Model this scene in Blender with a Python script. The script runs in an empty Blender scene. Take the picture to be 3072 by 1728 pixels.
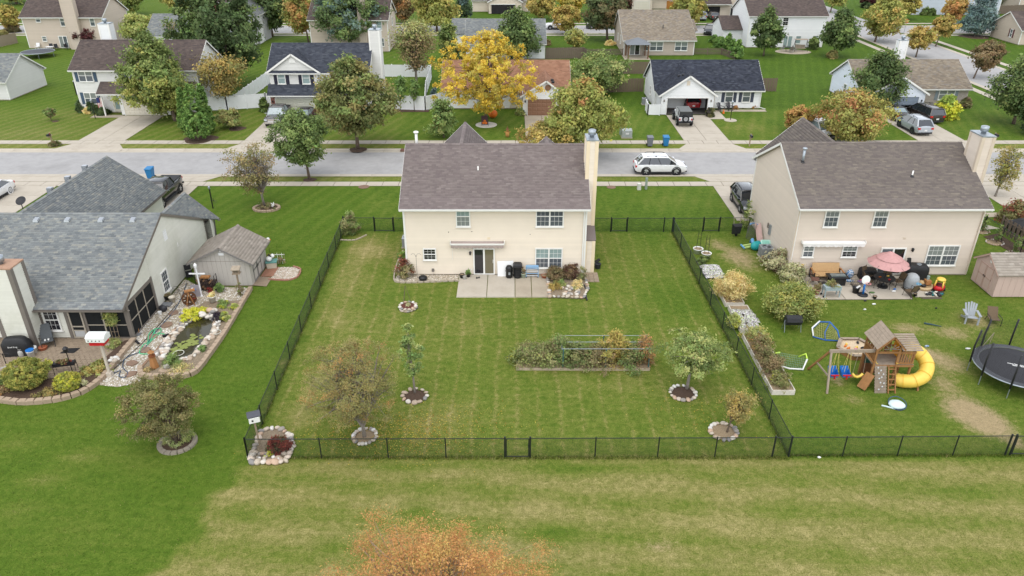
import bpy,math,random
import numpy as np
from mathutils import Matrix,Vector
rad=math.radians
cos,sin,pi,RU,MT,MR_=math.cos,math.sin,math.pi,random.uniform,Matrix.Translation,Matrix.Rotation
SC=bpy.context.scene
COL=SC.collection
# ------------------------------------------------------------------ camera, sky, sun, exposure
CAM_H,CAM_P,CAM_F=23.8,rad(27.7),2250.0
cd=bpy.data.cameras.new('camera');cam=bpy.data.objects.new('camera',cd);COL.objects.link(cam)
cam.location=(0,0,CAM_H);cam.rotation_euler=(pi/2-CAM_P,0,0)
cd.sensor_width=36.0;cd.lens=CAM_F/3072*36;cd.clip_start=.5;cd.clip_end=3000
SC.camera=cam
W=bpy.data.worlds.new('World');SC.world=W;W.use_nodes=True
SUN_EL,SUN_AZ=rad(68),rad(188)
nt=W.node_tree;nt.nodes.clear()
sky=nt.nodes.new('ShaderNodeTexSky');sky.sky_type='NISHITA';sky.sun_disc=False
sky.sun_elevation=SUN_EL;sky.sun_rotation=SUN_AZ;sky.air_density=1.0;sky.dust_density=.6;sky.ozone_density=.4
hs=nt.nodes.new('ShaderNodeHueSaturation');hs.inputs['Saturation'].default_value=.25
bg=nt.nodes.new('ShaderNodeBackground');bg.inputs['Strength'].default_value=.15
wo=nt.nodes.new('ShaderNodeOutputWorld')
nt.links.new(sky.outputs[0],hs.inputs['Color']);nt.links.new(hs.outputs[0],bg.inputs[0]);nt.links.new(bg.outputs[0],wo.inputs[0])
sd=bpy.data.lights.new('sun','SUN');sun=bpy.data.objects.new('sun',sd);COL.objects.link(sun)
sd.energy=.6;sd.angle=rad(60);sd.color=(1,.95,.87)
sun.rotation_euler=(pi/2-SUN_EL,0,pi-SUN_AZ)
SC.view_settings.view_transform='Standard';SC.view_settings.look='None'
SC.view_settings.exposure=1.32;SC.view_settings.gamma=1.0;SC.view_settings.use_curve_mapping=False
# ------------------------------------------------------------------ survey: a photo point -> the place on the ground (or at height z)
_cp,_sp=cos(CAM_P),sin(CAM_P)
def G(nx,ny,z=0.0):
 u=(nx-1536)/CAM_F;v=(ny-864)/CAM_F
 k=(z-CAM_H)/(-_sp-v*_cp)
 return Vector((u*k,(_cp-v*_sp)*k,z))
_OY={'a':0,'b':440,'c':880,'d':1248}
def T(t,x,y,z=0.0):
 return G(int(t[1])*768+x/3.018,(800 if t=='c0' else _OY[t[0]])+y/3.018,z)
def HZ(Y,ny):
 return CAM_H-Y*math.tan(CAM_P+math.atan((ny-864)/CAM_F))
def PXM(Y,z=0.0):
 return CAM_F/(Y*_cp+(CAM_H-z)*_sp)
def S(r,g,b,k=1.0):
 f=lambda c:(c/12.92 if c<=.04045 else((c+.055)/1.055)**2.4)
 return tuple(f(c/255.)*k for c in(r,g,b))
# ------------------------------------------------------------------ materials
MATS={}
def _new(name):
 m=bpy.data.materials.new(name);m.use_nodes=True
 return m,m.node_tree.nodes,m.node_tree.links,m.node_tree.nodes['Principled BSDF']
def mat(name,col=None,rough=.7,var=.12,scale=4.0,bump=0.0,metal=0.0,spec=.35,island=0.0,stain=None,stain_amt=0.0,coat=0.0,detail=4,stretch=None):
 if name in MATS:return MATS[name]
 m,N,L,P=_new(name)
 P.inputs['Roughness'].default_value=rough;P.inputs['Metallic'].default_value=metal
 P.inputs['Specular IOR Level'].default_value=spec;P.inputs['Coat Weight'].default_value=coat
 tc=N.new('ShaderNodeTexCoord');src=tc.outputs['Object']
 if stretch:
  mp=N.new('ShaderNodeMapping');mp.inputs['Scale'].default_value=stretch;L.new(src,mp.inputs['Vector']);src=mp.outputs[0]
 no=N.new('ShaderNodeTexNoise');no.inputs['Scale'].default_value=scale;no.inputs['Detail'].default_value=detail;no.inputs['Roughness'].default_value=.65
 L.new(src,no.inputs['Vector'])
 mr=N.new('ShaderNodeMapRange');mr.inputs['From Min'].default_value=.25;mr.inputs['From Max'].default_value=.75
 mr.inputs['To Min'].default_value=1-var;mr.inputs['To Max'].default_value=1+var
 L.new(no.outputs['Fac'],mr.inputs['Value'])
 val=mr.outputs[0]
 if island:
  ge=N.new('ShaderNodeNewGeometry');m2=N.new('ShaderNodeMapRange')
  m2.inputs['To Min'].default_value=1-island;m2.inputs['To Max'].default_value=1+island
  L.new(ge.outputs['Random Per Island'],m2.inputs['Value'])
  mm=N.new('ShaderNodeMath');mm.operation='MULTIPLY';L.new(val,mm.inputs[0]);L.new(m2.outputs[0],mm.inputs[1]);val=mm.outputs[0]
 mx=N.new('ShaderNodeVectorMath');mx.operation='SCALE';mx.inputs[0].default_value=col;L.new(val,mx.inputs['Scale'])
 out=mx.outputs[0]
 if stain:
  n2=N.new('ShaderNodeTexNoise');n2.inputs['Scale'].default_value=scale*.23;n2.inputs['Detail'].default_value=6;n2.inputs['Roughness'].default_value=.7
  L.new(src,n2.inputs['Vector'])
  r2=N.new('ShaderNodeMapRange');r2.inputs['From Min'].default_value=.5;r2.inputs['From Max'].default_value=.75;r2.inputs['To Max'].default_value=stain_amt
  L.new(n2.outputs['Fac'],r2.inputs['Value'])
  mi=N.new('ShaderNodeMix');mi.data_type='RGBA';L.new(r2.outputs[0],mi.inputs['Factor']);L.new(out,mi.inputs[6]);mi.inputs[7].default_value=(*stain,1)
  out=mi.outputs[2]
 L.new(out,P.inputs['Base Color'])
 if bump:
  bp=N.new('ShaderNodeBump');bp.inputs['Strength'].default_value=1;bp.inputs['Distance'].default_value=bump
  L.new(no.outputs['Fac'],bp.inputs['Height']);L.new(bp.outputs[0],P.inputs['Normal'])
 MATS[name]=m;return m
def shingle_mat(name,cols,rough=.9):
 if name in MATS:return MATS[name]
 m,N,L,P=_new(name);P.inputs['Roughness'].default_value=rough;P.inputs['Specular IOR Level'].default_value=.2
 ge=N.new('ShaderNodeNewGeometry');oi=N.new('ShaderNodeObjectInfo')
 ad=N.new('ShaderNodeMath');ad.operation='ADD';L.new(ge.outputs['Random Per Island'],ad.inputs[0]);L.new(oi.outputs['Random'],ad.inputs[1])
 fr=N.new('ShaderNodeMath');fr.operation='FRACT';L.new(ad.outputs[0],fr.inputs[0])
 cr=N.new('ShaderNodeValToRGB');cr.color_ramp.elements[0].color=(*cols[0],1);cr.color_ramp.elements[1].color=(*cols[-1],1)
 for i,c in enumerate(cols[1:-1]):
  e=cr.color_ramp.elements.new((i+1)/(len(cols)-1));e.color=(*c,1)
 L.new(fr.outputs[0],cr.inputs[0])
 tc=N.new('ShaderNodeTexCoord')
 no=N.new('ShaderNodeTexNoise');no.inputs['Scale'].default_value=.45;no.inputs['Detail'].default_value=7;no.inputs['Roughness'].default_value=.7
 L.new(ge.outputs['Position'],no.inputs['Vector'])
 mr=N.new('ShaderNodeMapRange');mr.inputs['From Min'].default_value=.3;mr.inputs['From Max'].default_value=.7;mr.inputs['To Min'].default_value=.92;mr.inputs['To Max'].default_value=1.08
 L.new(no.outputs['Fac'],mr.inputs['Value'])
 n2=N.new('ShaderNodeTexNoise');n2.inputs['Scale'].default_value=30;L.new(ge.outputs['Position'],n2.inputs['Vector'])
 m2=N.new('ShaderNodeMapRange');m2.inputs['To Min'].default_value=.8;m2.inputs['To Max'].default_value=1.2;L.new(n2.outputs['Fac'],m2.inputs['Value'])
 mm=N.new('ShaderNodeMath');mm.operation='MULTIPLY';L.new(mr.outputs[0],mm.inputs[0]);L.new(m2.outputs[0],mm.inputs[1])
 vs=N.new('ShaderNodeVectorMath');vs.operation='SCALE';L.new(cr.outputs[0],vs.inputs[0]);L.new(mm.outputs[0],vs.inputs['Scale'])
 L.new(vs.outputs[0],P.inputs['Base Color']);MATS[name]=m;return m
def glass(name,col,rough=.06,spec=.6,blind=None):
 if name in MATS:return MATS[name]
 m,N,L,P=_new(name);P.inputs['Roughness'].default_value=rough;P.inputs['Specular IOR Level'].default_value=spec
 P.inputs['Coat Weight'].default_value=.6;P.inputs['Coat Roughness'].default_value=.03
 tc=N.new('ShaderNodeTexCoord');no=N.new('ShaderNodeTexNoise');no.inputs['Scale'].default_value=1.6;no.inputs['Detail'].default_value=3
 L.new(tc.outputs['Object'],no.inputs['Vector'])
 mi=N.new('ShaderNodeMix');mi.data_type='RGBA';mi.inputs[6].default_value=(*[c*.75 for c in col],1);mi.inputs[7].default_value=(*[c*1.3 for c in col],1)
 L.new(no.outputs['Fac'],mi.inputs['Factor']);out=mi.outputs[2]
 if blind:
  wv=N.new('ShaderNodeTexWave');wv.bands_direction='Z';wv.inputs['Scale'].default_value=6;wv.inputs['Distortion'].default_value=.3
  L.new(tc.outputs['Object'],wv.inputs['Vector'])
  m3=N.new('ShaderNodeMix');m3.data_type='RGBA';m3.blend_type='MULTIPLY';m3.inputs['Factor'].default_value=.35
  L.new(out,m3.inputs[6]);L.new(wv.outputs['Color'],m3.inputs[7]);out=m3.outputs[2]
 L.new(out,P.inputs['Base Color']);MATS[name]=m;return m
def leafmat():
 if 'foliage' in MATS:return MATS['foliage']
 m,N,L,P=_new('foliage')
 at=N.new('ShaderNodeAttribute');at.attribute_name='tone'
 P.inputs['Roughness'].default_value=.75;P.inputs['Specular IOR Level'].default_value=.04
 L.new(at.outputs['Color'],P.inputs['Base Color'])
 tr=N.new('ShaderNodeBsdfTranslucent');L.new(at.outputs['Color'],tr.inputs['Color'])
 ms=N.new('ShaderNodeMixShader');ms.inputs[0].default_value=.3
 L.new(P.outputs[0],ms.inputs[1]);L.new(tr.outputs[0],ms.inputs[2]);L.new(ms.outputs[0],N['Material Output'].inputs['Surface'])
 MATS['foliage']=m;return m
def tonemat(name='painted',rough=.7):
 if name in MATS:return MATS[name]
 m,N,L,P=_new(name)
 at=N.new('ShaderNodeAttribute');at.attribute_name='tone';P.inputs['Roughness'].default_value=rough
 no=N.new('ShaderNodeTexNoise');no.inputs['Scale'].default_value=14;no.inputs['Detail'].default_value=5
 tc=N.new('ShaderNodeTexCoord');L.new(tc.outputs['Object'],no.inputs['Vector'])
 mr=N.new('ShaderNodeMapRange');mr.inputs['To Min'].default_value=.7;mr.inputs['To Max'].default_value=1.3;L.new(no.outputs['Fac'],mr.inputs['Value'])
 vs=N.new('ShaderNodeVectorMath');vs.operation='SCALE';L.new(at.outputs['Color'],vs.inputs[0]);L.new(mr.outputs[0],vs.inputs['Scale'])
 L.new(vs.outputs[0],P.inputs['Base Color']);MATS[name]=m;return m
# ------------------------------------------------------------------ objects
def thing(name,label,cat,loc=(0,0,0),rz=0.0,group=None,kind=None):
 o=bpy.data.objects.new(name,None);COL.objects.link(o);o.location=loc;o.rotation_euler=(0,0,rz)
 o.empty_display_size=.2
 return tag(o,label,cat,group,kind)
def tag(o,label=None,cat=None,group=None,kind=None):
 if label:o['label']=label
 if cat:o['category']=cat
 if group:o['group']=group
 if kind:o['kind']=kind
 return o
def link(name,me,parent=None,loc=None,rz=0.0,rot=None,scale=None):
 o=bpy.data.objects.new(name,me);COL.objects.link(o)
 if parent:o.parent=parent
 if loc is not None:o.location=loc
 o.rotation_euler=rot if rot is not None else(0,0,rz)
 if scale is not None:o.scale=scale
 return o
def copy_tree(o,parent=None):
 c=o.copy();COL.objects.link(c)
 if parent:c.parent=parent
 for ch in[x for x in bpy.data.objects if x.parent==o]:copy_tree(ch,c)
 return c
class MB:
 def __init__(s):s.v=[];s.f=[];s.mi=[];s.tf=None;s.c=[];s.tone=None
 def add(s,vs,fs,mi=0):
  b=len(s.v)
  if s.tf is not None:vs=[tuple(s.tf@Vector(p))for p in vs]
  s.v+=[tuple(p)for p in vs];s.f+=[tuple(b+i for i in f)for f in fs];s.mi+=[mi]*len(fs)
  s.c+=[s.tone or(1,1,1)]*len(vs);return s
 def box(s,x0,x1,y0,y1,z0,z1,mi=0):
  return s.add([(x0,y0,z0),(x1,y0,z0),(x1,y1,z0),(x0,y1,z0),(x0,y0,z1),(x1,y0,z1),(x1,y1,z1),(x0,y1,z1)],[(0,3,2,1),(4,5,6,7),(0,1,5,4),(1,2,6,5),(2,3,7,6),(3,0,4,7)],mi)
 def taper(s,x0,x1,y0,y1,z0,z1,k=.8,ky=None,mi=0):
  ky=k if ky is None else ky;cx,cy=(x0+x1)/2,(y0+y1)/2;hx,hy=(x1-x0)/2*k,(y1-y0)/2*ky
  return s.add([(x0,y0,z0),(x1,y0,z0),(x1,y1,z0),(x0,y1,z0),(cx-hx,cy-hy,z1),(cx+hx,cy-hy,z1),(cx+hx,cy+hy,z1),(cx-hx,cy+hy,z1)],[(0,3,2,1),(4,5,6,7),(0,1,5,4),(1,2,6,5),(2,3,7,6),(3,0,4,7)],mi)
 def bar(s,p,q,w,h=None,mi=0):
  p,q=Vector(p),Vector(q);h=h or w;d=(q-p)
  if d.length<1e-6:return s
  d.normalize();up=Vector((0,0,1))if abs(d.z)<.95 else Vector((0,1,0))
  a=d.cross(up).normalized()*w/2;b=a.cross(d).normalized()*h/2
  return s.add([p-a-b,p+a-b,p+a+b,p-a+b,q-a-b,q+a-b,q+a+b,q-a+b],[(0,1,2,3),(7,6,5,4),(0,4,5,1),(1,5,6,2),(2,6,7,3),(3,7,4,0)],mi)
 def quad(s,a,b,c,d,mi=0):return s.add([a,b,c,d],[(0,1,2,3)],mi)
 def prism(s,poly,z0,z1,mi=0):
  n=len(poly)
  vs=[(p[0],p[1],z0)for p in poly]+[(p[0],p[1],z1)for p in poly]
  return s.add(vs,[tuple(range(n))[::-1],tuple(range(n,2*n))]+[(i,(i+1)%n,n+(i+1)%n,n+i)for i in range(n)],mi)
 def extrude(s,prof,axis,a0,a1,mi=0):
  n=len(prof);mk=(lambda a,p:(a,p[0],p[1]))if axis=='x' else(lambda a,p:(p[0],a,p[1]))
  vs=[mk(a0,p)for p in prof]+[mk(a1,p)for p in prof]
  return s.add(vs,[tuple(range(n)),tuple(range(n,2*n))[::-1]]+[(i,n+i,n+(i+1)%n,(i+1)%n)for i in range(n)],mi)
 def tube(s,pts,r,n=6,mi=0,cap=True):
  pts=[Vector(p)for p in pts];k=len(pts);rs=r if isinstance(r,(list,tuple))else[r]*k
  vs=[];fs=[];prev=None
  for i,p in enumerate(pts):
   d=(pts[min(i+1,k-1)]-pts[max(i-1,0)])
   d=d.normalized()if d.length>1e-9 else Vector((0,0,1))
   if prev is None:
    a=d.cross(Vector((0,0,1))if abs(d.z)<.9 else Vector((1,0,0))).normalized()
   else:
    a=(prev-d*prev.dot(d));a=a.normalized()if a.length>1e-6 else d.orthogonal().normalized()
   prev=a;b=d.cross(a)
   for j in range(n):
    t=2*pi*j/n;vs.append(p+(a*cos(t)+b*sin(t))*rs[i])
  for i in range(k-1):
   for j in range(n):
    fs.append((i*n+j,i*n+(j+1)%n,(i+1)*n+(j+1)%n,(i+1)*n+j))
  if cap:fs+=[tuple(range(n))[::-1],tuple(range((k-1)*n,k*n))]
  return s.add(vs,fs,mi)
 def ring(s,c,r,t,n=24,m=6,tilt=None,mi=0,a0=0.0,a1=2*pi):
  pts=[]
  for i in range(n+1):
   a=a0+(a1-a0)*i/n;p=Vector((cos(a)*r,sin(a)*r,0))
   if tilt is not None:p=tilt@p
   pts.append(Vector(c)+p)
  return s.tube(pts,t,m,mi)
 def lathe(s,prof,n=16,c=(0,0,0),mi=0,wob=None,cap=True):
  vs=[];fs=[];k=len(prof)
  for r,z in prof:
   for j in range(n):
    t=2*pi*j/n;q=r*(1+(wob(t,z)if wob else 0));vs.append((c[0]+q*cos(t),c[1]+q*sin(t),c[2]+z))
  for i in range(k-1):
   for j in range(n):fs.append((i*n+j,i*n+(j+1)%n,(i+1)*n+(j+1)%n,(i+1)*n+j))
  if cap:fs+=[tuple(range(n))[::-1],tuple(range((k-1)*n,k*n))]
  return s.add(vs,fs,mi)
 def blob(s,c,rx,ry,rz,seed=0,n=8,m=5,amp=.15,mi=0):
  rn=random.Random(seed);ph=[rn.uniform(0,6.28)for _ in range(6)]
  vs=[(c[0],c[1],c[2]-rz)];fs=[]
  f=lambda t,u:1+amp*(sin(2*t+ph[0])*.5+sin(3*t+ph[1]+2*u)*.4+sin(5*t+ph[2]-3*u)*.25+sin(2*u+ph[3])*.4)
  for i in range(1,m):
   u=pi*i/m
   for j in range(n):
    t=2*pi*j/n;q=f(t,u);vs.append((c[0]+rx*q*sin(u)*cos(t),c[1]+ry*q*sin(u)*sin(t),c[2]-rz*cos(u)*q))
  vs.append((c[0],c[1],c[2]+rz))
  for j in range(n):fs.append((0,1+(j+1)%n,1+j))
  for i in range(m-2):
   for j in range(n):a=1+i*n;fs.append((a+j,a+(j+1)%n,a+n+(j+1)%n,a+n+j))
  a=1+(m-2)*n
  for j in range(n):fs.append((a+j,a+(j+1)%n,len(vs)-1))
  return s.add(vs,fs,mi)
 def mesh(s,name,mats,smooth=False):
  me=bpy.data.meshes.new(name);me.from_pydata(s.v,[],s.f)
  for m in(mats if isinstance(mats,(list,tuple))else[mats]):me.materials.append(m)
  if any(s.mi):me.polygons.foreach_set('material_index',s.mi)
  if s.tone is not None:
   at=me.attributes.new('tone','FLOAT_COLOR','POINT')
   at.data.foreach_set('color',np.array([(*c,1)for c in s.c],dtype=np.float32).ravel())
  if smooth:me.polygons.foreach_set('use_smooth',[True]*len(me.polygons))
  me.update();return me
 def build(s,name,mats,parent=None,smooth=False,loc=None,rz=0.0,bevel=0.0,kind=None):
  o=link(name,s.mesh(name,mats,smooth),parent,loc,rz)
  if bevel:
   b=o.modifiers.new('bevel','BEVEL');b.width=bevel;b.segments=2;b.limit_method='ANGLE'
  if kind:o['kind']=kind
  return o
def solo(mb,name,mats,label,cat,group=None,loc=None,rz=0.0,smooth=False,bevel=0.0):
 return tag(mb.build(name,mats,None,smooth,loc,rz,bevel),label,cat,group)
def structure(mb,name,mats,parent=None,smooth=False):
 o=mb.build(name,mats,parent,smooth)
 if not parent:o['kind']='structure'
 return o
def npmesh(name,V,F,mats,tone=None,smooth=False):
 me=bpy.data.meshes.new(name);n=len(V);m,k=F.shape
 me.vertices.add(n);me.vertices.foreach_set('co',np.ascontiguousarray(V,dtype=np.float32).ravel())
 me.loops.add(m*k);me.loops.foreach_set('vertex_index',np.ascontiguousarray(F,dtype=np.int32).ravel())
 me.polygons.add(m);me.polygons.foreach_set('loop_start',np.arange(0,m*k,k,dtype=np.int32))
 if tone is not None:
  at=me.attributes.new('tone','FLOAT_COLOR','POINT')
  at.data.foreach_set('color',np.ascontiguousarray(np.concatenate([tone,np.ones((n,1))],1),dtype=np.float32).ravel())
 for x in(mats if isinstance(mats,(list,tuple))else[mats]):me.materials.append(x)
 if smooth:me.polygons.foreach_set('use_smooth',np.ones(m,dtype=bool))
 me.update(calc_edges=True);return me
def _shape(f):
 def o(*a,tf=None,**k):
  def g(*x,**y):
   b=MB();b.tf=tf;getattr(b,f)(*x,**y);return b.build(*a,**k)
  return g
 return o
Box_,Bar_,Tube_,Lathe_,Blob_,Ring_,Taper_=map(_shape,('box','bar','tube','lathe','blob','ring','taper'))
def Solo_(f,*a,**k):
 def g(*x,**y):
  b=MB();getattr(b,f)(*x,**y);return solo(b,*a,**k)
 return g
# ------------------------------------------------------------------ foliage
LEAF=leafmat()
BARK=mat('bark',(.13,.095,.07),.9,.35,9,.02,stretch=(1,1,.3))
BARKG=mat('bark_grey',(.22,.19,.16),.9,.3,9,.015,stretch=(1,1,.3))
def soften(x,q=.78,g=1.35):
 c=S(*x);l=.3*c[0]+.55*c[1]+.15*c[2];return tuple((l+(v-l)*q)*g for v in c)
PAL={k:[soften(x,.92 if k in('yellow','lime')else .8,{'green':2.5,'deep':2.7,'dark':2.4,'olive':2.2,'arbor':2.3,'purple':2.1,'maple':1.7,'brown':1.7,'fern':1.7,'weed':1.6,'spruce':1.6,'yellow':1.05,'orange':1.0,'rust':1.0,'bronze':1.6,'mixed':1.1,'gold':1.1,'lime':1.0,'box':1.3,'ygreen':1.15,'redmum':1.1}.get(k,1.4))for x in v]for k,v in dict(green=[(74,96,42),(88,110,48),(62,84,38),(100,118,52)],dark=[(52,66,36),(60,76,38),(46,60,34),(68,82,42)],deep=[(66,80,36),(76,92,40),(58,72,34),(88,100,44)],olive=[(98,96,48),(112,104,52),(84,88,44),(120,106,54)],bronze=[(112,104,58),(98,94,52),(126,114,66),(84,84,46)],yellow=[(216,184,50),(228,196,60),(198,168,46),(208,188,76)],ygreen=[(156,148,54),(170,158,56),(134,134,52),(182,160,60)],gold=[(176,148,60),(190,158,62),(156,140,58),(198,164,70)],orange=[(192,128,62),(206,140,62),(176,132,62),(190,148,70)],rust=[(196,130,58),(210,144,66),(184,122,60),(214,154,76)],mixed=[(190,140,66),(150,140,58),(120,126,52),(196,118,70),(170,146,60)],maple=[(122,128,48),(136,138,52),(108,118,46),(150,146,56)],brown=[(120,98,66),(138,112,76),(104,92,58),(112,106,60)],wine=[(82,44,46),(96,52,50),(68,40,42),(88,60,50)],purple=[(86,78,48),(100,84,52),(74,74,44),(110,88,54)],lime=[(206,206,44),(220,216,50),(190,196,46),(228,222,70)],box=[(120,128,40),(150,148,44),(96,112,38),(172,160,50)],spruce=[(82,104,100),(96,116,110),(70,92,90),(104,122,114)],arbor=[(84,112,40),(70,98,36),(98,122,44),(62,88,34)],straw=[(206,184,112),(216,194,122),(190,166,98),(222,202,134)],fern=[(120,132,60),(140,146,70),(100,120,54),(150,150,80)],weed=[(104,112,56),(124,120,66),(90,102,50),(136,126,82),(112,92,66)],redmum=[(150,52,46),(168,62,54),(128,44,40),(120,60,46)],pale=[(176,172,120),(190,186,134),(150,152,98),(168,160,120)],violet=[(52,44,56),(64,52,66),(44,40,48),(70,60,64)],).items()}
def leaf_mesh(name,C,rc,per,size,cols,ctr,seed,elong=1.7,up=.35,flat=.75,jit=.15,outw=.7,top=None):
 rng=np.random.default_rng(seed);k=len(C);n=k*per
 ci=np.repeat(np.arange(k),per)
 off=rng.normal(0,.5,(n,3));off[:,2]*=flat
 P=C[ci]+off*rc[ci][:,None]
 o=P-np.array(ctr);o/=(np.linalg.norm(o,axis=1,keepdims=True)+1e-6)
 nr=o*outw+rng.normal(0,.55,(n,3));nr[:,2]+=up;nr/=(np.linalg.norm(nr,axis=1,keepdims=True)+1e-6)
 r=rng.normal(0,1,(n,3));a=np.cross(nr,r);a/=(np.linalg.norm(a,axis=1,keepdims=True)+1e-6);b=np.cross(nr,a)
 s=size*rng.uniform(.6,1.35,(n,1));a=a*s*.5*elong;b=b*s*.5
 V=np.empty((n,4,3));V[:,0]=P-a;V[:,1]=P+b-a*.15;V[:,2]=P+a;V[:,3]=P-b-a*.15
 V[:,0]-=nr*s*.12;V[:,2]-=nr*s*.12
 t=cols[ci]*rng.uniform(1-jit,1+jit,(n,1))*(1+rng.normal(0,.05,(n,3)))
 tone=np.repeat(np.clip(t,.004,.9),4,axis=0)
 return npmesh(name,V.reshape(-1,3),np.arange(4*n).reshape(n,4),LEAF,tone)
PROFS={'round':lambda t:np.sqrt(np.clip(1-(2*t-1)**2,0,1)),'egg':lambda t:np.sin(np.pi*np.clip(t,0,1)**.72)**.75,'cone':lambda t:np.clip(1.06-t,0,1)**.85*np.clip(t*9+.25,0,1),'column':lambda t:np.clip((1.02-t)*2.6,0,1)**.6*np.clip(t*5+.5,0,1),'vase':lambda t:np.clip(t+.12,0,1)**.75*np.sqrt(np.clip(1.04-t**3,0,1)),'flame':lambda t:np.clip((1.02-t)*1.3,0,1)**.7*np.clip(t*6+.6,0,1),'dome':lambda t:np.sqrt(np.clip(1-t**2.2,0,1)),'spread':lambda t:np.clip(t*3.2+.25,0,1)*np.sqrt(np.clip(1-np.clip((t-.35)/.66,0,1)**2,0,1)),}
def clumps(rng,n,z0,z1,rx,ry,shape,ctr,lump=.16,shell=.45):
 w=PROFS[shape];out=[]
 ph=rng.uniform(0,6.28,4)
 while len(out)<n:
  t=rng.uniform(0,1,n*3);a=rng.uniform(0,6.283,n*3);ww=w(t)
  keep=rng.uniform(0,1,n*3)<(ww*.9+.1)
  t,a,ww=t[keep],a[keep],ww[keep]
  q=rng.uniform(0,1,len(t))**shell
  f=ww*q*(1+lump*np.sin(3*a+ph[0]+5*t)+lump*.8*np.sin(5*a+ph[1]-7*t)+lump*.5*np.sin(9*t+ph[2]))
  out+=list(zip(ctr[0]+np.cos(a)*rx*f,ctr[1]+np.sin(a)*ry*f,z0+(z1-z0)*t))
 return np.array(out[:n])
def plant(name,label,cat,loc,H,rx,ry=None,zb=0.0,shape='round',n=60,per=60,leaf=.1,pal='green',pal2=None,mix=.5,top=None,seed=1,trunk=0.0,bark=None,lean=(0,0),group=None,cr=None,elong=1.7,limbs=14,stems=1,shell=.45,lump=.16,parent=None,part='crown',rz=0.0,up=.35,twig=0,forkz=None):
 ry=ry or rx;rng=np.random.default_rng(seed);rn=random.Random(seed)
 ctr=(lean[0],lean[1]);C=clumps(rng,n,zb,H,rx,ry,shape,ctr,lump,shell)
 p1=np.array(PAL[pal]);cols=p1[rng.integers(0,len(p1),n)]
 if pal2:
  p2=np.array(PAL[pal2]);sel=rng.uniform(0,1,n)
  if top is not None:sel=1-np.clip((C[:,2]-zb)/(H-zb)*top+rng.normal(0,.18,n),0,1)
  k=sel<mix;cols[k]=p2[rng.integers(0,len(p2),k.sum())]
 cols=(cols*.7+cols.mean(0)*.3)*rng.uniform(.88,1.12,(n,1))
 crr=.85*cr if cr else max(.1,.27*(rx*ry*(H-zb)/2)**(1/3));rc=crr*rng.uniform(.7,1.25,n)
 me=leaf_mesh(part,C,rc,per,leaf,cols,(ctr[0],ctr[1],zb+(H-zb)*.4),seed+7,elong,up)
 if not trunk:
  if parent:return link(part,me,parent,loc,rz)
  return tag(link(name,me,None,loc,rz),label,cat,group)
 th=parent or thing(name,label,cat,loc,rz,group)
 link('crown',me,th)
 m=MB();zt=zb+(H-zb)*.55;bark=bark or BARK;fz=forkz if forkz is not None else max(zb*.85,.25)
 roots=[]
 for s in range(stems):
  a=rn.uniform(0,6.28)+s*6.28/stems;sp=0 if stems==1 else rx*.42
  e=Vector((ctr[0]+cos(a)*sp,ctr[1]+sin(a)*sp,zt));k=fz/zt
  mid=Vector((ctr[0]*k*.6,ctr[1]*k*.6,fz))
  if stems==1:
   p=[(0,0,-.05),(ctr[0]*.1,ctr[1]*.1,fz*.4),mid,mid.lerp(e,.5)+Vector((rn.uniform(-.1,.1)*rx,rn.uniform(-.1,.1)*rx,0)),e]
   r=[trunk*1.15,trunk,trunk*.8,trunk*.5,trunk*.18]
  else:
   p=[(0,0,-.05),mid*.9,mid.lerp(e,.5)+Vector((cos(a),sin(a),0))*rx*.08,e];r=[trunk*1.1,trunk*.8,trunk*.5,trunk*.15]
  m.tube(p,r,7);roots.append((Vector(p[-3]),Vector(p[-2]),Vector(p[-1]),r[-3]))
 for i in range(limbs):
  A,B,E_,r=roots[i%len(roots)];f=rn.random()
  s0=A.lerp(B,f*2)if f<.5 else B.lerp(E_,f*2-1)
  c=Vector(C[rn.randrange(n)]);md=s0.lerp(c,.5)+Vector((0,0,.06*(c-s0).length))
  m.tube([s0,md,c],[r*.42,r*.26,r*.06],5,cap=False)
  for _ in range(twig):
   c2=Vector(C[rn.randrange(n)])
   if(c2-md).length<rx*.8:m.tube([md,md.lerp(c2,.6)+Vector((0,0,.05)),c2],[r*.16,r*.1,r*.03],4,cap=False)
 m.build('trunk',bark,th,True)
 return th
def tree(bx,by,xl,xr,yt,yb,label,pal='green',shape='egg',name='tree',n=90,per=55,leaf=None,trunk=None,group=None,cat='tree',dy=None,**kw):
 b=G(bx,by);s=PXM(b.y,4);H=HZ(b.y,yt);zb=max(.15,HZ(b.y,yb));R=(xr-xl)/2/s
 zb=min(zb+.16*R,H*.6)
 lean=((xl+xr)/2-bx)/s*.9
 lf=leaf or max(.075,.0034*b.y)
 return plant(name,label,cat,b,H,R*.92,R*.92,zb,shape,n,per,lf,pal,trunk=trunk if trunk is not None else max(.05,R*.055),lean=(lean,dy or 0),group=group,seed=kw.pop('seed',int(bx*7+by*13)%9973),**kw)
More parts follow.
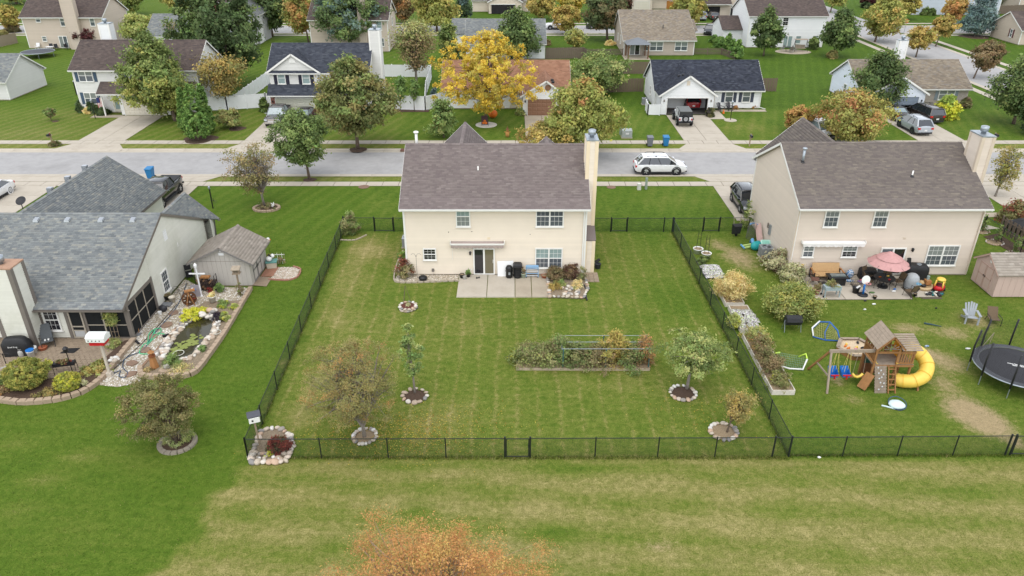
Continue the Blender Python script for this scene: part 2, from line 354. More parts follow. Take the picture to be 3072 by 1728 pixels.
# ------------------------------------------------------------------ ground
def grid_axis(*segs):
 out=[]
 for a,b,st in segs:out+=list(np.arange(a,b-1e-6,st))
 return np.array(out+[segs[-1][1]])
gx=grid_axis((-900,-100,50),(-100,-40,4),(-40,42,.4),(42,110,4),(110,900,50))
gy=grid_axis((-60,16,6),(16,66,.4),(66,68.2,.55),(68.2,68.25,.05),(68.25,76.9,1.73),(76.9,76.95,.05),(76.95,105,2),(105,200,5),(200,1200,50))
XX,YY=np.meshgrid(gx,gy)
ZZ=np.where((YY>68.22)&(YY<76.92),-.14,0.0)
def sm(a,b,v):t=np.clip((v-a)/(b-a),0,1);return t*t*(3-2*t)
fieldx=-13.0+(28-YY)*-.03
edge=np.where(YY<27.9,-12.6-(27.9-YY)*.18,-12.9)
edge=edge+.3*np.sin(YY*1.7)+.22*np.sin(YY*4.1+1)+.18*np.sin(XX*3+YY*2.3)
left=1-sm(-.35,.35,XX-edge)
field=(1-left)*(1-sm(27.6,28.2,YY))
yardC=(1-left)*sm(27.6,28.2,YY)*(1-sm(54.6,55.4,YY))*(1-sm(12.7,13.4,XX))
yardR=sm(12.7,13.4,XX)*sm(27.8,28.4,YY)*(1-sm(54.6,55.4,YY))
dry=field*.74+left*.27+yardC*.44+yardR*.36;lush=left*.6+yardR*.15+sm(85,100,YY)*.5*(1-left)
bare=np.zeros_like(XX)
verge=sm(66.5,66.8,YY)*(1-sm(79,79.3,YY));dry+=verge*.55
frontC=sm(55,56,YY)*(1-sm(65,66,YY));dry+=frontC*(1-left)*.25;lush+=frontC*.3
farL=sm(80,81,YY)*(1-sm(92,96,YY));dry+=farL*.25
def patch(nx,ny,rx,ry,d=0.,b=0.,l=0.,world=False):
 global dry,bare,lush
 c=G(nx,ny)if not world else Vector((nx,ny,0));s=PXM(c.y)
 if not world:
  rx=rx/s;ry=abs(G(nx,ny+ry).y-G(nx,ny-ry).y)/2
 q=np.exp(-(((XX-c.x)/rx)**2+((YY-c.y)/ry)**2)*1.1)
 dry=dry+d*q;bare=bare+b*q;lush=lush+l*q
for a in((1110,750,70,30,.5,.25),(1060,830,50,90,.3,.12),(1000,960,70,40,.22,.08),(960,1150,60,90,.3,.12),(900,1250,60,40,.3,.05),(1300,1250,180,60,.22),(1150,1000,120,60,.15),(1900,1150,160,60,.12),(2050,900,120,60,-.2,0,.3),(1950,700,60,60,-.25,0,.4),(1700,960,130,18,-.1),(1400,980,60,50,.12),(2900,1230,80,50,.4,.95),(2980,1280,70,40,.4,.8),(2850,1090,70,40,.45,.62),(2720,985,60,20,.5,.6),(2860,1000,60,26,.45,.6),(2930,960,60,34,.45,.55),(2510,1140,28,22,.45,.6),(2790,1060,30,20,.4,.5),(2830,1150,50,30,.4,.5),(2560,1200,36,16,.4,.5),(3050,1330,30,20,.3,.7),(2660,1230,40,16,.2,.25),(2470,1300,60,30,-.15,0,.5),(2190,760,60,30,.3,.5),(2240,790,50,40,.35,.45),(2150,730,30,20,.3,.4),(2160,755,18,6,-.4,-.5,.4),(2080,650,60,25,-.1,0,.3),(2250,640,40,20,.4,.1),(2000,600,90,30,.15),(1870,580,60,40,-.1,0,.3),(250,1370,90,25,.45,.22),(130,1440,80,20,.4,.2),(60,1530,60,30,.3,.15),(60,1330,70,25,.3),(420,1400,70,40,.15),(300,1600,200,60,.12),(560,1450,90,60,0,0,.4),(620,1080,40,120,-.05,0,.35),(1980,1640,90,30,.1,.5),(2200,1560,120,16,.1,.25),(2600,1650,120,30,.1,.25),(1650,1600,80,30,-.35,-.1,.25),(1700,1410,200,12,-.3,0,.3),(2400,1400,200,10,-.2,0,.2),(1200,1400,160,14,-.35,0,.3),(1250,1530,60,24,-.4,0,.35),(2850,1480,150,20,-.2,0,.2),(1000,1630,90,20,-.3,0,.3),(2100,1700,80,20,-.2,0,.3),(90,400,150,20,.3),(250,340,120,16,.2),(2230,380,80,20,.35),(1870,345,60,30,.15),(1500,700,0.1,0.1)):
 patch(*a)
gsx=np.clip(yardC*.9+field*.0+frontC*(1-left)*.3,0,1);gsy=np.clip(field*.9,0,1);gsd=np.clip(left*sm(40,60,YY)*.8+frontC*.5+sm(80,82,YY)*.6,0,1)
nyy,nxx=XX.shape;idx=np.arange(nyy*nxx).reshape(nyy,nxx)
Fq=np.stack([idx[:-1,:-1],idx[:-1,1:],idx[1:,1:],idx[1:,:-1]],-1).reshape(-1,4)
def grass_mat():
 m,N,L,P=_new('grass');P.inputs['Roughness'].default_value=.95;P.inputs['Specular IOR Level'].default_value=.1
 ge=N.new('ShaderNodeNewGeometry');pos=ge.outputs['Position']
 A=N.new('ShaderNodeAttribute');A.attribute_name='ga';B=N.new('ShaderNodeAttribute');B.attribute_name='gb'
 sa=N.new('ShaderNodeSeparateColor');L.new(A.outputs['Color'],sa.inputs[0]);sb=N.new('ShaderNodeSeparateColor');L.new(B.outputs['Color'],sb.inputs[0])
 sp=N.new('ShaderNodeSeparateXYZ');L.new(pos,sp.inputs[0])
 def M(op,a,b=None,c=None):
  n=N.new('ShaderNodeMath');n.operation=op
  for i,v in enumerate((a,b,c)):
   if v is None:continue
   if isinstance(v,(int,float)):n.inputs[i].default_value=v
   else:L.new(v,n.inputs[i])
  return n.outputs[0]
 def NZ(scale,det=4,ro=.6,st=None,dist=0.0):
  n=N.new('ShaderNodeTexNoise');n.inputs['Scale'].default_value=scale;n.inputs['Detail'].default_value=det;n.inputs['Roughness'].default_value=ro;n.inputs['Distortion'].default_value=dist
  v=pos
  if st:
   mp=N.new('ShaderNodeMapping');mp.inputs['Scale'].default_value=st[:3];mp.inputs['Rotation'].default_value=(0,0,st[3]);L.new(v,mp.inputs[0]);v=mp.outputs[0]
  L.new(v,n.inputs['Vector']);return n.outputs['Fac']
 def MR(v,a,b,c,d):
  n=N.new('ShaderNodeMapRange');
  for k,x in zip(('From Min','From Max','To Min','To Max'),(a,b,c,d)):n.inputs[k].default_value=x
  L.new(v,n.inputs['Value']);return n.outputs[0]
 def MIX(f,a,b):
  n=N.new('ShaderNodeMix');n.data_type='RGBA';L.new(f,n.inputs['Factor'])
  for i,v in((6,a),(7,b)):
   if isinstance(v,tuple):n.inputs[i].default_value=(*v,1)
   else:L.new(v,n.inputs[i])
  return n.outputs[2]
 fine=NZ(16,5,.75);mid=NZ(3.2,6,.72,None,.4);big=NZ(.33,5,.65,None,.6);streak=NZ(1.0,5,.7,(.5,2.6,1,.22))
# mowing lines: along the lot (function of x), across (function of y), diagonal
 wob=M('MULTIPLY',M('SUBTRACT',NZ(.22,2),.5),1.2)
 lx=M('SINE',M('MULTIPLY',M('ADD',sp.outputs['X'],M('MULTIPLY',wob,.5)),5.6));lx=M('POWER',M('MULTIPLY',M('ADD',lx,1.0),.5),9.0)
 ly=M('SINE',M('MULTIPLY',M('ADD',M('ADD',sp.outputs['Y'],M('MULTIPLY',sp.outputs['X'],.09)),wob),2.9));ly=M('MULTIPLY',M('ADD',ly,1.0),.5)
 ld=M('SINE',M('MULTIPLY',M('ADD',M('ADD',sp.outputs['X'],M('MULTIPLY',sp.outputs['Y'],-.32)),M('MULTIPLY',wob,.6)),4.6));ld=M('POWER',M('MULTIPLY',M('ADD',ld,1.0),.5),1.6)
 pres=MR(mid,.38,.6,.2,1.0)
 lines=M('ADD',M('MULTIPLY',M('MULTIPLY',lx,sb.outputs[0]),M('MULTIPLY',pres,.3)),M('ADD',M('MULTIPLY',M('MULTIPLY',M('SUBTRACT',ly,.5),sb.outputs[1]),.3),M('MULTIPLY',M('MULTIPLY',M('SUBTRACT',ld,.4),sb.outputs[2]),.28)))
 d=M('ADD',sa.outputs[0],M('ADD',M('MULTIPLY',M('SUBTRACT',mid,.5),.95),M('ADD',M('MULTIPLY',M('SUBTRACT',big,.5),.7),M('ADD',M('MULTIPLY',M('SUBTRACT',fine,.5),.9),M('MULTIPLY',M('SUBTRACT',streak,.5),.6)))))
 d=M('ADD',d,lines)
 cr=N.new('ShaderNodeValToRGB');E=cr.color_ramp.elements
 E[0].position=0;E[0].color=(.05,.094,.009,1);E[1].position=1;E[1].color=(.285,.245,.1,1)
 for p_,c in((.25,(.078,.13,.014)),(.5,(.125,.156,.026)),(.75,(.195,.187,.056))):
  e=E.new(p_);e.color=(*c,1)
 L.new(M('ADD',M('MULTIPLY',d,.84),.06),cr.inputs[0])
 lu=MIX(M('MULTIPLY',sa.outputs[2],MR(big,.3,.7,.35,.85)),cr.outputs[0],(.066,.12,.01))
 bf=M('MULTIPLY',MR(M('ADD',M('MULTIPLY',mid,.6),M('ADD',M('MULTIPLY',fine,.3),M('MULTIPLY',sa.outputs[1],.62))),.62,.92,0,1),MR(sa.outputs[1],0,.2,0,.85))
 so=MIX(bf,lu,(.33,.25,.145))
 vs=N.new('ShaderNodeVectorMath');vs.operation='SCALE';L.new(so,vs.inputs[0])
 L.new(M('MULTIPLY',MR(fine,.25,.75,.62,1.36),MR(mid,.25,.75,.8,1.18)),vs.inputs['Scale'])
 L.new(vs.outputs[0],P.inputs['Base Color'])
 bp=N.new('ShaderNodeBump');bp.inputs['Distance'].default_value=.06;bp.inputs['Strength'].default_value=.7
 L.new(M('ADD',M('MULTIPLY',fine,.7),mid),bp.inputs['Height']);L.new(bp.outputs[0],P.inputs['Normal'])
 return m
GRASS=grass_mat()
me=npmesh('lawn',np.stack([XX,YY,ZZ],-1).reshape(-1,3),Fq,GRASS)
for nm,chans in(('ga',(dry,bare,lush)),('gb',(gsx,gsy,gsd))):
 at=me.attributes.new(nm,'FLOAT_COLOR','POINT')
 at.data.foreach_set('color',np.stack([np.clip(c,0,1.2).ravel()for c in chans]+[np.ones(XX.size)],-1).astype(np.float32).ravel())
tag(link('lawn',me),kind='structure')
# ------------------------------------------------------------------ streets, kerbs, pavements, drives
ASPH=mat('asphalt',S(176,174,172,.74),.9,.1,1.2,.004,stain=S(150,148,146,.7),stain_amt=.6,detail=8)
CONC=mat('concrete',S(216,205,187,.62),.88,.07,2.5,.003,stain=S(165,152,132,.6),stain_amt=.45,detail=8)
CONC2=mat('concrete_worn',S(204,190,168,.62),.88,.09,2.0,.004,stain=S(140,126,108,.6),stain_amt=.5,detail=8)
JOINT=mat('joint',S(120,108,92,.5),.95,.2,8)
def sheet(name,x0,x1,y0,y1,z,m,parent=None):
 b=MB();b.quad((x0,y0,z),(x1,y0,z),(x1,y1,z),(x0,y1,z));return structure(b,name,m,parent)
def hsheet(name,x0,x1,y0,y1,z,m):
 nxs=max(2,int((x1-x0)/40));return sheet(name,x0,x1,y0,y1,z,m)
sheet('street',-400,66,69.15,76.05,-.11,ASPH)
_slab={}
def slabs(parent,x0,x1,y0,y1,nx,ny,z,gap=.012,m=None,th=.06):
 w,h=(x1-x0)/nx,(y1-y0)/ny;key=(round(w,3),round(h,3),m.name if m else '',th)
 if key not in _slab:
  b=MB();b.taper(-w/2+gap,w/2-gap,-h/2+gap,h/2-gap,-th,0,(w-2*gap-.03)/(w-2*gap),(h-2*gap-.03)/(h-2*gap));_slab[key]=b.mesh('slab',m or CONC)
 for i in range(nx):
  for j in range(ny):link('slab',_slab[key],parent,(x0+w*(i+.5),y0+h*(j+.5),z+RU(-.004,.004)))
random.seed(4)
def kerb(name,y0,y1,rise,face):
 k=sheet(name,-400,400 if False else 66,y0,y1,-.118,JOINT)
 L_=3.0
 for side in(1,):
  b=MB()
  pr=[(0,-.12),(0,.02),(.16,.02),(.24,-.09),(y1-y0,-.1),(y1-y0,-.12)]if face>0 else[(0,-.12),(0,-.1),(y1-y0-.24,-.09),(y1-y0-.16,.02),(y1-y0,.02),(y1-y0,-.12)]
  b.extrude(pr,'x',-L_/2+.012,L_/2-.012);me=b.mesh('kerb_length',CONC)
 for i in range(-26,22):
  link('kerb_length',me,k,(i*L_,y0,0))
 return k
kerb('kerb_near',68.2,69.16,.1,1);kerb('kerb_far',76.04,77.0,.1,-1)
sw=sheet('pavement_near',-90,66,65.5,66.7,.006,JOINT);slabs(sw,-60,60,65.52,66.68,80,1,.03)
sw=sheet('pavement_far',-90,66,78.65,79.95,.006,JOINT);slabs(sw,-84,66,78.67,79.93,96,1,.03)
def drive(name,x0,x1,y0,y1,ny,side=0,z=.034,nx=2,m=None):
 d=sheet(name,x0,x1,y0,y1,.012,JOINT);slabs(d,x0,x1,y0,y1,nx,ny,z,.01,m or CONC)
 if side:
  ye=77.0 if side<0 else 68.2;ys=78.66 if side<0 else 66.7;b=MB()
  b.add([(x0,ys,.03),(x1,ys,.03),(x1+1.1,ye,-.0),(x0-1.1,ye,-.0),(x1+1.0,ye+side*.75,-.085),(x0-1.0,ye+side*.75,-.085)],[(0,1,2,3)if side<0 else(3,2,1,0),(3,2,4,5)])
  b.build('apron',m or CONC,d)
 return d
drive('drive_tan_house',-47.3,-42.2,79.95,90.3,4,-1);drive('drive_brick_garage',-29.2,-23.6,79.95,90.4,4,-1)
drive('drive_brown_garage',1.5,5.6,79.95,90.4,4,-1,m=CONC2);drive('drive_white_ranch',18.75,23.7,79.95,90.5,4,-1)
drive('drive_brick_ranch',44.3,49.4,79.95,91.4,4,-1);drive('drive_left',-34.8,-28.9,58.2,65.5,3,1)
drive('drive_far_left',-50,-41.9,58.2,65.5,3,1);drive('drive_right',18.5,24.4,57.2,65.5,3,1);drive('drive_far_right',42.3,48.3,57.4,65.5,3,1)
sheet('far_street',-400,400,151.6,160.2,.02,ASPH)
sheet('far_pavement',-400,64,148.4,149.6,.02,CONC);sheet('far_pavement_beyond',-400,400,163.0,164.2,.02,CONC)
sheet('far_kerb',-400,65,150.7,151.6,.026,CONC);sheet('far_kerb_beyond',-400,400,160.2,161.0,.026,CONC)
sheet('cross_street',66.0,75.0,60,152,.03,ASPH);sheet('cross_street_top',66.5,75.5,160,215,.03,ASPH)
sheet('cross_kerb_left',65.2,66.0,82,150.5,.036,CONC);sheet('cross_kerb_right',75.0,75.8,82,150.5,.036,CONC)
sheet('cross_pavement_left',63.0,64.1,80,149,.024,CONC);sheet('cross_pavement_right',77.2,78.3,80,149,.024,CONC)
sheet('far_pavement_right',77,200,148.4,149.6,.022,CONC);sheet('far_kerb_right',75.8,200,150.7,151.6,.028,CONC)
sheet('front_path',25.2,31.5,92.2,93.2,.02,CONC2);sheet('front_path_garage',23.7,25.6,88.7,92.2,.024,CONC)
sheet('entry_path',-50.8,-47.3,89.4,90.6,.02,CONC2)
# ------------------------------------------------------------------ chain-link fences
VINYL=mat('black_vinyl',(.012,.016,.014),.45,.2,8)
VINYLG=mat('black_mesh_wire',(.014,.024,.018),.6,.2,8)
FH=1.16
def link_panel(parent,p,q,h=FH,pitch=.07,r=.0026,z0=.03,name='wire_mesh'):
 p,q=Vector(p),Vector(q);d=q-p;L_=d.length;u=d/L_;nrm=Vector((-u.y,u.x,0));H=h-z0
 V=[];F=[]
 k0=-int(H/pitch)-1;k1=int(L_/pitch)+1
 for sgn in(1,-1):
  for k in range(k0,k1+1):
   a=k*pitch
# line s = a + t (or mirrored), t from 0..H
   t0,t1=max(0,-a),min(H,L_-a)
   if t1-t0<.02:continue
   s0,s1=a+t0,a+t1
   if sgn<0:s0,s1=L_-s0,L_-s1
   A=p+u*s0+Vector((0,0,z0+t0));B=p+u*s1+Vector((0,0,z0+t1));o=nrm*.004*sgn
   e=(B-A).normalized();w=e.cross(nrm)*r*1.0;n_=nrm*r
   b=len(V)
   for P_ in(A,B):
    V+=[tuple(P_+o+w-n_*.6),tuple(P_+o-w-n_*.6),tuple(P_+o+n_)]
   F+=[(b,b+1,b+4,b+3),(b+1,b+2,b+5,b+4),(b+2,b,b+3,b+5)]
 return npmesh('wire_mesh',np.array(V),np.array(F),VINYLG),None
def fence(label,pts,posts,gates=(),heavy=(),h=FH,group='black chain link fences'):
 a,b=Vector((*pts[0],0)),Vector((*pts[1],0));u=(b-a).normalized();L_=(b-a).length
 th=thing('chain_link_fence',label,'fence',a,0,group)
 P_=lambda s,z:u*s+Vector((0,0,z))
 for i,s in enumerate(posts):
  big=i in heavy;m=MB();r=.045 if big else .03
  m.tube([P_(s,-.02),P_(s,h+(.06 if big else .02))],r,8);m.lathe([(r*1.15,0),(r*1.15,.03),(r*.5,.06),(.002,.065)],8,tuple(P_(s,h+(.05 if big else .01))))
  m.build('post',VINYL,th,False)
 for i in range(len(posts)-1):
  s0,s1=posts[i],posts[i+1]
  if i in gates:
   m=MB();e=.07;c=[P_(s0+e,.08),P_(s1-e,.08),P_(s1-e,h-.02),P_(s0+e,h-.02)]
   for k in range(4):m.tube([c[k],c[(k+1)%4]],.024,6)
   g=m.build('gate_frame',VINYL,th)
   me,_=link_panel(None,P_(s0+e,0),P_(s1-e,0),h-.02,z0=.08);link('gate_mesh',me,g)
   m=MB();m.box(-.03,.03,-.02,.04,-.06,.06);m.tf=None;o=m.build('latch',VINYL,g);o.location=P_(s1-e,h*.6)
  else:
   m=MB();m.tube([P_(s0,h),P_(s1,h)],.021,6);m.build('top_rail',VINYL,th)
   me,_=link_panel(None,P_(s0,0),P_(s1,0),h);link('wire_mesh',me,th)
 return th
def xs_at(y,*cols):return[G(c,y).x for c in cols]
# back line of the middle lot
fx=xs_at(1375,745,965,1165,1338,1515,1590,1785,1973,2145,2318,2367)
fence('long black chain link fence with gate between the back lawn and the open mown strip',((fx[0],27.86),(fx[-1],27.98)),[x-fx[0]for x in fx],gates=(4,),heavy=(0,4,5,9,10))
gxs=xs_at(1366,2525,2690,2857,3015,3022,3150,3290);x0=fx[-1]
fence('black chain link fence at the back of the yard with the wooden playset',((x0,27.98),(gxs[-1],28.16)),[0.02]+[x-x0 for x in gxs[:4]]+[gxs[4]-x0+.12,gxs[5]-x0,gxs[6]-x0],gates=(5,),heavy=(4,5))
ls=[0.0,2.6,5.6,8.6,11.6,14.6,17.6,20.6,23.6,25.7,27.35]
fence('black chain link side fence leading from the birdhouse corner towards the grey shed',((fx[0],27.86),(-13.38,55.2)),ls,heavy=(0,10))
fence('black chain link side fence between the middle lawn and the cluttered yard',((x0,27.98),(12.73,54.95)),[0.0,2.9,5.9,8.9,11.9,14.9,17.9,20.9,23.9,26.97],heavy=(0,9))
q=[T('b1',x,755).x for x in(800,1080,1255,1335)]
fence('short black chain link fence with gate left of the cream house',((q[0],55.1),(q[-1]+.3,55.0)),[0,q[1]-q[0],q[2]-q[0],q[3]-q[0]+.3],gates=(1,),heavy=(1,2))
q=[T('b2',x,770).x for x in(735,893,1040,1370,1452)]
fence('short black chain link fence with gate right of the cream house chimney',((q[0],55.0),(q[-1],54.95)),[x-q[0]for x in q],gates=(1,),heavy=(1,2,3,4))
q=[T('b2',x,770).x for x in(1460,1725,1875,2140)]
fence('short black chain link fence with gate beside the tan house',((q[0],54.95),(q[-1],55.1)),[x-q[0]for x in q],gates=(1,),heavy=(1,2))
fence('black chain link fence along the picket fence right of the tan house',((37.65,55.2),(38.15,44.0)),[0,2.25,4.5,7.0,9.6,11.2],heavy=(0,))
fence('short black chain link fence between the tan house and the picket fence',((32.1,55.25),(37.6,55.22)),[0,2.7,5.48],heavy=(2,))
# ------------------------------------------------------------------ house kit
WHITE=mat('white_trim',S(238,236,230,.85),.5,.04,3,spec=.4)
GREYTRIM=mat('grey_trim',S(122,114,106,.85),.6,.08,3)
VINYLW=mat('white_vinyl',S(240,240,240,.85),.45,.04,1.5)
ALU=mat('aluminium',S(186,190,194,.8),.35,.1,5,metal=.6)
GALV=mat('galvanised',S(176,184,190,.8),.42,.15,5,metal=.7)
BLACKM=mat('black_metal',(.014,.014,.015),.4,.2,6)
BLACKP=mat('black_plastic',(.018,.018,.02),.5,.25,6)
GL_BLIND=glass('pane_blind',S(150,156,152,.75),.15,.5,True)
GL_GREY=glass('pane_grey',S(92,98,104,.8),.08,.6)
GL_DARK=glass('pane_dark',S(38,38,44,.8),.05,.6)
GL_TEAL=glass('pane_teal',S(150,170,168,.75),.1,.6)
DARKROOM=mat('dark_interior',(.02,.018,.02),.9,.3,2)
SCREEN=mat('insect_screen',(.012,.013,.014),.75,.25,3,spec=.2)
def siding_mat(name,c,stain=None,amt=0.):
 return mat(name,c,.55,.03,1.1,island=.028,stain=stain,stain_amt=amt,detail=3,spec=.3)
SH=dict(mauve=shingle_mat('shingle_mauve',[S(132,120,118,.6),S(140,127,124,.6),S(148,136,132,.6),S(134,122,119,.6),S(156,144,139,.6)]),taupe=shingle_mat('shingle_taupe',[S(124,115,110,.6),S(132,122,116,.6),S(141,131,122,.6),S(126,116,112,.6),S(150,140,128,.6)]),grey=shingle_mat('shingle_grey',[S(118,122,124,.7),S(136,140,140,.7),S(150,153,150,.7),S(126,130,132,.7),S(164,163,154,.7)]),blue=shingle_mat('shingle_blue',[S(74,78,88,.62),S(88,92,102,.62),S(66,70,80,.62),S(100,104,112,.62)]),navy=shingle_mat('shingle_navy',[S(62,66,78,.62),S(78,82,94,.62),S(54,58,68,.62),S(92,96,106,.62)]),brown=shingle_mat('shingle_brown',[S(104,92,88,.62),S(116,102,96,.62),S(94,84,82,.62),S(126,112,104,.62)]),orange=shingle_mat('shingle_orange',[S(176,130,104,.62),S(188,142,116,.62),S(164,120,96,.62),S(196,152,124,.62)]),tan=shingle_mat('shingle_tan',[S(150,136,120,.62),S(166,152,134,.62),S(138,128,116,.62),S(178,164,142,.62),S(150,144,138,.62)]),shed=shingle_mat('shingle_shed',[S(160,150,138,.76),S(170,160,148,.76),S(150,140,129,.76),S(178,168,156,.76)]),)
def dirv(n):return{'S':(0,-1),'N':(0,1),'E':(1,0),'W':(-1,0)}[n]
class House:
 def __init__(s,name,label,org,wallm,roofm,cat='house',trim=None,far=False,course=.155,group=None):
  s.o=Vector((org[0],org[1],0));s.t=thing(name,label,cat,s.o,0,group);s.wm=wallm;s.rm=roofm;s.trim=trim or WHITE
  s.sid=MB();s.sid.tf=MT(-s.o);s.tr=MB();s.tr.tf=s.sid.tf;s.far=far;s.course=course if not far else course*1.15
  s.shV=[];s.shF=[];s.nb=0;s.deck=MB();s.deck.tf=s.sid.tf;s.rn=random.Random(name+label)
 def L(s,x,y,z=0):return Vector((x,y,z))-s.o
 def wall(s,a,b,z0,z1,gable=None,mb=None):
  mb=mb or s.sid;a,b=Vector((*a,0)),Vector((*b,0));d=b-a;L_=d.length;u=d/L_;n=Vector((u.y,-u.x,0));c=s.course
  prof=[(0,z1),(L_,z1)]if not gable else[(0,z1)]+([gable]if isinstance(gable,tuple)else list(gable))+[(L_,z1)]
  top=max(p[1]for p in prof)
  def span(z):
   if z<=z1+1e-6 and all(p[1]>=z-1e-6 for p in prof):return 0,L_
   xs=[]
   for(s0,q0),(s1,q1)in zip(prof,prof[1:]):
    if(q0-z)*(q1-z)<=0 and abs(q1-q0)>1e-9:xs.append(s0+(s1-s0)*(z-q0)/(q1-q0))
   if prof[0][1]>=z:xs.append(0)
   if prof[-1][1]>=z:xs.append(L_)
   return(min(xs),max(xs))if len(xs)>=2 else None
  z=z0;V=[];F=[]
  while z<top-.004:
   zz=min(z+c,top);lo,hi=span(z),span(zz)
   if lo is None:break
   if hi is None:hi=((lo[0]+lo[1])/2,)*2
   P_=lambda q,zz_,k:a+u*q+n*k+Vector((0,0,zz_))
   k=len(V);V+=[P_(lo[0],z,0),P_(lo[1],z,0),P_(lo[0],z,.042),P_(lo[1],z,.042),P_(hi[0],zz,.002),P_(hi[1],zz,.002)]
   F+=[(k,k+1,k+3,k+2),(k+2,k+3,k+5,k+4)];z=zz
  mb.add(V,F);return s
 def slope(s,pts,expo=None,width=None,tab=True,lift=.03,indiv=0,ragged=False):
  P_=[Vector(p)for p in pts];u=(P_[1]-P_[0]).normalized();n=u.cross(P_[2]-P_[1]).normalized();v=n.cross(u)
  if n.z<0:n=-n;v=-v
  O=P_[0];q=[((p-O).dot(u),(p-O).dot(v))for p in P_];vm=max(b for _,b in q)
  s.deck.add([p+n*lift for p in P_]+[p-n*.05 for p in P_],[tuple(range(len(P_))),tuple(range(len(P_),2*len(P_)))[::-1]]+[(i,len(P_)+i,len(P_)+(i+1)%len(P_),(i+1)%len(P_))for i in range(len(P_))])
  e=expo or(.145 if not s.far else .19);w=width or(.31 if not s.far else .36);rn=s.rn;V=[];row=0;vv=-.02;cnt=0
  while vv<vm-.01:
   mid=min(vv+e*.5,vm-1e-4);xs=[]
   for(u0,v0),(u1,v1)in zip(q,q[1:]+q[:1]):
    if(v0-mid)*(v1-mid)<=0 and abs(v1-v0)>1e-9:xs.append(u0+(u1-u0)*(mid-v0)/(v1-v0))
   if len(xs)>=2:
    a,b=min(xs),max(xs);x=a-(w*.5 if row%2 else 0)-(w*rn.random()if not tab else 0)
    while x<b-.01:
     ww=w if tab else w*rn.uniform(.45,1.1);x0,x1=max(x,a),min(x+ww-.008,b)
     if x1-x0>.03:
      t=.018+rn.uniform(-.003,.006);ve=min(vv+e+.015,vm+.01)
      c=[O+u*x0+v*vv+n*(lift+t),O+u*x1+v*vv+n*(lift+t),O+u*x1+v*ve+n*(lift+.003),O+u*x0+v*ve+n*(lift+.003),O+u*x0+v*vv+n*(lift-.002),O+u*x1+v*vv+n*(lift-.002)]
      if cnt<indiv and abs(x1-x0-w+.008)<1e-6:
       key=('sh',s.rm.name,round(w,3),round(e,3))
       if key not in _slab:
        m=MB();h=w-.008;m.add([(0,0,.013),(h,0,.013),(h,e+.015,.003),(0,e+.015,.003),(0,0,-.002),(h,0,-.002)],[(0,1,2,3),(4,5,1,0)]);_slab[key]=m.mesh('shingle',s.rm)
       o=link('shingle',_slab[key],s.t);M_=Matrix((u,v,n)).transposed().to_4x4();M_.translation=O+u*x0+v*vv+n*lift-s.o;o.matrix_local=M_;cnt+=1
      else:V+=c
     x+=ww
   vv+=e;row+=1
  if V:
   k=len(V)//6;b=s.nb;ar=np.array([tuple(p-s.o)for p in V]);s.shV.append(ar)
   i=np.arange(k)[:,None]*6+b
   s.shF.append(np.concatenate([i+np.array([[0,1,2,3]]),i+np.array([[4,5,1,0]])],0));s.nb+=6*k
  return s
 def ridge(s,a,b,w=.26):
  a,b=Vector(a),Vector(b);d=b-a;L_=d.length;u=d/L_;k=int(L_/.3)+1;sd=Vector((-u.y,u.x,0));m=MB();V=[];F=[]
  for i in range(k):
   x0,x1=i*L_/k,(i+1)*L_/k+.02;j=len(V);t=.085+(i%2)*.004
   V+=[a+u*x0+sd*w/2+Vector((0,0,t-.075)),a+u*x1+sd*w/2+Vector((0,0,t-.082)),a+u*x1+Vector((0,0,t)),a+u*x0+Vector((0,0,t+.008)),a+u*x0-sd*w/2+Vector((0,0,t-.075)),a+u*x1-sd*w/2+Vector((0,0,t-.082))]
   F+=[(j,j+1,j+2,j+3),(j+3,j+2,j+5,j+4)]
  m.tf=s.sid.tf;m.add(V,F);m.build('ridge_cap',s.rm,s.t);return s
 def tbox(s,*a):s.tr.box(*a);return s
 def tbar(s,*a):s.tr.bar(*a);return s
 def gutter(s,a,b,z,out,m=None):
  a,b=Vector((*a,z)),Vector((*b,z));o=Vector((*out,0));g=MB();g.tf=s.sid.tf
  pr=[(0,0),(.11,.01),(.12,.1),(.105,.1),(.095,.03),(.01,.03),(.01,.1),(0,.1)]
  V=[p+o*q[0]+Vector((0,0,q[1]-.1))for p in(a,b)for q in pr];k=len(pr)
  g.add(V,[tuple(range(k)),tuple(range(k,2*k))[::-1]]+[(i,k+i,k+(i+1)%k,(i+1)%k)for i in range(k)])
  g.build('gutter',m or s.trim,s.t);return s
 def spout(s,pts,m=None,w=.08):
  g=MB();g.tf=s.sid.tf
  for p,q in zip(pts,pts[1:]):g.bar(p,q,w,w*.75)
  g.build('downspout',m or s.trim,s.t);return s
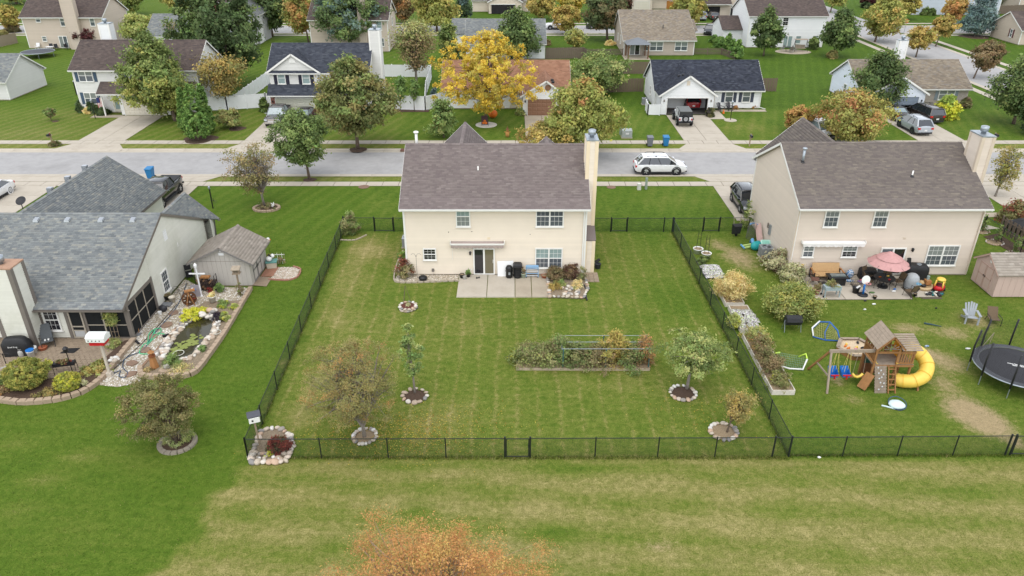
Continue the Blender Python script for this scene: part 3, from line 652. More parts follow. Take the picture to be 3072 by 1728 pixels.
 def main(s,x0,x1,y0,y1,ez,rz,axis='x',ov=.35,gov=.3,ry=None,indiv=0,expo=None,width=None,tab=True,walls='SNEW',fascia=True,gut='SN',slopes=2):
  if axis=='x':
   ym=ry if ry is not None else(y0+y1)/2;kS=(rz-ez)/(ym-y0);kN=(rz-ez)/(y1-ym)
   if 'S' in walls:s.wall((x0,y0),(x1,y0),.12,ez)
   if 'N' in walls:s.wall((x1,y1),(x0,y1),.12,ez)
   if 'E' in walls:s.wall((x1,y0),(x1,y1),.12,ez,(ym-y0,rz))
   if 'W' in walls:s.wall((x0,y1),(x0,y0),.12,ez,(y1-ym,rz))
   es,en=ez-kS*ov,ez-kN*ov
   A,B,C_,D=(x0-gov,y0-ov,es),(x1+gov,y0-ov,es),(x1+gov,ym,rz),(x0-gov,ym,rz)
   E_,F_=(x1+gov,y1+ov,en),(x0-gov,y1+ov,en)
   s.slope([A,B,C_,D],indiv=indiv,expo=expo,width=width,tab=tab);s.slope([E_,F_,D,C_],expo=(expo or .15)*1.5,width=width,tab=tab)
   s.ridge(D,C_)
   if fascia:
    for y,e,sg in((y0-ov,es,-1),(y1+ov,en,1)):s.tbox(x0-gov,x1+gov,min(y,y+sg*.02),max(y,y+sg*.02),e-.17,e+.0)
    s.tbox(x0-gov+.03,x1+gov-.03,y0-ov+.0,y0-.001,es-.17,es-.15);s.tbox(x0-gov+.03,x1+gov-.03,y1+.001,y1+ov,en-.17,en-.15)
    for x in(x0-gov,x1+gov):
     s.tr.bar((x,y0-ov,es-.06),(x,ym,rz-.06),.03,.17);s.tr.bar((x,ym,rz-.06),(x,y1+ov,en-.06),.03,.17)
   if 'S' in gut:s.gutter((x0-gov,y0-ov-.02),(x1+gov,y0-ov-.02),es,(0,-1))
   if 'N' in gut:s.gutter((x0-gov,y1+ov+.02),(x1+gov,y1+ov+.02),en,(0,1))
   s.info=dict(x0=x0,x1=x1,y0=y0,y1=y1,ez=ez,rz=rz,ym=ym,kS=kS,kN=kN)
  for x,sx in((x0,-1),(x1,1)):
   for y,sy in((y0,-1),(y1,1)):
    s.tr.box(min(x,x+sx*.056)-.07*(sx>0),max(x,x+sx*.056)+.07*(sx<0),min(y,y+sy*.056)-.07*(sy>0),max(y,y+sy*.056)+.07*(sy<0),.1,ez-.02)
  b=MB();b.tf=s.sid.tf;b.box(x0+.02,x1-.02,y0+.02,y1-.02,-.02,.13);b.build('foundation',CONC2,s.t)
  return s
 def wing(s,x0,x1,yf,ez,rz,side='S',ov=.3,gov=.3,xr=None,base=None,opening=None,expo=None,width=None,tab=True,wallside='EW',main_ez=None,k=None,ym=None,gut=False):
  I=getattr(s,'info',None);xm=xr if xr is not None else(x0+x1)/2;sg=-1 if side=='S' else 1
  yb=(I['y0']if side=='S' else I['y1']);mez=main_ez if main_ez is not None else I['ez'];kk=k or(I['kS']if side=='S' else I['kN'])
  yr=yb-sg*(rz-mez)/kk;yr=yr if side=='S' else yr;ye=yb-sg*max(0,(ez-mez)/kk)
  kx=(rz-ez)/(x1-xm);ye2=ye;eo=ez-kx*ov;ye_o=yb-sg*(eo-mez)/kk
  f=yf+sg*gov
  if opening is None:
   (s.wall((x0,yf),(x1,yf),.1,ez,(xm-x0,rz))if sg<0 else s.wall((x1,yf),(x0,yf),.1,ez,(x1-xm,rz)))
  else:
   o0,o1,oz=opening;s.wall((x0,yf),(o0,yf),.1,oz);s.wall((o1,yf),(x1,yf),.1,oz)
   pr=[(xm-x0,rz)];s.wall((x0,yf),(x1,yf),oz,ez,(xm-x0,rz))
  ya,yb_=min(yf,yb),max(yf,yb)
  if 'E' in wallside:s.wall((x1,ya),(x1,yb_),.1,ez)
  if 'W' in wallside:s.wall((x0,yb_),(x0,ya),.1,ez)
  E1=[(x1+ov,f,eo),(x1+ov,ye_o,eo),(xm,yr,rz),(xm,f,rz)];W1=[(x0-ov,ye_o,eo),(x0-ov,f,eo),(xm,f,rz),(xm,yr,rz)]
  if sg>0:E1=[E1[1],E1[0],E1[3],E1[2]];W1=[W1[1],W1[0],W1[3],W1[2]]
  s.slope(E1,expo=expo,width=width,tab=tab);s.slope(W1,expo=expo,width=width,tab=tab)
  s.ridge((xm,f,rz),(xm,yr,rz))
  for x in(x0-ov,x1+ov):
   s.tr.bar((x,f,eo-.07),(xm,f,rz-.07),.035,.2);s.tr.bar((x,f,eo-.09),(x,ye_o,eo-.09),.03,.16)
  if gut:s.gutter((x1+ov+.01,f),(x1+ov+.01,ye_o),eo-.02,(1,0))
  return s
 def window(s,x,y,z,w,h,face='S',grid=(3,2),twin=False,glass_=None,glass2=None,frame=None,shutters=None,casing=.075,sill=True,slider=False):
  n=dirv(face);rz={'S':0,'E':pi/2,'N':pi,'W':-pi/2}[face];g1=glass_ or GL_GREY;g2=glass2 or g1
  m=MB();D=.115;m.box(-w/2,w/2,-D,.0,0,casing);m.box(-w/2,w/2,-D,0,h-casing,h);m.box(-w/2,-w/2+casing,-D,0,casing,h-casing);m.box(w/2-casing,w/2,-D,0,casing,h-casing)
  nu=2 if twin else 1;mull=.1;iw=(w-2*casing-(nu-1)*mull)/nu
  if twin:m.box(-mull/2,mull/2,-D,0,casing,h-casing)
  if sill:m.box(-w/2-.04,w/2+.04,-D-.045,-.0,-.04,-.0)
  units=[(-w/2+casing+i*(iw+mull),iw)for i in range(nu)]
  for x0,ww in units:
   if not slider:m.box(x0,x0+ww,-D+.008,-.006,h/2-.028,h/2+.028)
   else:m.box(x0+ww/2-.03,x0+ww/2+.03,-D+.008,-.006,casing,h-casing)
  win=m.build('window',frame or s.trim,s.t,False,s.L(x,y,z),rz)
  for x0,ww in units:
   parts=[(x0,x0+ww,casing,h/2-.028,g2),(x0,x0+ww,h/2+.028,h-casing,g1)]if not slider else[(x0,x0+ww/2-.03,casing,h-casing,g1),(x0+ww/2+.03,x0+ww,casing,h-casing,g2)]
   for a,b,c,d,gm in parts:
    p=MB();p.box(a,b,-D*.6,-D*.5,c,d);p.build('pane',gm,win)
    if grid:
     q=MB();gx_,gz_=grid
     for i in range(1,gx_):t=a+(b-a)*i/gx_;q.box(t-.007,t+.007,-D*.6-.009,-D*.6-.002,c,d)
     for j in range(1,gz_):t=c+(d-c)*j/gz_;q.box(a,b,-D*.6-.0085,-D*.6-.0025,t-.007,t+.007)
     q.build('grille',frame or s.trim,win)
  if shutters:
   for sx in(-1,1):
    q=MB();c=sx*(w/2+.24);q.box(c-.19,c+.19,-.06,0,0,h)
    for k in range(int(h/.11)):q.box(c-.14,c+.14,-.075,-.06,.06+k*.11,.06+k*.11+.06)
    q.build('shutter',shutters,s.t,False,s.L(x,y,z),rz)
  return win
 def garage(s,x0,x1,y,h,m,rows=4,cols=8,z=.03,lift=0.0,windows=False):
  y-=.07;d=MB();d.tf=s.sid.tf;d.box(x0,x1,y+.02,y+.05,z+lift,h);door=d.build('garage_door',m,s.t)
  pw,ph=(x1-x0)/cols,(h-z-lift)/rows;key=('gp',m.name,round(pw,2),round(ph,2))
  if key not in _slab:
   p=MB();p.taper(-pw/2+.05,pw/2-.05,-ph/2+.05,ph/2-.05,0,.022,.9,.8);p.tf=None
   p.v=[(a,-c,b)for a,b,c in p.v];_slab[key]=p.mesh('door_panel',m)
  for i in range(cols):
   for j in range(rows):link('door_panel',_slab[key],door,s.L(x0+pw*(i+.5),y+.02,z+lift+ph*(j+.5)))
  for xx in(x0-.06,x1):s.tr.box(xx,xx+.06,y-.03,y+.03,0,h+.06)
  s.tr.box(x0-.06,x1+.06,y-.03,y+.03,h,h+.09)
  return door
 def vent_pipe(s,x,y,z0,h=.5,r=.045,m=None,cap=False,flash=True,name='vent_pipe'):
  p=MB();p.tf=s.sid.tf
  p.tube([(x,y,z0-.2),(x,y,z0+h)],r,10)
  if cap:p.lathe([(r*1.1,0),(r*1.9,.03),(r*1.9,.1),(r*1.2,.14),(.001,.15)],12,(x,y,z0+h))
  o=p.build(name,m or WHITE,s.t,True)
  if flash:
   f=MB();f.tf=s.sid.tf;f.lathe([(.16,-.02),(.1,.05),(r*1.1,.12)],10,(x,y,z0));f.build('flashing',BLACKP,o)
  return o
 def part(s,mb,name,m,smooth=False,parent=None,kind=None,bevel=0.):
  mb.tf=None;o=mb.build(name,m,parent or s.t,smooth,None,0,bevel,kind);o.location=-s.o if not parent else(0,0,0);return o
 def done(s):
  o=s.sid.build('siding',s.wm,s.t);o['kind']='stuff'
  if s.tr.v:s.tr.build('trim',s.trim,s.t)
  if s.deck.v:s.deck.build('roof',s.rm,s.t)
  if s.shV:
   me=npmesh('shingles',np.concatenate(s.shV),np.concatenate(s.shF),s.rm);o=link('shingles',me,s.t);o['kind']='stuff'
  return s
def chimney(h,x0,x1,y0,y1,z0,z1,m,trim=None,flue=True,course=.115,cap=None,corner=.14,name='chimney'):
 b=MB();b.tf=h.sid.tf;old=h.course;h.course=course
 for a,c in(((x0,y0),(x1,y0)),((x1,y0),(x1,y1)),((x1,y1),(x0,y1)),((x0,y1),(x0,y0))):h.wall(a,c,z0,z1,mb=b)
 h.course=old;o=b.build(name,m,h.t)
 for x,sx in((x0,1),(x1,-1)):
  for y,sy in((y0,1),(y1,-1)):
   t=MB();t.tf=h.sid.tf;t.box(min(x-sx*.054,x+sx*corner),max(x-sx*.054,x+sx*corner),min(y-sy*.056,y-sy*.001),max(y-sy*.056,y-sy*.001),z0,z1);t.build('corner_board',trim or h.trim,o)
   t=MB();t.tf=h.sid.tf;t.box(min(x-sx*.055,x-sx*.001),max(x-sx*.055,x-sx*.001),min(y-sy*.054,y+sy*corner),max(y-sy*.054,y+sy*corner),z0+.002,z1-.002);t.build('corner_board',trim or h.trim,o)
 c=MB();c.tf=h.sid.tf
 c.box(x0-.06,x1+.06,y0-.06,y1+.06,z1,z1+.07);c.build('chimney_cap',cap or GALV,o)
 if flue:
  f=MB();f.tf=h.sid.tf;xm,ym=(x0+x1)/2,(y0+y1)/2
  f.lathe([(.16,.05),(.16,.22),(.26,.24),(.26,.55),(.2,.58),(.02,.6)],14,(xm,ym,z1));f.build('flue',GALV,o,True)
 return o
# ------------------------------------------------------------------ the three near houses
CREAM=siding_mat('siding_cream',S(226,213,194,.92));TAN=siding_mat('siding_tan',S(212,198,182,.9));PALEG=siding_mat('siding_pale_grey',S(208,206,194,.95),S(158,158,130,.85),.5)
CREAMT=mat('cream_trim',S(232,213,182,.9),.55,.04,2);TANT=mat('tan_trim',S(206,190,170,.88),.55,.05,2)
# cream two-storey house
hc=House('cream_house','cream two-storey house with mauve-brown roof and tall chimney in the middle',(-1.1,52),CREAM,SH['mauve'])
hc.main(-7.35,5.05,47.3,56.6,5.45,8.05,ov=.5,gov=.22,indiv=300,expo=.143,width=.305)
hc.info['kN']=hc.info['kN']
hc.wing(-6.4,-.9,57.6,5.3,8.0,side='N',expo=.2,ov=.3);hc.wing(.8,4.6,57.4,5.3,6.9,side='N',expo=.2,ov=.3)
hc.window(-3.32,47.3,3.72,.98,1.52,glass_=GL_TEAL,glass2=GL_BLIND);hc.window(2.56,47.3,3.72,1.9,1.54,twin=True,glass_=GL_GREY,glass2=GL_GREY)
hc.window(-5.72,47.3,1.2,.92,.9,grid=(3,2),glass_=GL_DARK);hc.window(2.56,47.3,.58,1.9,1.54,twin=True,glass_=GL_TEAL,glass2=GL_GREY)
def slider(h,x,y,w,hh,left=None,right=None,z=.1):
 m=MB();c=.09;m.box(-w/2,w/2,-.11,0,0,c*.7);m.box(-w/2,w/2,-.11,0,hh-c,hh);m.box(-w/2,-w/2+c,-.11,0,c*.7,hh-c);m.box(w/2-c,w/2,-.11,0,c*.7,hh-c);m.box(-.06,.06,-.105,0,c*.7,hh-c)
 d=m.build('sliding_door',h.trim,h.t,False,h.L(x,y,z))
 for a,b,g in((-w/2+c,-.06,left or GL_DARK),(.06,w/2-c,right or GL_GREY)):
  Box_('pane',g,d)(a,b,-.075,-.065,c*.7,hh-c)
 Box_('handle',h.trim,d)(w/2-c-.05,w/2-c-.02,-.12,-.085,.9,1.15);return d
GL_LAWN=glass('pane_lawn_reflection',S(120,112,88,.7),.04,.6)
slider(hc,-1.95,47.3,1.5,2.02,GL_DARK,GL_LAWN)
def awning(h,x0,x1,y,z,cm,fm,drop=.2,out=.32):
 a=MB();a.tf=h.sid.tf;a.tube([(x0,y-.12,z),(x1,y-.12,z)],.075,10);o=a.build('awning',cm,h.t,True)
 b=MB();b.tf=h.sid.tf;b.box(x0-.02,x1+.02,y-out-.05,y-out+.03,z-.11,z-.02);b.box(x0-.07,x0-.02,y-out,y,z-.1,z+.1);b.box(x1+.02,x1+.07,y-out,y,z-.1,z+.1);b.build('front_bar',fm,o)
 c=MB();c.tf=h.sid.tf;n=56;V=[];F=[]
 for i in range(n+1):
  x=x0+(x1-x0)*i/n;w=sin(i*pi*2/8)*.03;V+=[(x,y-out-.03+w*.2,z-.11),(x,y-out-.02+w*.6,z-.11-drop-abs(sin(i*pi/4))*.05)]
  if i:F.append((2*i-2,2*i,2*i+1,2*i-1))
 c.add(V,F);c.build('valance',cm,o)
 d=MB();d.tf=h.sid.tf;d.quad((x0,y-.1,z+.05),(x1,y-.1,z+.05),(x1,y-out,z-.03),(x0,y-out,z-.03));d.build('cloth',cm,o)
 k=MB();k.tf=h.sid.tf;k.tube([(x0+.05,y-.2,z-.1),(x0+.08,y-.12,z-1.1),(x0+.06,y-.14,z-1.3)],.012,5);k.build('crank',fm,o)
 return o
awning(hc,-4.2,-.58,47.3,2.58,mat('awning_mauve',S(176,160,152,.8),.8,.12,10),WHITE)
def lamp(h,x,y,z,face='S',m=None):
 n=dirv(face);b=MB();b.tf=h.sid.tf
 b.lathe([(.03,-.13),(.06,-.1),(.075,.05),(.09,.07),(.05,.13),(.02,.17)],8,(x+n[0]*.14,y+n[1]*.14,z));b.bar((x,y,z+.03),(x+n[0]*.14,y+n[1]*.14,z+.1),.03);b.box(x-.05,x+.05,y-.05,y+.05,z-.1,z+.1)if n[0]==0 else None
 return b.build('wall_lamp',m or BLACKM,h.t)
lamp(hc,-2.9,47.3,1.75)
def wallbit(h,name,x,y,z,w,hh,d,m,face='S'):
 b=MB();b.tf=h.sid.tf
 if face=='S':b.taper(x-w/2,x+w/2,y-d,y+.01,z-hh/2,z+hh/2,.94,.9)
 elif face=='E':b.taper(x-.01,x+d,y-w/2,y+w/2,z-hh/2,z+hh/2,.9,.94)
 else:b.taper(x-d,x+.01,y-w/2,y+w/2,z-hh/2,z+hh/2,.9,.94)
 return b.build(name,m,h.t)
wallbit(hc,'vent_cover',-1.6,47.3,2.85,.2,.15,.05,CREAMT);wallbit(hc,'vent_hood',-5.55,47.3,.42,.17,.2,.14,GREYTRIM);wallbit(hc,'outlet',-2.85,47.3,.45,.09,.12,.05,WHITE)
for x,z in((-4.35,3.3),(-2.75,3.35),(1.25,3.12)):wallbit(hc,'mount',x,47.3,z,.06,.06,.03,BLACKP)
hc.spout([(4.9,46.85,5.2),(4.9,47.2,4.95),(4.9,47.22,.1)])
chimney(hc,5.07,5.78,49.1,50.6,0,9.15,CREAM,CREAMT,corner=.18)
chimney(hc,5.06,5.75,47.75,50.4,0,2.45,CREAM,CREAMT,flue=False,cap=SH['mauve'],corner=.16,name='chimney_base')
p=MB();p.tf=hc.sid.tf;p.add([(5.0,47.7,2.5),(5.85,47.7,2.5),(5.85,49.08,3.05),(5.0,49.08,3.05)],[(0,1,2,3)]);p.build('chimney_shoulder',SH['mauve'],hc.t)
hc.vent_pipe(-2.35,49.8,6.75,.4,.05,WHITE);hc.vent_pipe(-6.9,52.9,7.6,1.0,.1,WHITE,cap=True,flash=False)
hc.done()
# tan two-storey house
hr=House('tan_house','tan two-storey house with taupe roof beside the cluttered patio',(25.8,52.3),TAN,SH['taupe'])
hr.main(19.45,31.95,47.3,57.4,5.45,8.05,ov=.5,gov=.22,indiv=300,expo=.143,width=.305)
hr.wing(20.2,26.2,59.0,5.3,8.0,side='N',expo=.2,ov=.3)
for x,g in((21.68,GL_BLIND),(25.0,GL_BLIND)):hr.window(x,47.3,3.68,1.0,1.52,glass_=g,glass2=GL_GREY)
hr.window(20.55,47.3,1.42,.78,.92,grid=(2,2),glass_=GL_BLIND,glass2=GL_GREY);hr.window(23.4,47.3,1.42,1.05,.92,glass_=GL_BLIND,glass2=GL_DARK)
slider(hr,26.45,47.3,1.75,2.05,GL_GREY,GL_DARK);hr.window(29.9,47.3,.78,2.2,1.56,twin=True,glass_=GL_BLIND,glass2=GL_GREY)
awning(hr,20.0,24.25,47.3,2.62,mat('awning_white',S(236,232,228,.85),.8,.08,10),WHITE,drop=.14)
lamp(hr,27.75,47.3,2.0);wallbit(hr,'vent_cover',27.0,47.3,2.85,.2,.15,.05,TANT)
hr.spout([(19.62,46.85,5.2),(19.4,47.2,4.95),(19.38,47.2,.1)],TANT);hr.spout([(31.9,47.22,5.1),(31.9,47.2,.1)],TANT)
chimney(hr,31.97,32.8,49.8,51.3,0,9.2,TAN,TANT,corner=.16)
hr.vent_pipe(27.6,49.4,6.55,.42,.05,WHITE);hr.vent_pipe(20.35,50.6,7.2,.9,.085,GALV,cap=True)
wallbit(hr,'electric_meter',19.45,51.9,1.5,.28,.75,.16,GALV,'W');wallbit(hr,'junction_box',19.45,52.5,1.6,.2,.35,.1,GREYTRIM,'W');wallbit(hr,'outdoor_socket',19.45,48.9,1.25,.12,.2,.08,WHITE,'W')
hr.done()
# grey ranch on the left
hl=House('grey_ranch','pale grey single-storey house with grey shingle roof and screened porch',(-30,45),PALEG,SH['grey'],trim=GREYTRIM)
hl.main(-42,-22.9,38.75,51.6,2.5,5.45,ov=.5,gov=.12,indiv=300,expo=.15,width=.3,tab=True,walls='NW',ry=45.3,fascia=True)
hl.wall((-42,38.75),(-26.55,38.75),.12,2.5);ym=45.3
hl.wall((-22.9,42.35),(-22.9,51.6),.12,2.5,[(0,2.5+(42.35-38.75)*hl.info['kS']),(ym-42.35,5.45)])
hl.wall((-22.9,38.75),(-22.9,42.35),2.35,2.5,[(3.6,2.5+3.6*hl.info['kS'])])
hl.wing(-36.2,-28.7,57.8,2.55,5.2,side='N',expo=.15,width=.3,ov=.35,gut=True);hl.wing(-26.1,-22.45,52.2,2.5,4.2,side='N',expo=.15,width=.3,ov=.35,gut=True)
hl.window(-27.42,38.75,.6,.92,1.5,glass_=GL_DARK,frame=WHITE);hl.window(-30.3,38.75,.6,.92,1.5,glass_=GL_DARK,frame=WHITE);hl.window(-22.9,43.95,.5,.95,1.5,face='E',glass_=GL_GREY,frame=WHITE)
wallbit(hl,'gable_vent',-22.9,45.4,3.9,.5,.7,.04,VINYLW,'E');wallbit(hl,'wall_plate',-22.9,46.8,2.6,.14,.3,.04,WHITE,'E')
# screened porch: posts, rails, screens, door
p=MB();p.tf=hl.sid.tf
p.box(-26.6,-26.42,38.66,38.9,.05,2.4);p.box(-23.02,-22.8,38.66,38.9,.05,2.36);p.box(-23.0,-22.82,42.15,42.36,.05,2.4);p.box(-26.42,-23.0,38.7,38.82,2.2,2.38);p.box(-22.96,-22.84,38.9,42.2,2.12,2.36);p.box(-26.42,-23.02,38.7,38.82,.03,.12);p.box(-22.96,-22.84,38.9,42.2,.03,.12)
p.box(-25.52,-25.38,38.7,38.82,.1,2.2)
p.build('porch_frame',GREYTRIM,hl.t)
LTRIM=mat('porch_batten',S(176,166,150,.8),.6,.06,3)
p=MB();p.tf=hl.sid.tf;p.box(-24.42,-24.34,38.72,38.79,.12,2.2);p.box(-25.38,-23.02,38.73,38.78,.93,.99)
for y in(39.95,41.05):p.box(-22.93,-22.86,y-.035,y+.035,.12,2.12)
p.box(-22.92,-22.87,38.9,42.15,1.05,1.12);p.build('screen_batten',LTRIM,hl.t)
for x0,x1 in((-25.38,-24.42),(-24.34,-23.02)):
 for z0,z1 in((.12,.93),(.99,2.2)):Box_('screen',SCREEN,hl.t,tf=hl.sid.tf)(x0,x1,38.75,38.765,z0,z1)
for y0,y1 in((38.9,39.91),(39.99,41.01),(41.09,42.15)):
 for z0,z1 in((.12,1.05),(1.12,2.12)):Box_('screen',SCREEN,hl.t,tf=hl.sid.tf)(-22.9,-22.885,y0,y1,z0,z1)
p=MB();p.tf=hl.sid.tf;x0,x1=-26.38,-25.54
p.box(x0,x0+.09,38.64,38.72,.1,2.15);p.box(x1-.09,x1,38.64,38.72,.1,2.15);p.box(x0+.09,x1-.09,38.645,38.715,2.03,2.15);p.box(x0+.09,x1-.09,38.645,38.715,.1,.2);p.box(x0+.09,x1-.09,38.645,38.715,.86,.94);p.box(x0+.09,x1-.09,38.645,38.715,.6,.66)
d=p.build('screen_door',LTRIM,hl.t);Box_('screen',SCREEN,d,tf=hl.sid.tf)(x0+.09,x1-.09,38.675,38.685,.66,2.03)
Box_('pet_panel',mat('pet_panel',S(200,200,198,.7),.4,.1,4),d,tf=hl.sid.tf)(x0+.12,x1-.12,38.66,38.68,.2,.6)
chimney(hl,-29.75,-28.05,37.55,38.75,0,5.25,PALEG,GREYTRIM,corner=.2,flue=True,cap=mat('chimney_crown',S(188,150,124,.7),.8,.2,4))
for x in(-30.55,-28.55,-26.4,-24.35):
 b=MB();b.tf=hl.sid.tf;z=5.45-.55*hl.info['kS'];b.add([(x-.17,44.5,z-.02),(x+.17,44.5,z-.02),(x+.17,44.9,z+.13),(x-.17,44.9,z+.13),(x-.14,44.53,z+.12),(x+.14,44.53,z+.12),(x+.14,44.86,z+.2),(x-.14,44.86,z+.2)],[(4,5,6,7),(0,1,5,4),(1,2,6,5),(2,3,7,6),(3,0,4,7)]);b.build('roof_vent',ALU,hl.t)
for y,dx in((55.5,0),(53,0),(50.6,0)):
 Box_('roof_vent',ALU,hl.t,tf=hl.sid.tf)(-33.1,-32.75,y-.17,y+.17,4.9,5.32)
b=MB();b.tf=hl.sid.tf;c=T('b0',197,530,5.2);b.tube([(c.x,c.y,4.8),(c.x,c.y,5.35)],.03,6);b.tube([(c.x,c.y,5.3),(c.x-.3,c.y+.05,5.5)],.015,5)
R_=MT((c.x+.05-hl.o.x,c.y-hl.o.y,5.5))@MR_(rad(40),4,'X');b.tf=R_;b.lathe([(.02,-.04),(.2,-.02),(.33,.05),(.34,.06),(.2,0),(.02,-.02)],20);b.build('satellite_dish',BLACKP,hl.t)
hl.spout([(-22.45,38.3,2.2),(-22.75,38.6,2.0),(-22.75,38.6,.15),(-22.6,38.35,.1)],GREYTRIM);hl.spout([(-22.3,52.1,2.3),(-22.4,52.0,.1)],mat('dark_spout',S(90,86,84,.8),.6,.1,4))
hl.done()
# ------------------------------------------------------------------ houses across the street and beyond
SW_=siding_mat('siding_white',S(236,236,234,.85));SBEIGE=siding_mat('siding_beige',S(218,208,194,.8));SLG=siding_mat('siding_light_grey',S(224,222,216,.82));STAN2=siding_mat('siding_tan_far',S(206,190,172,.8));SBLUE=siding_mat('siding_blue_grey',S(196,204,212,.8));STAUPE=siding_mat('siding_taupe',S(186,172,156,.8));SCREAM2=siding_mat('siding_cream_far',S(226,212,192,.8));SWB=siding_mat('siding_cool_white',S(226,232,240,.85))
BLUESH=mat('shutter_blue',S(72,92,112,.8),.6,.08,4);DARKSH=mat('shutter_dark',S(44,44,60,.8),.6,.08,4);SLATESH=mat('shutter_slate',S(72,78,92,.8),.6,.08,4);GREYSH=mat('shutter_grey',S(140,150,156,.8),.6,.08,4);WINESH=mat('shutter_wine',S(104,50,56,.8),.6,.08,4)
BRICK=mat('brick_red',S(164,112,98,.75),.85,.25,16);BRICKG=mat('brick_grey',S(186,174,164,.75),.85,.2,14)
DOORW=mat('door_pale',S(222,214,196,.8),.5,.05,3);DOORB=mat('door_brown',S(150,112,88,.75),.5,.06,3);DOORBL=mat('door_blue',S(138,150,164,.8),.5,.06,3)
def brickface(h,x0,x1,y,z0,z1,m,face='S',bw=.4,bh=.16):
 b=MB();b.tf=h.sid.tf;z=z0;r=0
 while z<z1-.02:
  x=x0-(bw/2 if r%2 else 0)
  while x<x1-.01:
   a,c=max(x,x0),min(x+bw-.015,x1);dd=RU(.0,.012)
   if c-a>.03:b.box(a,c,y-.06-dd,y-.005,z,min(z+bh-.015,z1))
   x+=bw
  z+=bh;r+=1
 o=b.build('brickwork',m,h.t);o['kind']='stuff';return o
def lowroof(h,x0,x1,yw,zt,yo,zo,posts=()):
 h.slope([(x0,yo,zo),(x1,yo,zo),(x1,yw,zt),(x0,yw,zt)]);h.tbox(x0,x1,yo-.03,yo,zo-.16,zo+.01)
 h.gutter((x0,yo-.03),(x1,yo-.03),zo,(0,-1))
 for x in posts:h.tbox(x-.07,x+.07,yo+.1,yo+.24,.02,zo-.1)
def door(h,x,y,w=.95,hh=2.05,m=None,gl=True,z=.12):
 d=Box_('front_door',WHITE,h.t,False,h.L(x,y,z))(-w/2-.08,w/2+.08,-.07,0,0,hh+.08);Box_('door_leaf',m or DOORW,d)(-w/2,w/2,-.1,-.07,.03,hh)
 if gl:Box_('pane',GL_TEAL,d)(-w/2+.2,w/2-.2,-.11,-.1,.35,hh-.2)
 Box_('handle',ALU,d)(w/2-.14,w/2-.08,-.14,-.1,.95,1.1);return d
# tan house with blue shutters
h=House('blue_shutter_house','beige two-storey house with blue shutters and brown roof behind the tall maple',(-45.4,95.8),SLG,SH['brown'],far=True)
h.main(-52.8,-37.9,91.8,99.8,5.4,7.9,ov=.4)
h.window(-51.3,91.8,3.75,1.75,1.45,twin=True,grid=None,glass_=GL_BLIND,glass2=GL_GREY,shutters=BLUESH);h.window(-45.6,91.8,3.75,1.0,1.45,grid=None,glass_=GL_GREY,shutters=BLUESH);h.window(-41.0,91.8,3.75,1.0,1.45,grid=None,glass_=GL_GREY,shutters=BLUESH)
h.window(-51.35,91.8,1.05,1.55,1.42,twin=True,grid=None,glass_=GL_BLIND,glass2=GL_GREY,shutters=BLUESH)
lowroof(h,-49.7,-38.2,91.75,3.75,90.0,2.65,(-49.2,));door(h,-48.3,91.8);h.wall((-47.35,90.5),(-41.4,90.5),.1,2.6);h.wall((-47.35,91.8),(-47.35,90.5),.1,2.6);h.wall((-41.4,90.5),(-41.4,91.8),.1,2.6)
h.garage(-46.9,-42.0,90.48,2.15,DOORW);chimney(h,-51.2,-49.9,97.2,98.4,6,9.6,SW_,WHITE)
h.done()
# brick-garage house
h=House('brick_garage_house','light grey two-storey house with slate-blue roof, front gable and brick beside its garage',(-23,95),SLG,SH['blue'],far=True)
h.main(-28.9,-17.2,91.1,98.0,5.3,7.75,ov=.45)
h.wing(-28.9,-23.1,90.95,5.25,7.2,ov=.35,wallside='')
for x in(-27.52,-24.58):h.window(x,90.92,3.68,.95,1.42,grid=None,glass_=GL_TEAL,glass2=GL_TEAL,shutters=DARKSH)
lowroof(h,-29.2,-17.0,91.0,3.65,89.7,2.55);h.wall((-28.9,90.4),(-23.0,90.4),2.1,2.5)
brickface(h,-29.0,-28.45,90.4,.05,2.5,BRICK);brickface(h,-23.75,-23.1,90.4,.05,2.5,BRICK);h.garage(-28.4,-23.85,90.3,2.1,mat('door_sage',S(212,210,190,.8),.5,.05,3),rows=4,cols=4)
for x in(-28.75,-23.45):lamp(h,x,90.34,1.7)
b=MB();b.tf=h.sid.tf;pr=[(-26.0+.42*cos(pi*i/12),6.15+.55*sin(pi*i/12))for i in range(13)];b.extrude(pr[::-1],'y',90.86,90.93);b.build('arched_vent',WHITE,h.t)
chimney(h,-17.15,-15.9,93.6,95.0,0,9.4,SLG,WHITE);door(h,-21.5,91.1);h.done()
# orange-roof house with brown garage
h=House('orange_roof_house','pale house with terracotta shingle roof and brown garage door',(1.5,96),SW_,SH['orange'],far=True)
h.main(-8.5,7.0,93.6,101.6,2.6,5.15,ov=.45);h.wing(1.3,6.2,90.5,2.6,4.2,ov=.35,xr=4.1)
h.garage(1.9,5.25,90.44,2.0,DOORB,rows=4,cols=6);lamp(h,1.6,90.5,1.7)
b=MB();b.tf=h.sid.tf@MT((4.3,90.42,3.35))@MR_(rad(90),4,'X');b.lathe([(.36,0),(.36,.05),(.3,.06),(.01,.06)],20);b.build('round_vent',DOORB,h.t)
for x,y,z in((4.85,92.2,3.85),(4.9,91.3,3.8)):Box_('roof_vent',BLACKP,h.t,tf=h.sid.tf)(x-.15,x+.2,y-.15,y+.15,z-.1,z+.12)
h.window(-2.5,93.6,.9,1.4,1.3,glass_=GL_GREY);door(h,.2,93.6);h.done()
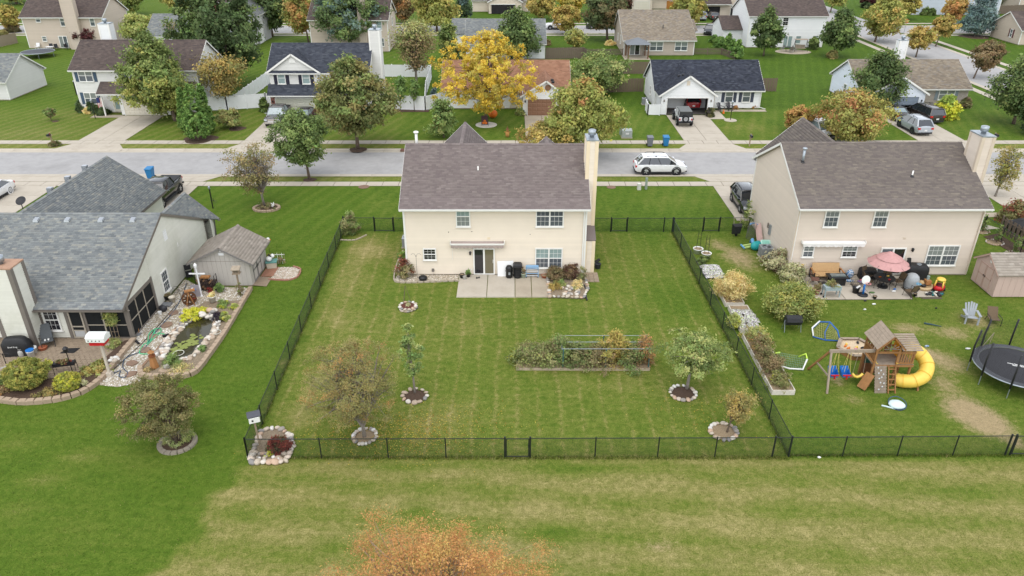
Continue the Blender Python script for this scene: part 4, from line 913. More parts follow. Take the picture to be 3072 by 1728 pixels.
# white ranch with open garage
h=House('white_ranch','white single-storey house with navy roof and open double garage',(24.5,97),SW_,SH['navy'],far=True)
h.main(17.85,30.95,93.7,101.6,2.6,5.15,ov=.45);h.wing(18.0,24.35,90.6,2.6,4.75,ov=.35,opening=(18.75,23.65,2.05))
b=MB();b.tf=h.sid.tf;x0,x1,y0,y1,z0,z1=18.2,24.15,90.7,97.4,.06,2.5
b.add([(x0,y0,z0),(x1,y0,z0),(x1,y1,z0),(x0,y1,z0),(x0,y0,z1),(x1,y0,z1),(x1,y1,z1),(x0,y1,z1)],[(0,1,2,3),(7,6,5,4),(2,6,7,3),(1,5,6,2),(0,3,7,4)]);b.build('garage_interior',mat('garage_drywall',S(120,114,108,.5),.9,.2,1.5),h.t)
for x in(18.68,23.65):h.tbox(x,x+.07,90.55,90.75,.03,2.05)
h.tbox(18.68,23.72,90.55,90.75,2.05,2.13)
for x in(18.35,24.0):lamp(h,x,90.6,1.75,m=GREYTRIM)
for x in(27.0,29.15):h.window(x,93.7,.82,1.0,1.42,grid=None,glass_=GL_BLIND,glass2=GL_GREY,shutters=SLATESH)
wallbit(h,'gable_vent',21.07,90.6,3.85,.4,.55,.05,SCREAM2);h.window(17.85,97.0,1.0,.7,1.1,face='W',grid=None,glass_=GL_GREY)
for x,y in((20.35,92.7),(20.7,92.1)):b=MB();b.tf=h.sid.tf;z=4.75-abs(x-21.17)*.675;b.box(x-.2,x+.15,y-.15,y+.15,z-.1,z+.16);b.build('roof_vent',BLACKP,h.t)
h.spout([(25.1,93.65,2.4),(25.1,93.66,.1)],TANT);h.spout([(30.9,93.6,2.4),(30.92,93.64,.2),(31.6,93.2,.08)]);door(h,24.75,93.72,m=TANT,gl=False);h.done()
# brick-front ranch with blue garage door
h=House('brick_front_ranch','white single-storey house with brick front, taupe roof and half-open blue garage door',(50,98.5),SWB,SH['tan'],far=True)
h.main(43.4,57.0,94.4,103.2,2.6,5.0,ov=.45);h.wing(43.6,50.1,91.3,2.6,4.5,ov=.35,opening=(44.4,49.4,2.05))
b=MB();b.tf=h.sid.tf;x0,x1,y0,y1,z0,z1=43.8,49.9,91.4,97.4,.06,2.5
b.add([(x0,y0,z0),(x1,y0,z0),(x1,y1,z0),(x0,y1,z0),(x0,y0,z1),(x1,y0,z1),(x1,y1,z1),(x0,y1,z1)],[(0,1,2,3),(7,6,5,4),(2,6,7,3),(1,5,6,2),(0,3,7,4)]);b.build('garage_interior',MATS['garage_drywall'],h.t)
h.garage(44.4,49.4,91.4,2.05,DOORBL,rows=3,cols=8,lift=1.0);brickface(h,50.2,57.05,94.4,.05,2.5,BRICKG)
h.window(54.35,94.34,.95,2.0,1.42,twin=True,grid=None,glass_=GL_BLIND,glass2=GL_BLIND,shutters=GREYSH);wallbit(h,'gable_vent',46.85,91.3,3.55,.42,.6,.05,GREYSH);lamp(h,49.75,91.3,1.6)
h.window(43.4,98.5,.7,.9,1.3,face='W',grid=None,glass_=GL_BLIND);chimney(h,51.5,52.6,103.3,104.2,2.5,6.6,SW_,WHITE);h.done()
# white house at the left edge
h=House('white_gable_house','off-white gable end of a house at the left edge with grey roof',(-72,102),SLG,SH['grey'],far=True)
h.main(-80,-65.4,98.0,106.6,2.6,5.1,ov=.4);h.done()
# tan two-storey, back with chimney
h=House('tall_beige_house','beige two-storey house with brown roof and broad chimney at the upper left',(-77,140),STAN2,SH['brown'],far=True)
h.main(-84.0,-70.3,135.2,144.4,5.4,8.2,ov=.4)
chimney(h,-76.2,-74.1,134.2,135.15,0,9.6,STAN2,STAN2)
for x,z,w,hh in((-81.2,4.35,.85,.9),(-77.1,3.7,.85,1.45),(-72.0,3.7,.85,1.4),(-81.0,1.2,.8,.85)):h.window(x,135.2,z,w,hh,grid=None,glass_=GL_BLIND,glass2=GL_GREY)
slider(h,-77.8,135.2,1.5,2.0,GL_BLIND,GL_GREY);h.done()
# grey-roof white house behind the evergreen
h=House('grey_roof_white_house','white house with pale grey roof half hidden by the big evergreen',(-52,137),SW_,SH['grey'],far=True)
h.main(-62,-45.2,132.5,142.0,2.7,5.4,ov=.4);h.wing(-50.6,-45.0,146.2,5.2,6.8,side='N',ov=.4,main_ez=2.7);h.wall((-45.0,139),(-45.0,146.2),.1,5.2)
chimney(h,-54.2,-53.0,131.5,132.4,0,6.8,SW_,WHITE);h.done()
# beige house behind the big maple
h=House('beige_gable_house','beige two-storey house with brown roof behind the big green maple',(-27,137),STAN2,SH['brown'],far=True)
h.main(-34,-20.9,132.0,141.0,5.4,7.8,ov=.4)
for x in(-22.3,):h.window(x,132,3.5,.9,1.5,grid=None,glass_=GL_TEAL);h.window(x+.2,132,.9,.9,1.4,grid=None,glass_=GL_GREY)
h.window(-20.9,137,3.6,.9,1.4,face='E',grid=None,glass_=GL_GREY);chimney(h,-25.6,-24.4,131.2,131.95,0,9,STAN2,STAN2);h.done()
# grey-roof white house in the middle distance
h=House('grey_roof_bungalow','white bungalow with grey roof behind the yellow tree',(-1.5,132),SW_,SH['grey'],far=True)
h.main(-7.4,5.3,125.6,138.5,2.6,5.3,ov=.4);h.wing(-10.4,-6.6,136.0,2.6,3.6,ov=.3,xr=-8.5,main_ez=2.6)if False else None
h.wall((-10.2,135.0),(-7.4,135.0),.1,2.5);h.slope([(-10.6,134.6,2.5),(-7.3,134.6,2.5),(-7.3,139.4,4.4),(-10.6,139.4,4.4)]);h.wall((-10.2,143.0),(-10.2,135.0),.1,2.5)
h.window(4.0,125.6,.9,.9,1.3,grid=None,glass_=GL_BLIND);h.vent_pipe(1.0,134.0,4.6,.4,.06,WHITE);h.done()
# taupe bungalow with gazebo
h=House('taupe_bungalow','taupe bungalow with mottled tan roof behind the small metal-roofed gazebo',(24.4,134),STAUPE,SH['tan'],far=True)
h.main(18.6,30.2,128.8,141.5,2.6,6.1,ov=.4,ry=137.0)
for x0,w in((23.95,2.2),(28.05,2.1)):h.window(x0,128.8,.75,w,1.45,twin=True,grid=None,glass_=GL_BLIND,glass2=GL_GREY)
h.window(22.35,128.8,.75,.9,1.45,grid=None,glass_=GL_BLIND,glass2=GL_GREY);slider(h,20.4,128.8,1.7,2.0,GL_BLIND,GL_DARK);h.window(18.6,133,1.2,.7,1.4,face='W',grid=None);h.window(18.6,136.5,1.2,.6,1.2,face='W',grid=None)
h.vent_pipe(25.3,131.5,4.1,.4,.06,BLACKP);h.wall((30.2,137.5),(32.2,137.5),.1,2.5);h.wall((32.2,137.5),(32.2,143),.1,2.5);h.slope([(30.0,137.1,2.6),(32.5,137.1,2.6),(32.5,141,4.0),(30.0,141,4.0)]);h.done()
# white two-storey at the crossroads
h=House('white_tall_house','white two-storey house with grey-brown roof and low garage wing near the crossroads',(47,140),SW_,SH['brown'],far=True)
h.main(41.0,54.2,136.0,147.0,5.4,8.3,ov=.3)
h.window(47.2,136,3.65,1.0,1.4,grid=(2,2),glass_=GL_DARK,frame=WHITE);slider(h,48.1,136,1.6,1.9,GL_TEAL,GL_TEAL);h.window(49.9,136,.65,.95,1.35,grid=None,glass_=GL_TEAL);h.window(52.8,136,.65,.95,1.4,grid=None,glass_=GL_TEAL)
g=MB();h.wall((37.6,139.5),(41.0,139.5),.1,2.6,None);h.wall((37.6,147.0),(37.6,139.5),.1,2.6,(3.7,4.3));h.slope([(37.3,139.1,2.5),(41.0,139.1,2.5),(41.0,143.2,4.35),(37.3,143.2,4.35)]);h.slope([(41.0,147.3,2.5),(37.3,147.3,2.5),(37.3,143.2,4.35),(41.0,143.2,4.35)])
h.done()
# far row
def farhouse(name,label,x0,x1,y0,y1,ez,rz,wm,rm,wing=None,gdoor=None,wins=(),trim=None):
 h=House(name,label,((x0+x1)/2,(y0+y1)/2),wm,SH[rm],far=True,course=.16);h.main(x0,x1,y0,y1,ez,rz,ov=.4,expo=.4,width=.7)
 if wing:h.wing(*wing,ov=.3,expo=.4,width=.7)
 if gdoor:h.garage(*gdoor,rows=4,cols=6)
 for w in wins:h.window(w[0],y0,w[1],w[2],w[3],grid=None,glass_=GL_GREY)
 return h
h=farhouse('far_garage_house','distant tan house with open garage behind the yellow trees at the top',-9,8,181,190,2.7,5.2,SCREAM2,'brown',wing=(-5.2,2.2,177.6,2.7,4.6));
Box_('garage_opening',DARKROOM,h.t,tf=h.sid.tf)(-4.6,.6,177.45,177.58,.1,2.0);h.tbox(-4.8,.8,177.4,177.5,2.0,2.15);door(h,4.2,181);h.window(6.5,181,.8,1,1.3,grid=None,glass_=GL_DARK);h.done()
h=farhouse('far_cream_house','distant cream house with white garage door behind the dark purple tree',24,40,186,194,2.7,5.2,SCREAM2,'brown',wing=(27.6,32.2,183.0,2.7,4.2));h.garage(28.1,31.6,182.9,2.1,DOORW,rows=4,cols=4);h.done()
h=farhouse('far_tan_house','distant tan house with open garage and dark porch roof near the top right',39,56,174.6,184,5.4,7.8,STAN2,'brown',wins=((53.5,3.6,1,1.4),));lowroof(h,40.5,47.8,174.5,3.6,172.9,2.6)
h.wall((40.9,173.9),(47.2,173.9),2.05,2.6);h.wall((40.9,173.9),(41.8,173.9),.1,2.05);h.wall((45.6,173.9),(47.2,173.9),.1,2.05)
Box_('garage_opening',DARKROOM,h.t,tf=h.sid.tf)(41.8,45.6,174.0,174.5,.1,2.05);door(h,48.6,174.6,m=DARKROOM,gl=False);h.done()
h=farhouse('far_blue_grey_house','distant blue-grey house across the far street at the top right',89,108,176,186,5.2,7.6,SBLUE,'taupe',wins=((96.4,1.8,1.3,1.3),(103.4,1.6,1.6,2.0)));h.done()
h=farhouse('far_shutter_house','tan single-storey house with wine-red shutters at the right edge',90.2,106,138.5,147.4,2.7,5.1,STAN2,'brown');h.window(90.2,141.3,.9,.7,1.4,face='W',grid=None,shutters=WINESH);h.done()
h=farhouse('far_corner_house','distant tan house in the top right corner',116,128,182,191,5.2,7.6,STAN2,'brown');h.done()
h=farhouse('far_brick_house','distant house with red brick front behind the tall dark trees at the top',-70,-56,178,186,2.7,5.2,BRICK,'brown');h.done()
h=farhouse('far_left_house','distant beige house at the top behind the yellow-green trees',-106,-92,181,189,2.7,5.0,STAN2,'brown');h.done()
# ------------------------------------------------------------------ trees, from the near lawns to the far streets
# near lawns
tree(531,1327,388,614,1139,1312,'round bronze-leaved crab apple in the concrete ring on the left lawn','bronze','round',name='crab_apple_tree',n=190,per=120,leaf=.06,cr=.3,elong=1.25,trunk=.075,limbs=26,pal2='olive',mix=.35,shell=.4,bark=BARK,seed=11)
tree(1094,1312,915,1238,1035,1262,'olive and orange forked tree in the white rock ring by the back fence','olive','spread',name='peach_tree',n=560,per=62,leaf=.034,trunk=.1,limbs=110,pal2='orange',mix=.14,stems=3,elong=2.4,shell=.5,bark=BARKG,seed=12,twig=3,forkz=.7,cr=.3)
tree(1245,1180,1195,1278,975,1130,'slender half-bare pear tree behind the olive and orange tree','green','egg',name='pear_tree',n=46,per=26,leaf=.095,trunk=.06,limbs=26,pal2='fern',mix=.4,shell=.7,bark=BARKG,seed=13,cr=.22)
tree(2060,1168,1970,2178,1005,1118,'broad apple tree in the rock ring right of the raised bed','fern','spread',name='apple_tree',n=170,per=45,leaf=.075,trunk=.085,limbs=36,pal2='deep',mix=.4,bark=BARKG,seed=14,lump=.3,cr=.32)
tree(2180,1298,2140,2275,1180,1270,'small sparse yellowing tree in the rock ring at the fence corner','olive','vase',name='sapling_tree',n=150,per=26,leaf=.045,trunk=.05,limbs=60,pal2='gold',mix=.35,bark=BARK,seed=15,twig=2,cr=.26,lump=.3,elong=2.6)
plant('honey_locust_tree','large orange feathery tree crown at the bottom edge of the photo','tree',(-2.2,14.1,0),8.8,3.5,2.8,4.2,'dome',820,110,.024,'rust','gold',.3,seed=16,trunk=.16,limbs=200,twig=3,elong=3.0,shell=.42,lump=.22,cr=.42,bark=mat('bark_tan',(.3,.22,.14),.9,.3,9))
# front lawns of the near side
tree(795,624,650,895,440,590,'thin olive-brown flowering tree in the round edged bed left of the cream house','olive','vase',name='redbud_tree',n=120,per=38,leaf=.1,trunk=.11,limbs=70,pal2='brown',mix=.5,bark=BARKG,seed=21,stems=3,twig=2,shell=.55,lump=.2,cr=.55)
tree(929,538,828,997,338,500,'dense green street tree at the near kerb left of the cream house','deep','round',name='street_tree',n=150,per=75,leaf=.15,trunk=.13,limbs=26,bark=BARK,seed=22,cr=.62)
tree(2985,590,2930,3062,440,575,'thin olive tree right of the tan house chimney','olive','vase',name='redbud_tree',n=70,per=34,leaf=.11,trunk=.1,limbs=50,pal2='ygreen',mix=.4,bark=BARKG,seed=23,twig=1,shell=.6,cr=.5)
# across the street
tree(1074,446,955,1190,168,410,'big olive-green street tree on the far verge in front of the slate-blue roof','deep','egg',name='street_tree',n=260,per=75,leaf=.2,trunk=.2,limbs=26,pal2='olive',mix=.5,bark=BARK,seed=31,cr=.8)
tree(1457,372,1315,1612,95,350,'bright yellow honey locust in the white gravel ring','yellow','spread',name='honey_locust_tree',n=430,per=42,leaf=.17,trunk=.17,limbs=40,pal2='ygreen',mix=.2,bark=BARK,seed=32,lump=.3,shell=.5,cr=.5)
tree(1332,412,1283,1374,290,405,'small bright green tree behind the cream house roof','green','egg',name='young_tree',n=70,per=60,leaf=.17,pal2='fern',mix=.4,seed=33)
tree(1762,470,1615,1862,238,450,'tall green and orange maple behind the cream house chimney','maple','egg',name='maple_tree',n=250,per=70,leaf=.19,trunk=.17,pal2='mixed',mix=.25,top=.8,seed=34,cr=.75)
tree(1640,486,1555,1735,372,460,'low yellow-green maple just behind the cream house ridge','ygreen','round',name='maple_tree',n=110,per=60,leaf=.17,pal2='gold',mix=.4,seed=35)
tree(528,362,376,592,98,350,'tall green maple with golden top in front of the blue-shutter house','maple','egg',name='maple_tree',n=300,per=75,leaf=.2,trunk=.24,pal2='deep',mix=.62,top=1.0,seed=36,cr=.85)
tree(700,328,578,772,170,300,'open brownish-gold tree beside the white vinyl fence','gold','vase',name='ornamental_tree',n=120,per=42,leaf=.19,trunk=.12,pal2='olive',mix=.5,stems=3,limbs=30,seed=37,shell=.6)
tree(709,383,648,728,328,372,'small weeping tree on the mulch circle beside the arborvitae','olive','dome',name='weeping_tree',n=60,per=55,leaf=.14,trunk=.07,pal2='fern',mix=.5,seed=38,elong=2.6)
for i,(bx,by,xl,xr,yt,lab)in enumerate(((596,420,556,640,250,'tallest arborvitae of the clipped trio by the far kerb'),(560,395,541,586,262,'left arborvitae behind the tallest of the trio'),(628,400,600,650,250,'right arborvitae behind the tallest of the trio'))):
 tree(bx,by,xl,xr,yt,by-2,lab,'arbor','flame',name='arborvitae',n=320,per=45,leaf=.12,group='arborvitae by the far kerb',seed=40+i,shell=.15,lump=.03,cr=.16,trunk=.06,limbs=2,up=.8)
tree(154,362,135,174,326,352,'tiny round topped shrub tree on the left front lawn across the street','brown','round',name='shrub_tree',n=30,per=50,leaf=.12,trunk=.04,pal2='green',mix=.6,seed=44)
for bx,by,xl,xr,yt,lab,sd in((1201,332,1180,1232,228,'left crape myrtle against the white vinyl fence',45),(1243,333,1222,1268,240,'right crape myrtle against the white vinyl fence',46)):
 tree(bx,by,xl,xr,yt,300,lab,'green','vase',name='crape_myrtle',n=40,per=30,leaf=.16,stems=4,trunk=.05,limbs=24,bark=BARKG,seed=sd,shell=.7,group='crape myrtles')
tree(1306,318,1290,1320,262,312,'small blue spruce inside the white fence corner','spruce','cone',name='spruce_tree',n=40,per=50,leaf=.15,trunk=.05,seed=47)
tree(1790,282,1712,1882,166,270,'spreading green apple tree at the wooden privacy fence','deep','spread',name='apple_tree',n=170,per=60,leaf=.2,pal2='fern',mix=.35,seed=48,lump=.28)
tree(2615,335,2550,2702,154,325,'dense dark green pear tree in front of the brick-front ranch','deep','egg',name='pear_tree',n=190,per=75,leaf=.19,trunk=.14,pal2='dark',mix=.5,seed=49)
tree(2545,432,2438,2652,280,425,'orange and yellow maple behind the tan house roof','maple','round',name='maple_tree',n=190,per=65,leaf=.18,pal2='mixed',mix=.5,seed=50)
tree(2392,400,2348,2432,318,392,'small round golden maple on the lawn behind the tan house','gold','round',name='maple_tree',n=80,per=55,leaf=.15,pal2='mixed',mix=.4,seed=51)
tree(3040,372,2962,3110,180,345,'dark green spreading tree at the right edge of the photo','deep','spread',name='ash_tree',n=190,per=70,leaf=.2,trunk=.2,stems=2,pal2='dark',mix=.5,seed=52,forkz=1.2)
tree(3075,405,3048,3130,290,400,'low dark shrub tree at the far right edge','dark','round',name='shrub_tree',n=70,per=60,leaf=.2,seed=53)
# middle distance
tree(690,262,550,812,-120,235,'huge dark evergreen towering behind the blue-shutter house','dark','egg',name='evergreen_tree',n=330,per=75,leaf=.27,trunk=.3,pal2='deep',mix=.25,seed=60,cr=1.0)
tree(600,190,548,640,60,175,'smaller green tree at the left foot of the huge evergreen','green','egg',name='evergreen_tree',n=80,per=55,leaf=.28,pal2='deep',mix=.6,seed=61)
tree(818,110,766,884,-60,92,'dark green oak behind the grey-roof white house','dark','round',name='oak_tree',n=170,per=60,leaf=.32,pal2='deep',mix=.4,seed=62)
tree(927,128,860,955,-40,100,'rusty orange and green maple by the far street','maple','egg',name='maple_tree',n=130,per=55,leaf=.3,pal2='orange',mix=.45,seed=63)
tree(1055,150,942,1165,-80,135,'big fresh green maple behind the slate-blue roof','deep','egg',name='maple_tree',n=330,per=70,leaf=.28,trunk=.3,pal2='spruce',mix=.25,seed=64,cr=1.0)
tree(1250,264,1166,1342,68,215,'greyish half-bare multi-stemmed tree by the white vinyl fence','brown','vase',name='ornamental_tree',n=150,per=40,leaf=.18,trunk=.2,stems=4,limbs=90,pal2='fern',mix=.3,top=.9,seed=65,bark=BARKG,twig=2,shell=.5)
tree(1312,96,1238,1372,-30,80,'yellow-green maple behind the grey half-bare tree','maple','round',name='maple_tree',n=150,per=55,leaf=.32,pal2='ygreen',mix=.4,seed=66)
tree(1348,190,1313,1378,58,180,'narrow green pear tree right of the grey half-bare tree','deep','egg',name='pear_tree',n=80,per=55,leaf=.27,seed=67,pal2='maple',mix=.3)
tree(1376,186,1346,1400,138,184,'small dark spruce left of the yellow honey locust','dark','cone',name='spruce_tree',n=40,per=45,leaf=.25,seed=68)
tree(1215,70,1165,1262,-60,60,'reddish-brown maple behind the beige gable house','purple','round',name='maple_tree',n=120,per=50,leaf=.34,pal2='orange',mix=.25,seed=69)
tree(1400,60,1360,1420,-40,52,'dark spruce at the top edge beside the yellow-green maple','dark','cone',name='spruce_tree',n=80,per=45,leaf=.36,pal2='spruce',mix=.3,seed=70)
tree(1555,182,1484,1614,30,175,'dense green pear tree beside the grey-roof bungalow','deep','egg',name='pear_tree',n=170,per=65,leaf=.26,pal2='dark',mix=.35,seed=71)
tree(1697,103,1652,1738,15,92,'small golden street tree beside the white pickup','gold','round',name='street_tree',n=80,per=50,leaf=.3,pal2='ygreen',mix=.4,seed=72)
tree(1822,122,1738,1872,-20,92,'dark bronze-green tree left of the taupe bungalow','purple','round',name='crab_apple_tree',n=190,per=60,leaf=.29,pal2='dark',mix=.5,seed=73)
tree(1626,60,1580,1668,-30,50,'golden tree in front of the distant garage','ygreen','round',name='maple_tree',n=100,per=45,leaf=.38,pal2='gold',mix=.4,seed=74)
tree(1712,42,1676,1762,-40,36,'bright yellow tree at the top edge behind the golden street tree','ygreen','round',name='maple_tree',n=90,per=45,leaf=.38,pal2='yellow',mix=.4,seed=75)
tree(1880,30,1840,1905,-60,30,'wine red tree at the top edge behind the bronze-green tree','wine','round',name='plum_tree',n=80,per=45,leaf=.4,pal2='orange',mix=.2,seed=76)
tree(2062,80,2012,2112,-30,72,'yellow-green maple behind the taupe bungalow roof','ygreen','egg',name='maple_tree',n=140,per=55,leaf=.32,pal2='maple',mix=.4,seed=77)
tree(1725,150,1680,1770,90,148,'loose yellow-green forsythia behind the grey board fence','ygreen','vase',name='forsythia_bush',n=60,per=36,leaf=.22,stems=5,trunk=.03,pal2='fern',mix=.4,seed=78,cat='bush')
for i,(bx,by,xl,xr,yt,lab)in enumerate(((2176,152,2168,2196,100,'left arborvitae of the three beside the white tall house'),(2194,164,2184,2206,118,'short middle arborvitae of the three beside the white tall house'),(2210,176,2194,2226,116,'right arborvitae of the three beside the white tall house'))):
 tree(bx,by,xl,xr,yt,by-1,lab,'arbor','flame',name='arborvitae',n=60,per=55,leaf=.22,group='arborvitae beside the white tall house',seed=80+i,shell=.25,lump=.05,trunk=.05,limbs=2)
for i,(bx,by,r,lab)in enumerate(((2142,128,14,'left clipped round bush by the low white garage'),(2158,134,15,'middle clipped round bush by the low white garage'),(2160,142,17,'right clipped round bush by the low white garage'))):
 b=G(bx,by);s=PXM(b.y);plant('round_bush',lab,'bush',b,r*1.5/s,r/s*1.1,shape='dome',n=50,per=50,leaf=.2,pal='arbor',seed=85+i,group='clipped round bushes')
tree(2290,168,2248,2334,25,150,'dense green pear tree in front of the white tall house','deep','egg',name='pear_tree',n=130,per=60,leaf=.27,pal2='dark',mix=.5,seed=88)
tree(2497,172,2458,2562,28,150,'dense green pear tree right of the white tall house','deep','egg',name='pear_tree',n=140,per=60,leaf=.27,pal2='dark',mix=.5,seed=89)
tree(2624,126,2582,2694,-15,112,'green-gold maple beside the crossroads','maple','egg',name='maple_tree',n=150,per=60,leaf=.28,pal2='gold',mix=.35,seed=90)
tree(2747,172,2708,2794,82,152,'small yellow maple on the island side of the cross street','gold','round',name='maple_tree',n=70,per=50,leaf=.26,pal2='ygreen',mix=.4,seed=91)
tree(2806,140,2788,2860,52,112,'yellow maple behind the small yellow one at the crossroads','gold','round',name='maple_tree',n=70,per=45,leaf=.3,pal2='ygreen',mix=.4,seed=92)
tree(2850,80,2818,2892,-10,62,'orange-yellow maple in front of the blue-grey house','gold','round',name='maple_tree',n=70,per=45,leaf=.34,pal2='orange',mix=.4,seed=93)
tree(2698,58,2684,2748,-20,45,'pale yellow-green maple behind the stop sign','ygreen','round',name='maple_tree',n=80,per=45,leaf=.36,seed=94)
tree(2922,107,2878,2980,-40,100,'blue spruce in its mulch circle at the upper right','spruce','cone',name='spruce_tree',n=170,per=60,leaf=.27,trunk=.14,seed=95,shell=.3)
tree(2920,236,2898,2990,124,212,'small bronze-brown maple beside the cross street','purple','round',name='maple_tree',n=80,per=50,leaf=.22,pal2='brown',mix=.4,seed=96)
tree(2490,38,2466,2540,-60,22,'green maple at the top edge left of the crossroads','maple','round',name='maple_tree',n=90,per=45,leaf=.38,seed=97)
tree(2600,22,2580,2640,-20,20,'dark wine bush at the top edge right of the crossroads','wine','round',name='plum_tree',n=60,per=45,leaf=.36,seed=98)
tree(34,97,-10,68,18,82,'golden tree beside the far street at the upper left','ygreen','round',name='maple_tree',n=80,per=50,leaf=.3,pal2='gold',mix=.4,seed=99)
tree(395,45,365,445,-80,40,'green maple right of the tall beige house','maple','round',name='maple_tree',n=130,per=50,leaf=.34,pal2='deep',mix=.5,seed=100)
tree(560,52,500,608,-60,38,'yellow-green maple behind the grey-roof white house','ygreen','round',name='maple_tree',n=120,per=50,leaf=.36,pal2='maple',mix=.4,seed=101)
tree(432,138,372,486,44,126,'lime green tree between the tall beige house and the maple','maple','round',name='young_tree',n=100,per=45,leaf=.27,pal2='fern',mix=.5,seed=102,shell=.6)
tree(540,150,498,572,62,132,'bare grey-brown tree in front of the grey-roof white house','brown','vase',name='ornamental_tree',n=50,per=10,leaf=.2,limbs=60,bark=BARKG,seed=103,twig=2)
tree(272,142,228,312,80,132,'wine red plum tree behind the blue-shutter house chimney','wine','round',name='plum_tree',n=90,per=50,leaf=.26,seed=104)
tree(50,12,-20,120,-90,8,'dark green trees crown at the top left corner','maple','round',name='oak_tree',n=110,per=45,leaf=.42,pal2='purple',mix=.3,seed=105)
tree(2980,20,2960,3040,-60,16,'dark green tree at the top edge behind the blue spruce','deep','round',name='oak_tree',n=90,per=45,leaf=.4,seed=106)
tree(2420,12,2400,2440,-60,10,'green tree at the top edge above the white tall house','deep','round',name='oak_tree',n=60,per=45,leaf=.4,seed=107)
tree(1480,6,1440,1500,-120,4,'dark tree at the top edge left of the distant garage','dark','round',name='oak_tree',n=60,per=45,leaf=.42,seed=108)
tree(1960,8,1935,2000,-120,4,'olive tree at the top edge right of the wooden fence','olive','round',name='oak_tree',n=60,per=45,leaf=.42,seed=109)
for bx,r,p1,sd,lab in((180,60,'deep',110,'green tree at the top edge above the tall beige house'),(330,50,'maple',111,'olive tree at the top edge right of the beige chimney'),(690,60,'olive',112,'olive tree at the top edge above the huge evergreen'),(1120,60,'purple',113,'brownish tree at the top edge above the green maple'),(2760,50,'maple',114,'green tree at the top edge above the stop sign'),(2230,40,'gold',115,'golden tree at the top edge behind the white tall house')):
 tree(bx,-6,bx-r,bx+r,-110,-6,lab,p1,'round',name='oak_tree',n=80,per=45,leaf=.42,seed=sd)
# bushes across the street
def bush(px,py,rpx,hpx,label,pal='deep',name='bush',shape='dome',pal2=None,mix=.4,n=50,per=50,leaf=None,group=None,seed=None,cat='bush',ry=None,**kw):
 b=G(px,py);s=PXM(b.y);h=hpx/(s*.9);r=rpx/s
 return plant(name,label,cat,b,h,r,(ry/s if ry else r*.9),0.02,shape,n,per,leaf or max(.05,.0026*b.y),pal,pal2,mix,seed=seed or int(px*3+py*5)%9000,group=group,**kw)
bush(252,335,19,30,'left clipped shrub under the blue-shutter window','dark',group='shrubs at the blue-shutter house');bush(286,338,20,30,'middle clipped shrub under the blue-shutter window','dark',group='shrubs at the blue-shutter house');bush(308,344,18,18,'low clipped shrub right of the flag','dark',group='shrubs at the blue-shutter house');bush(268,340,12,14,'small straw coloured shrub between the clipped ones','straw')
bush(795,334,15,34,'rounded green bush left of the brick garage','deep');bush(800,312,12,18,'small green bush by the white fence corner left of the brick garage','deep')
bush(2832,355,36,58,'bright yellow forsythia-like bush in front of the brick wall','lime','yellow_bush',pal2='arbor',mix=.35,n=90,top=1.0);bush(2895,322,18,26,'grey-green low shrub at the corner of the brick wall','weed')
bush(1740,348,10,24,'reddish potted plant at the left of the open garage','weed','potted_plant',pal2='redmum',mix=.3);bush(2128,350,10,24,'dark potted plant at the right of the open garage','weed','potted_plant',pal2='violet',mix=.4)
bush(1563,345,13,18,'leafy planter in front of the brown garage door','fern','potted_plant');bush(2770,45,14,18,'left small shrub by the blue-grey house','deep',group='small shrubs by the blue-grey house');bush(2792,46,12,16,'right small shrub by the blue-grey house','deep',group='small shrubs by the blue-grey house')
bush(2440,148,14,30,'leafy shrub at the corner of the white tall house','deep');bush(2497,175,13,20,'twiggy straw bush at the foot of the pear tree by the white tall house','olive');bush(2600,24,18,14,'wide dark hedge bush at the top right','dark')
bush(40,96,22,24,'dull red shrub under the golden tree at the upper left','purple');bush(10,110,14,16,'grey-green shrub at the left edge by the board fence','olive');bush(1830,135,14,10,'low straw tuft beside the taupe bungalow','straw');bush(1640,135,12,12,'brown shrub behind the grey board fence','brown')
bush(165,438,15,12,'low leafy clump at the foot of the far left mailbox','weed')
for i,(px,py,pl,lab)in enumerate(((2206,328,'orange','left orange chrysanthemum on the white ranch path'),(2228,324,'wine','left wine-red chrysanthemum on the white ranch path'),(2244,324,'wine','right wine-red chrysanthemum on the white ranch path'),(2261,325,'orange','right orange chrysanthemum on the white ranch path'))):
 bush(px,py,7,9,lab,pl,'chrysanthemum',group='chrysanthemums on the path',n=20,per=40,leaf=.12,cat='flower')
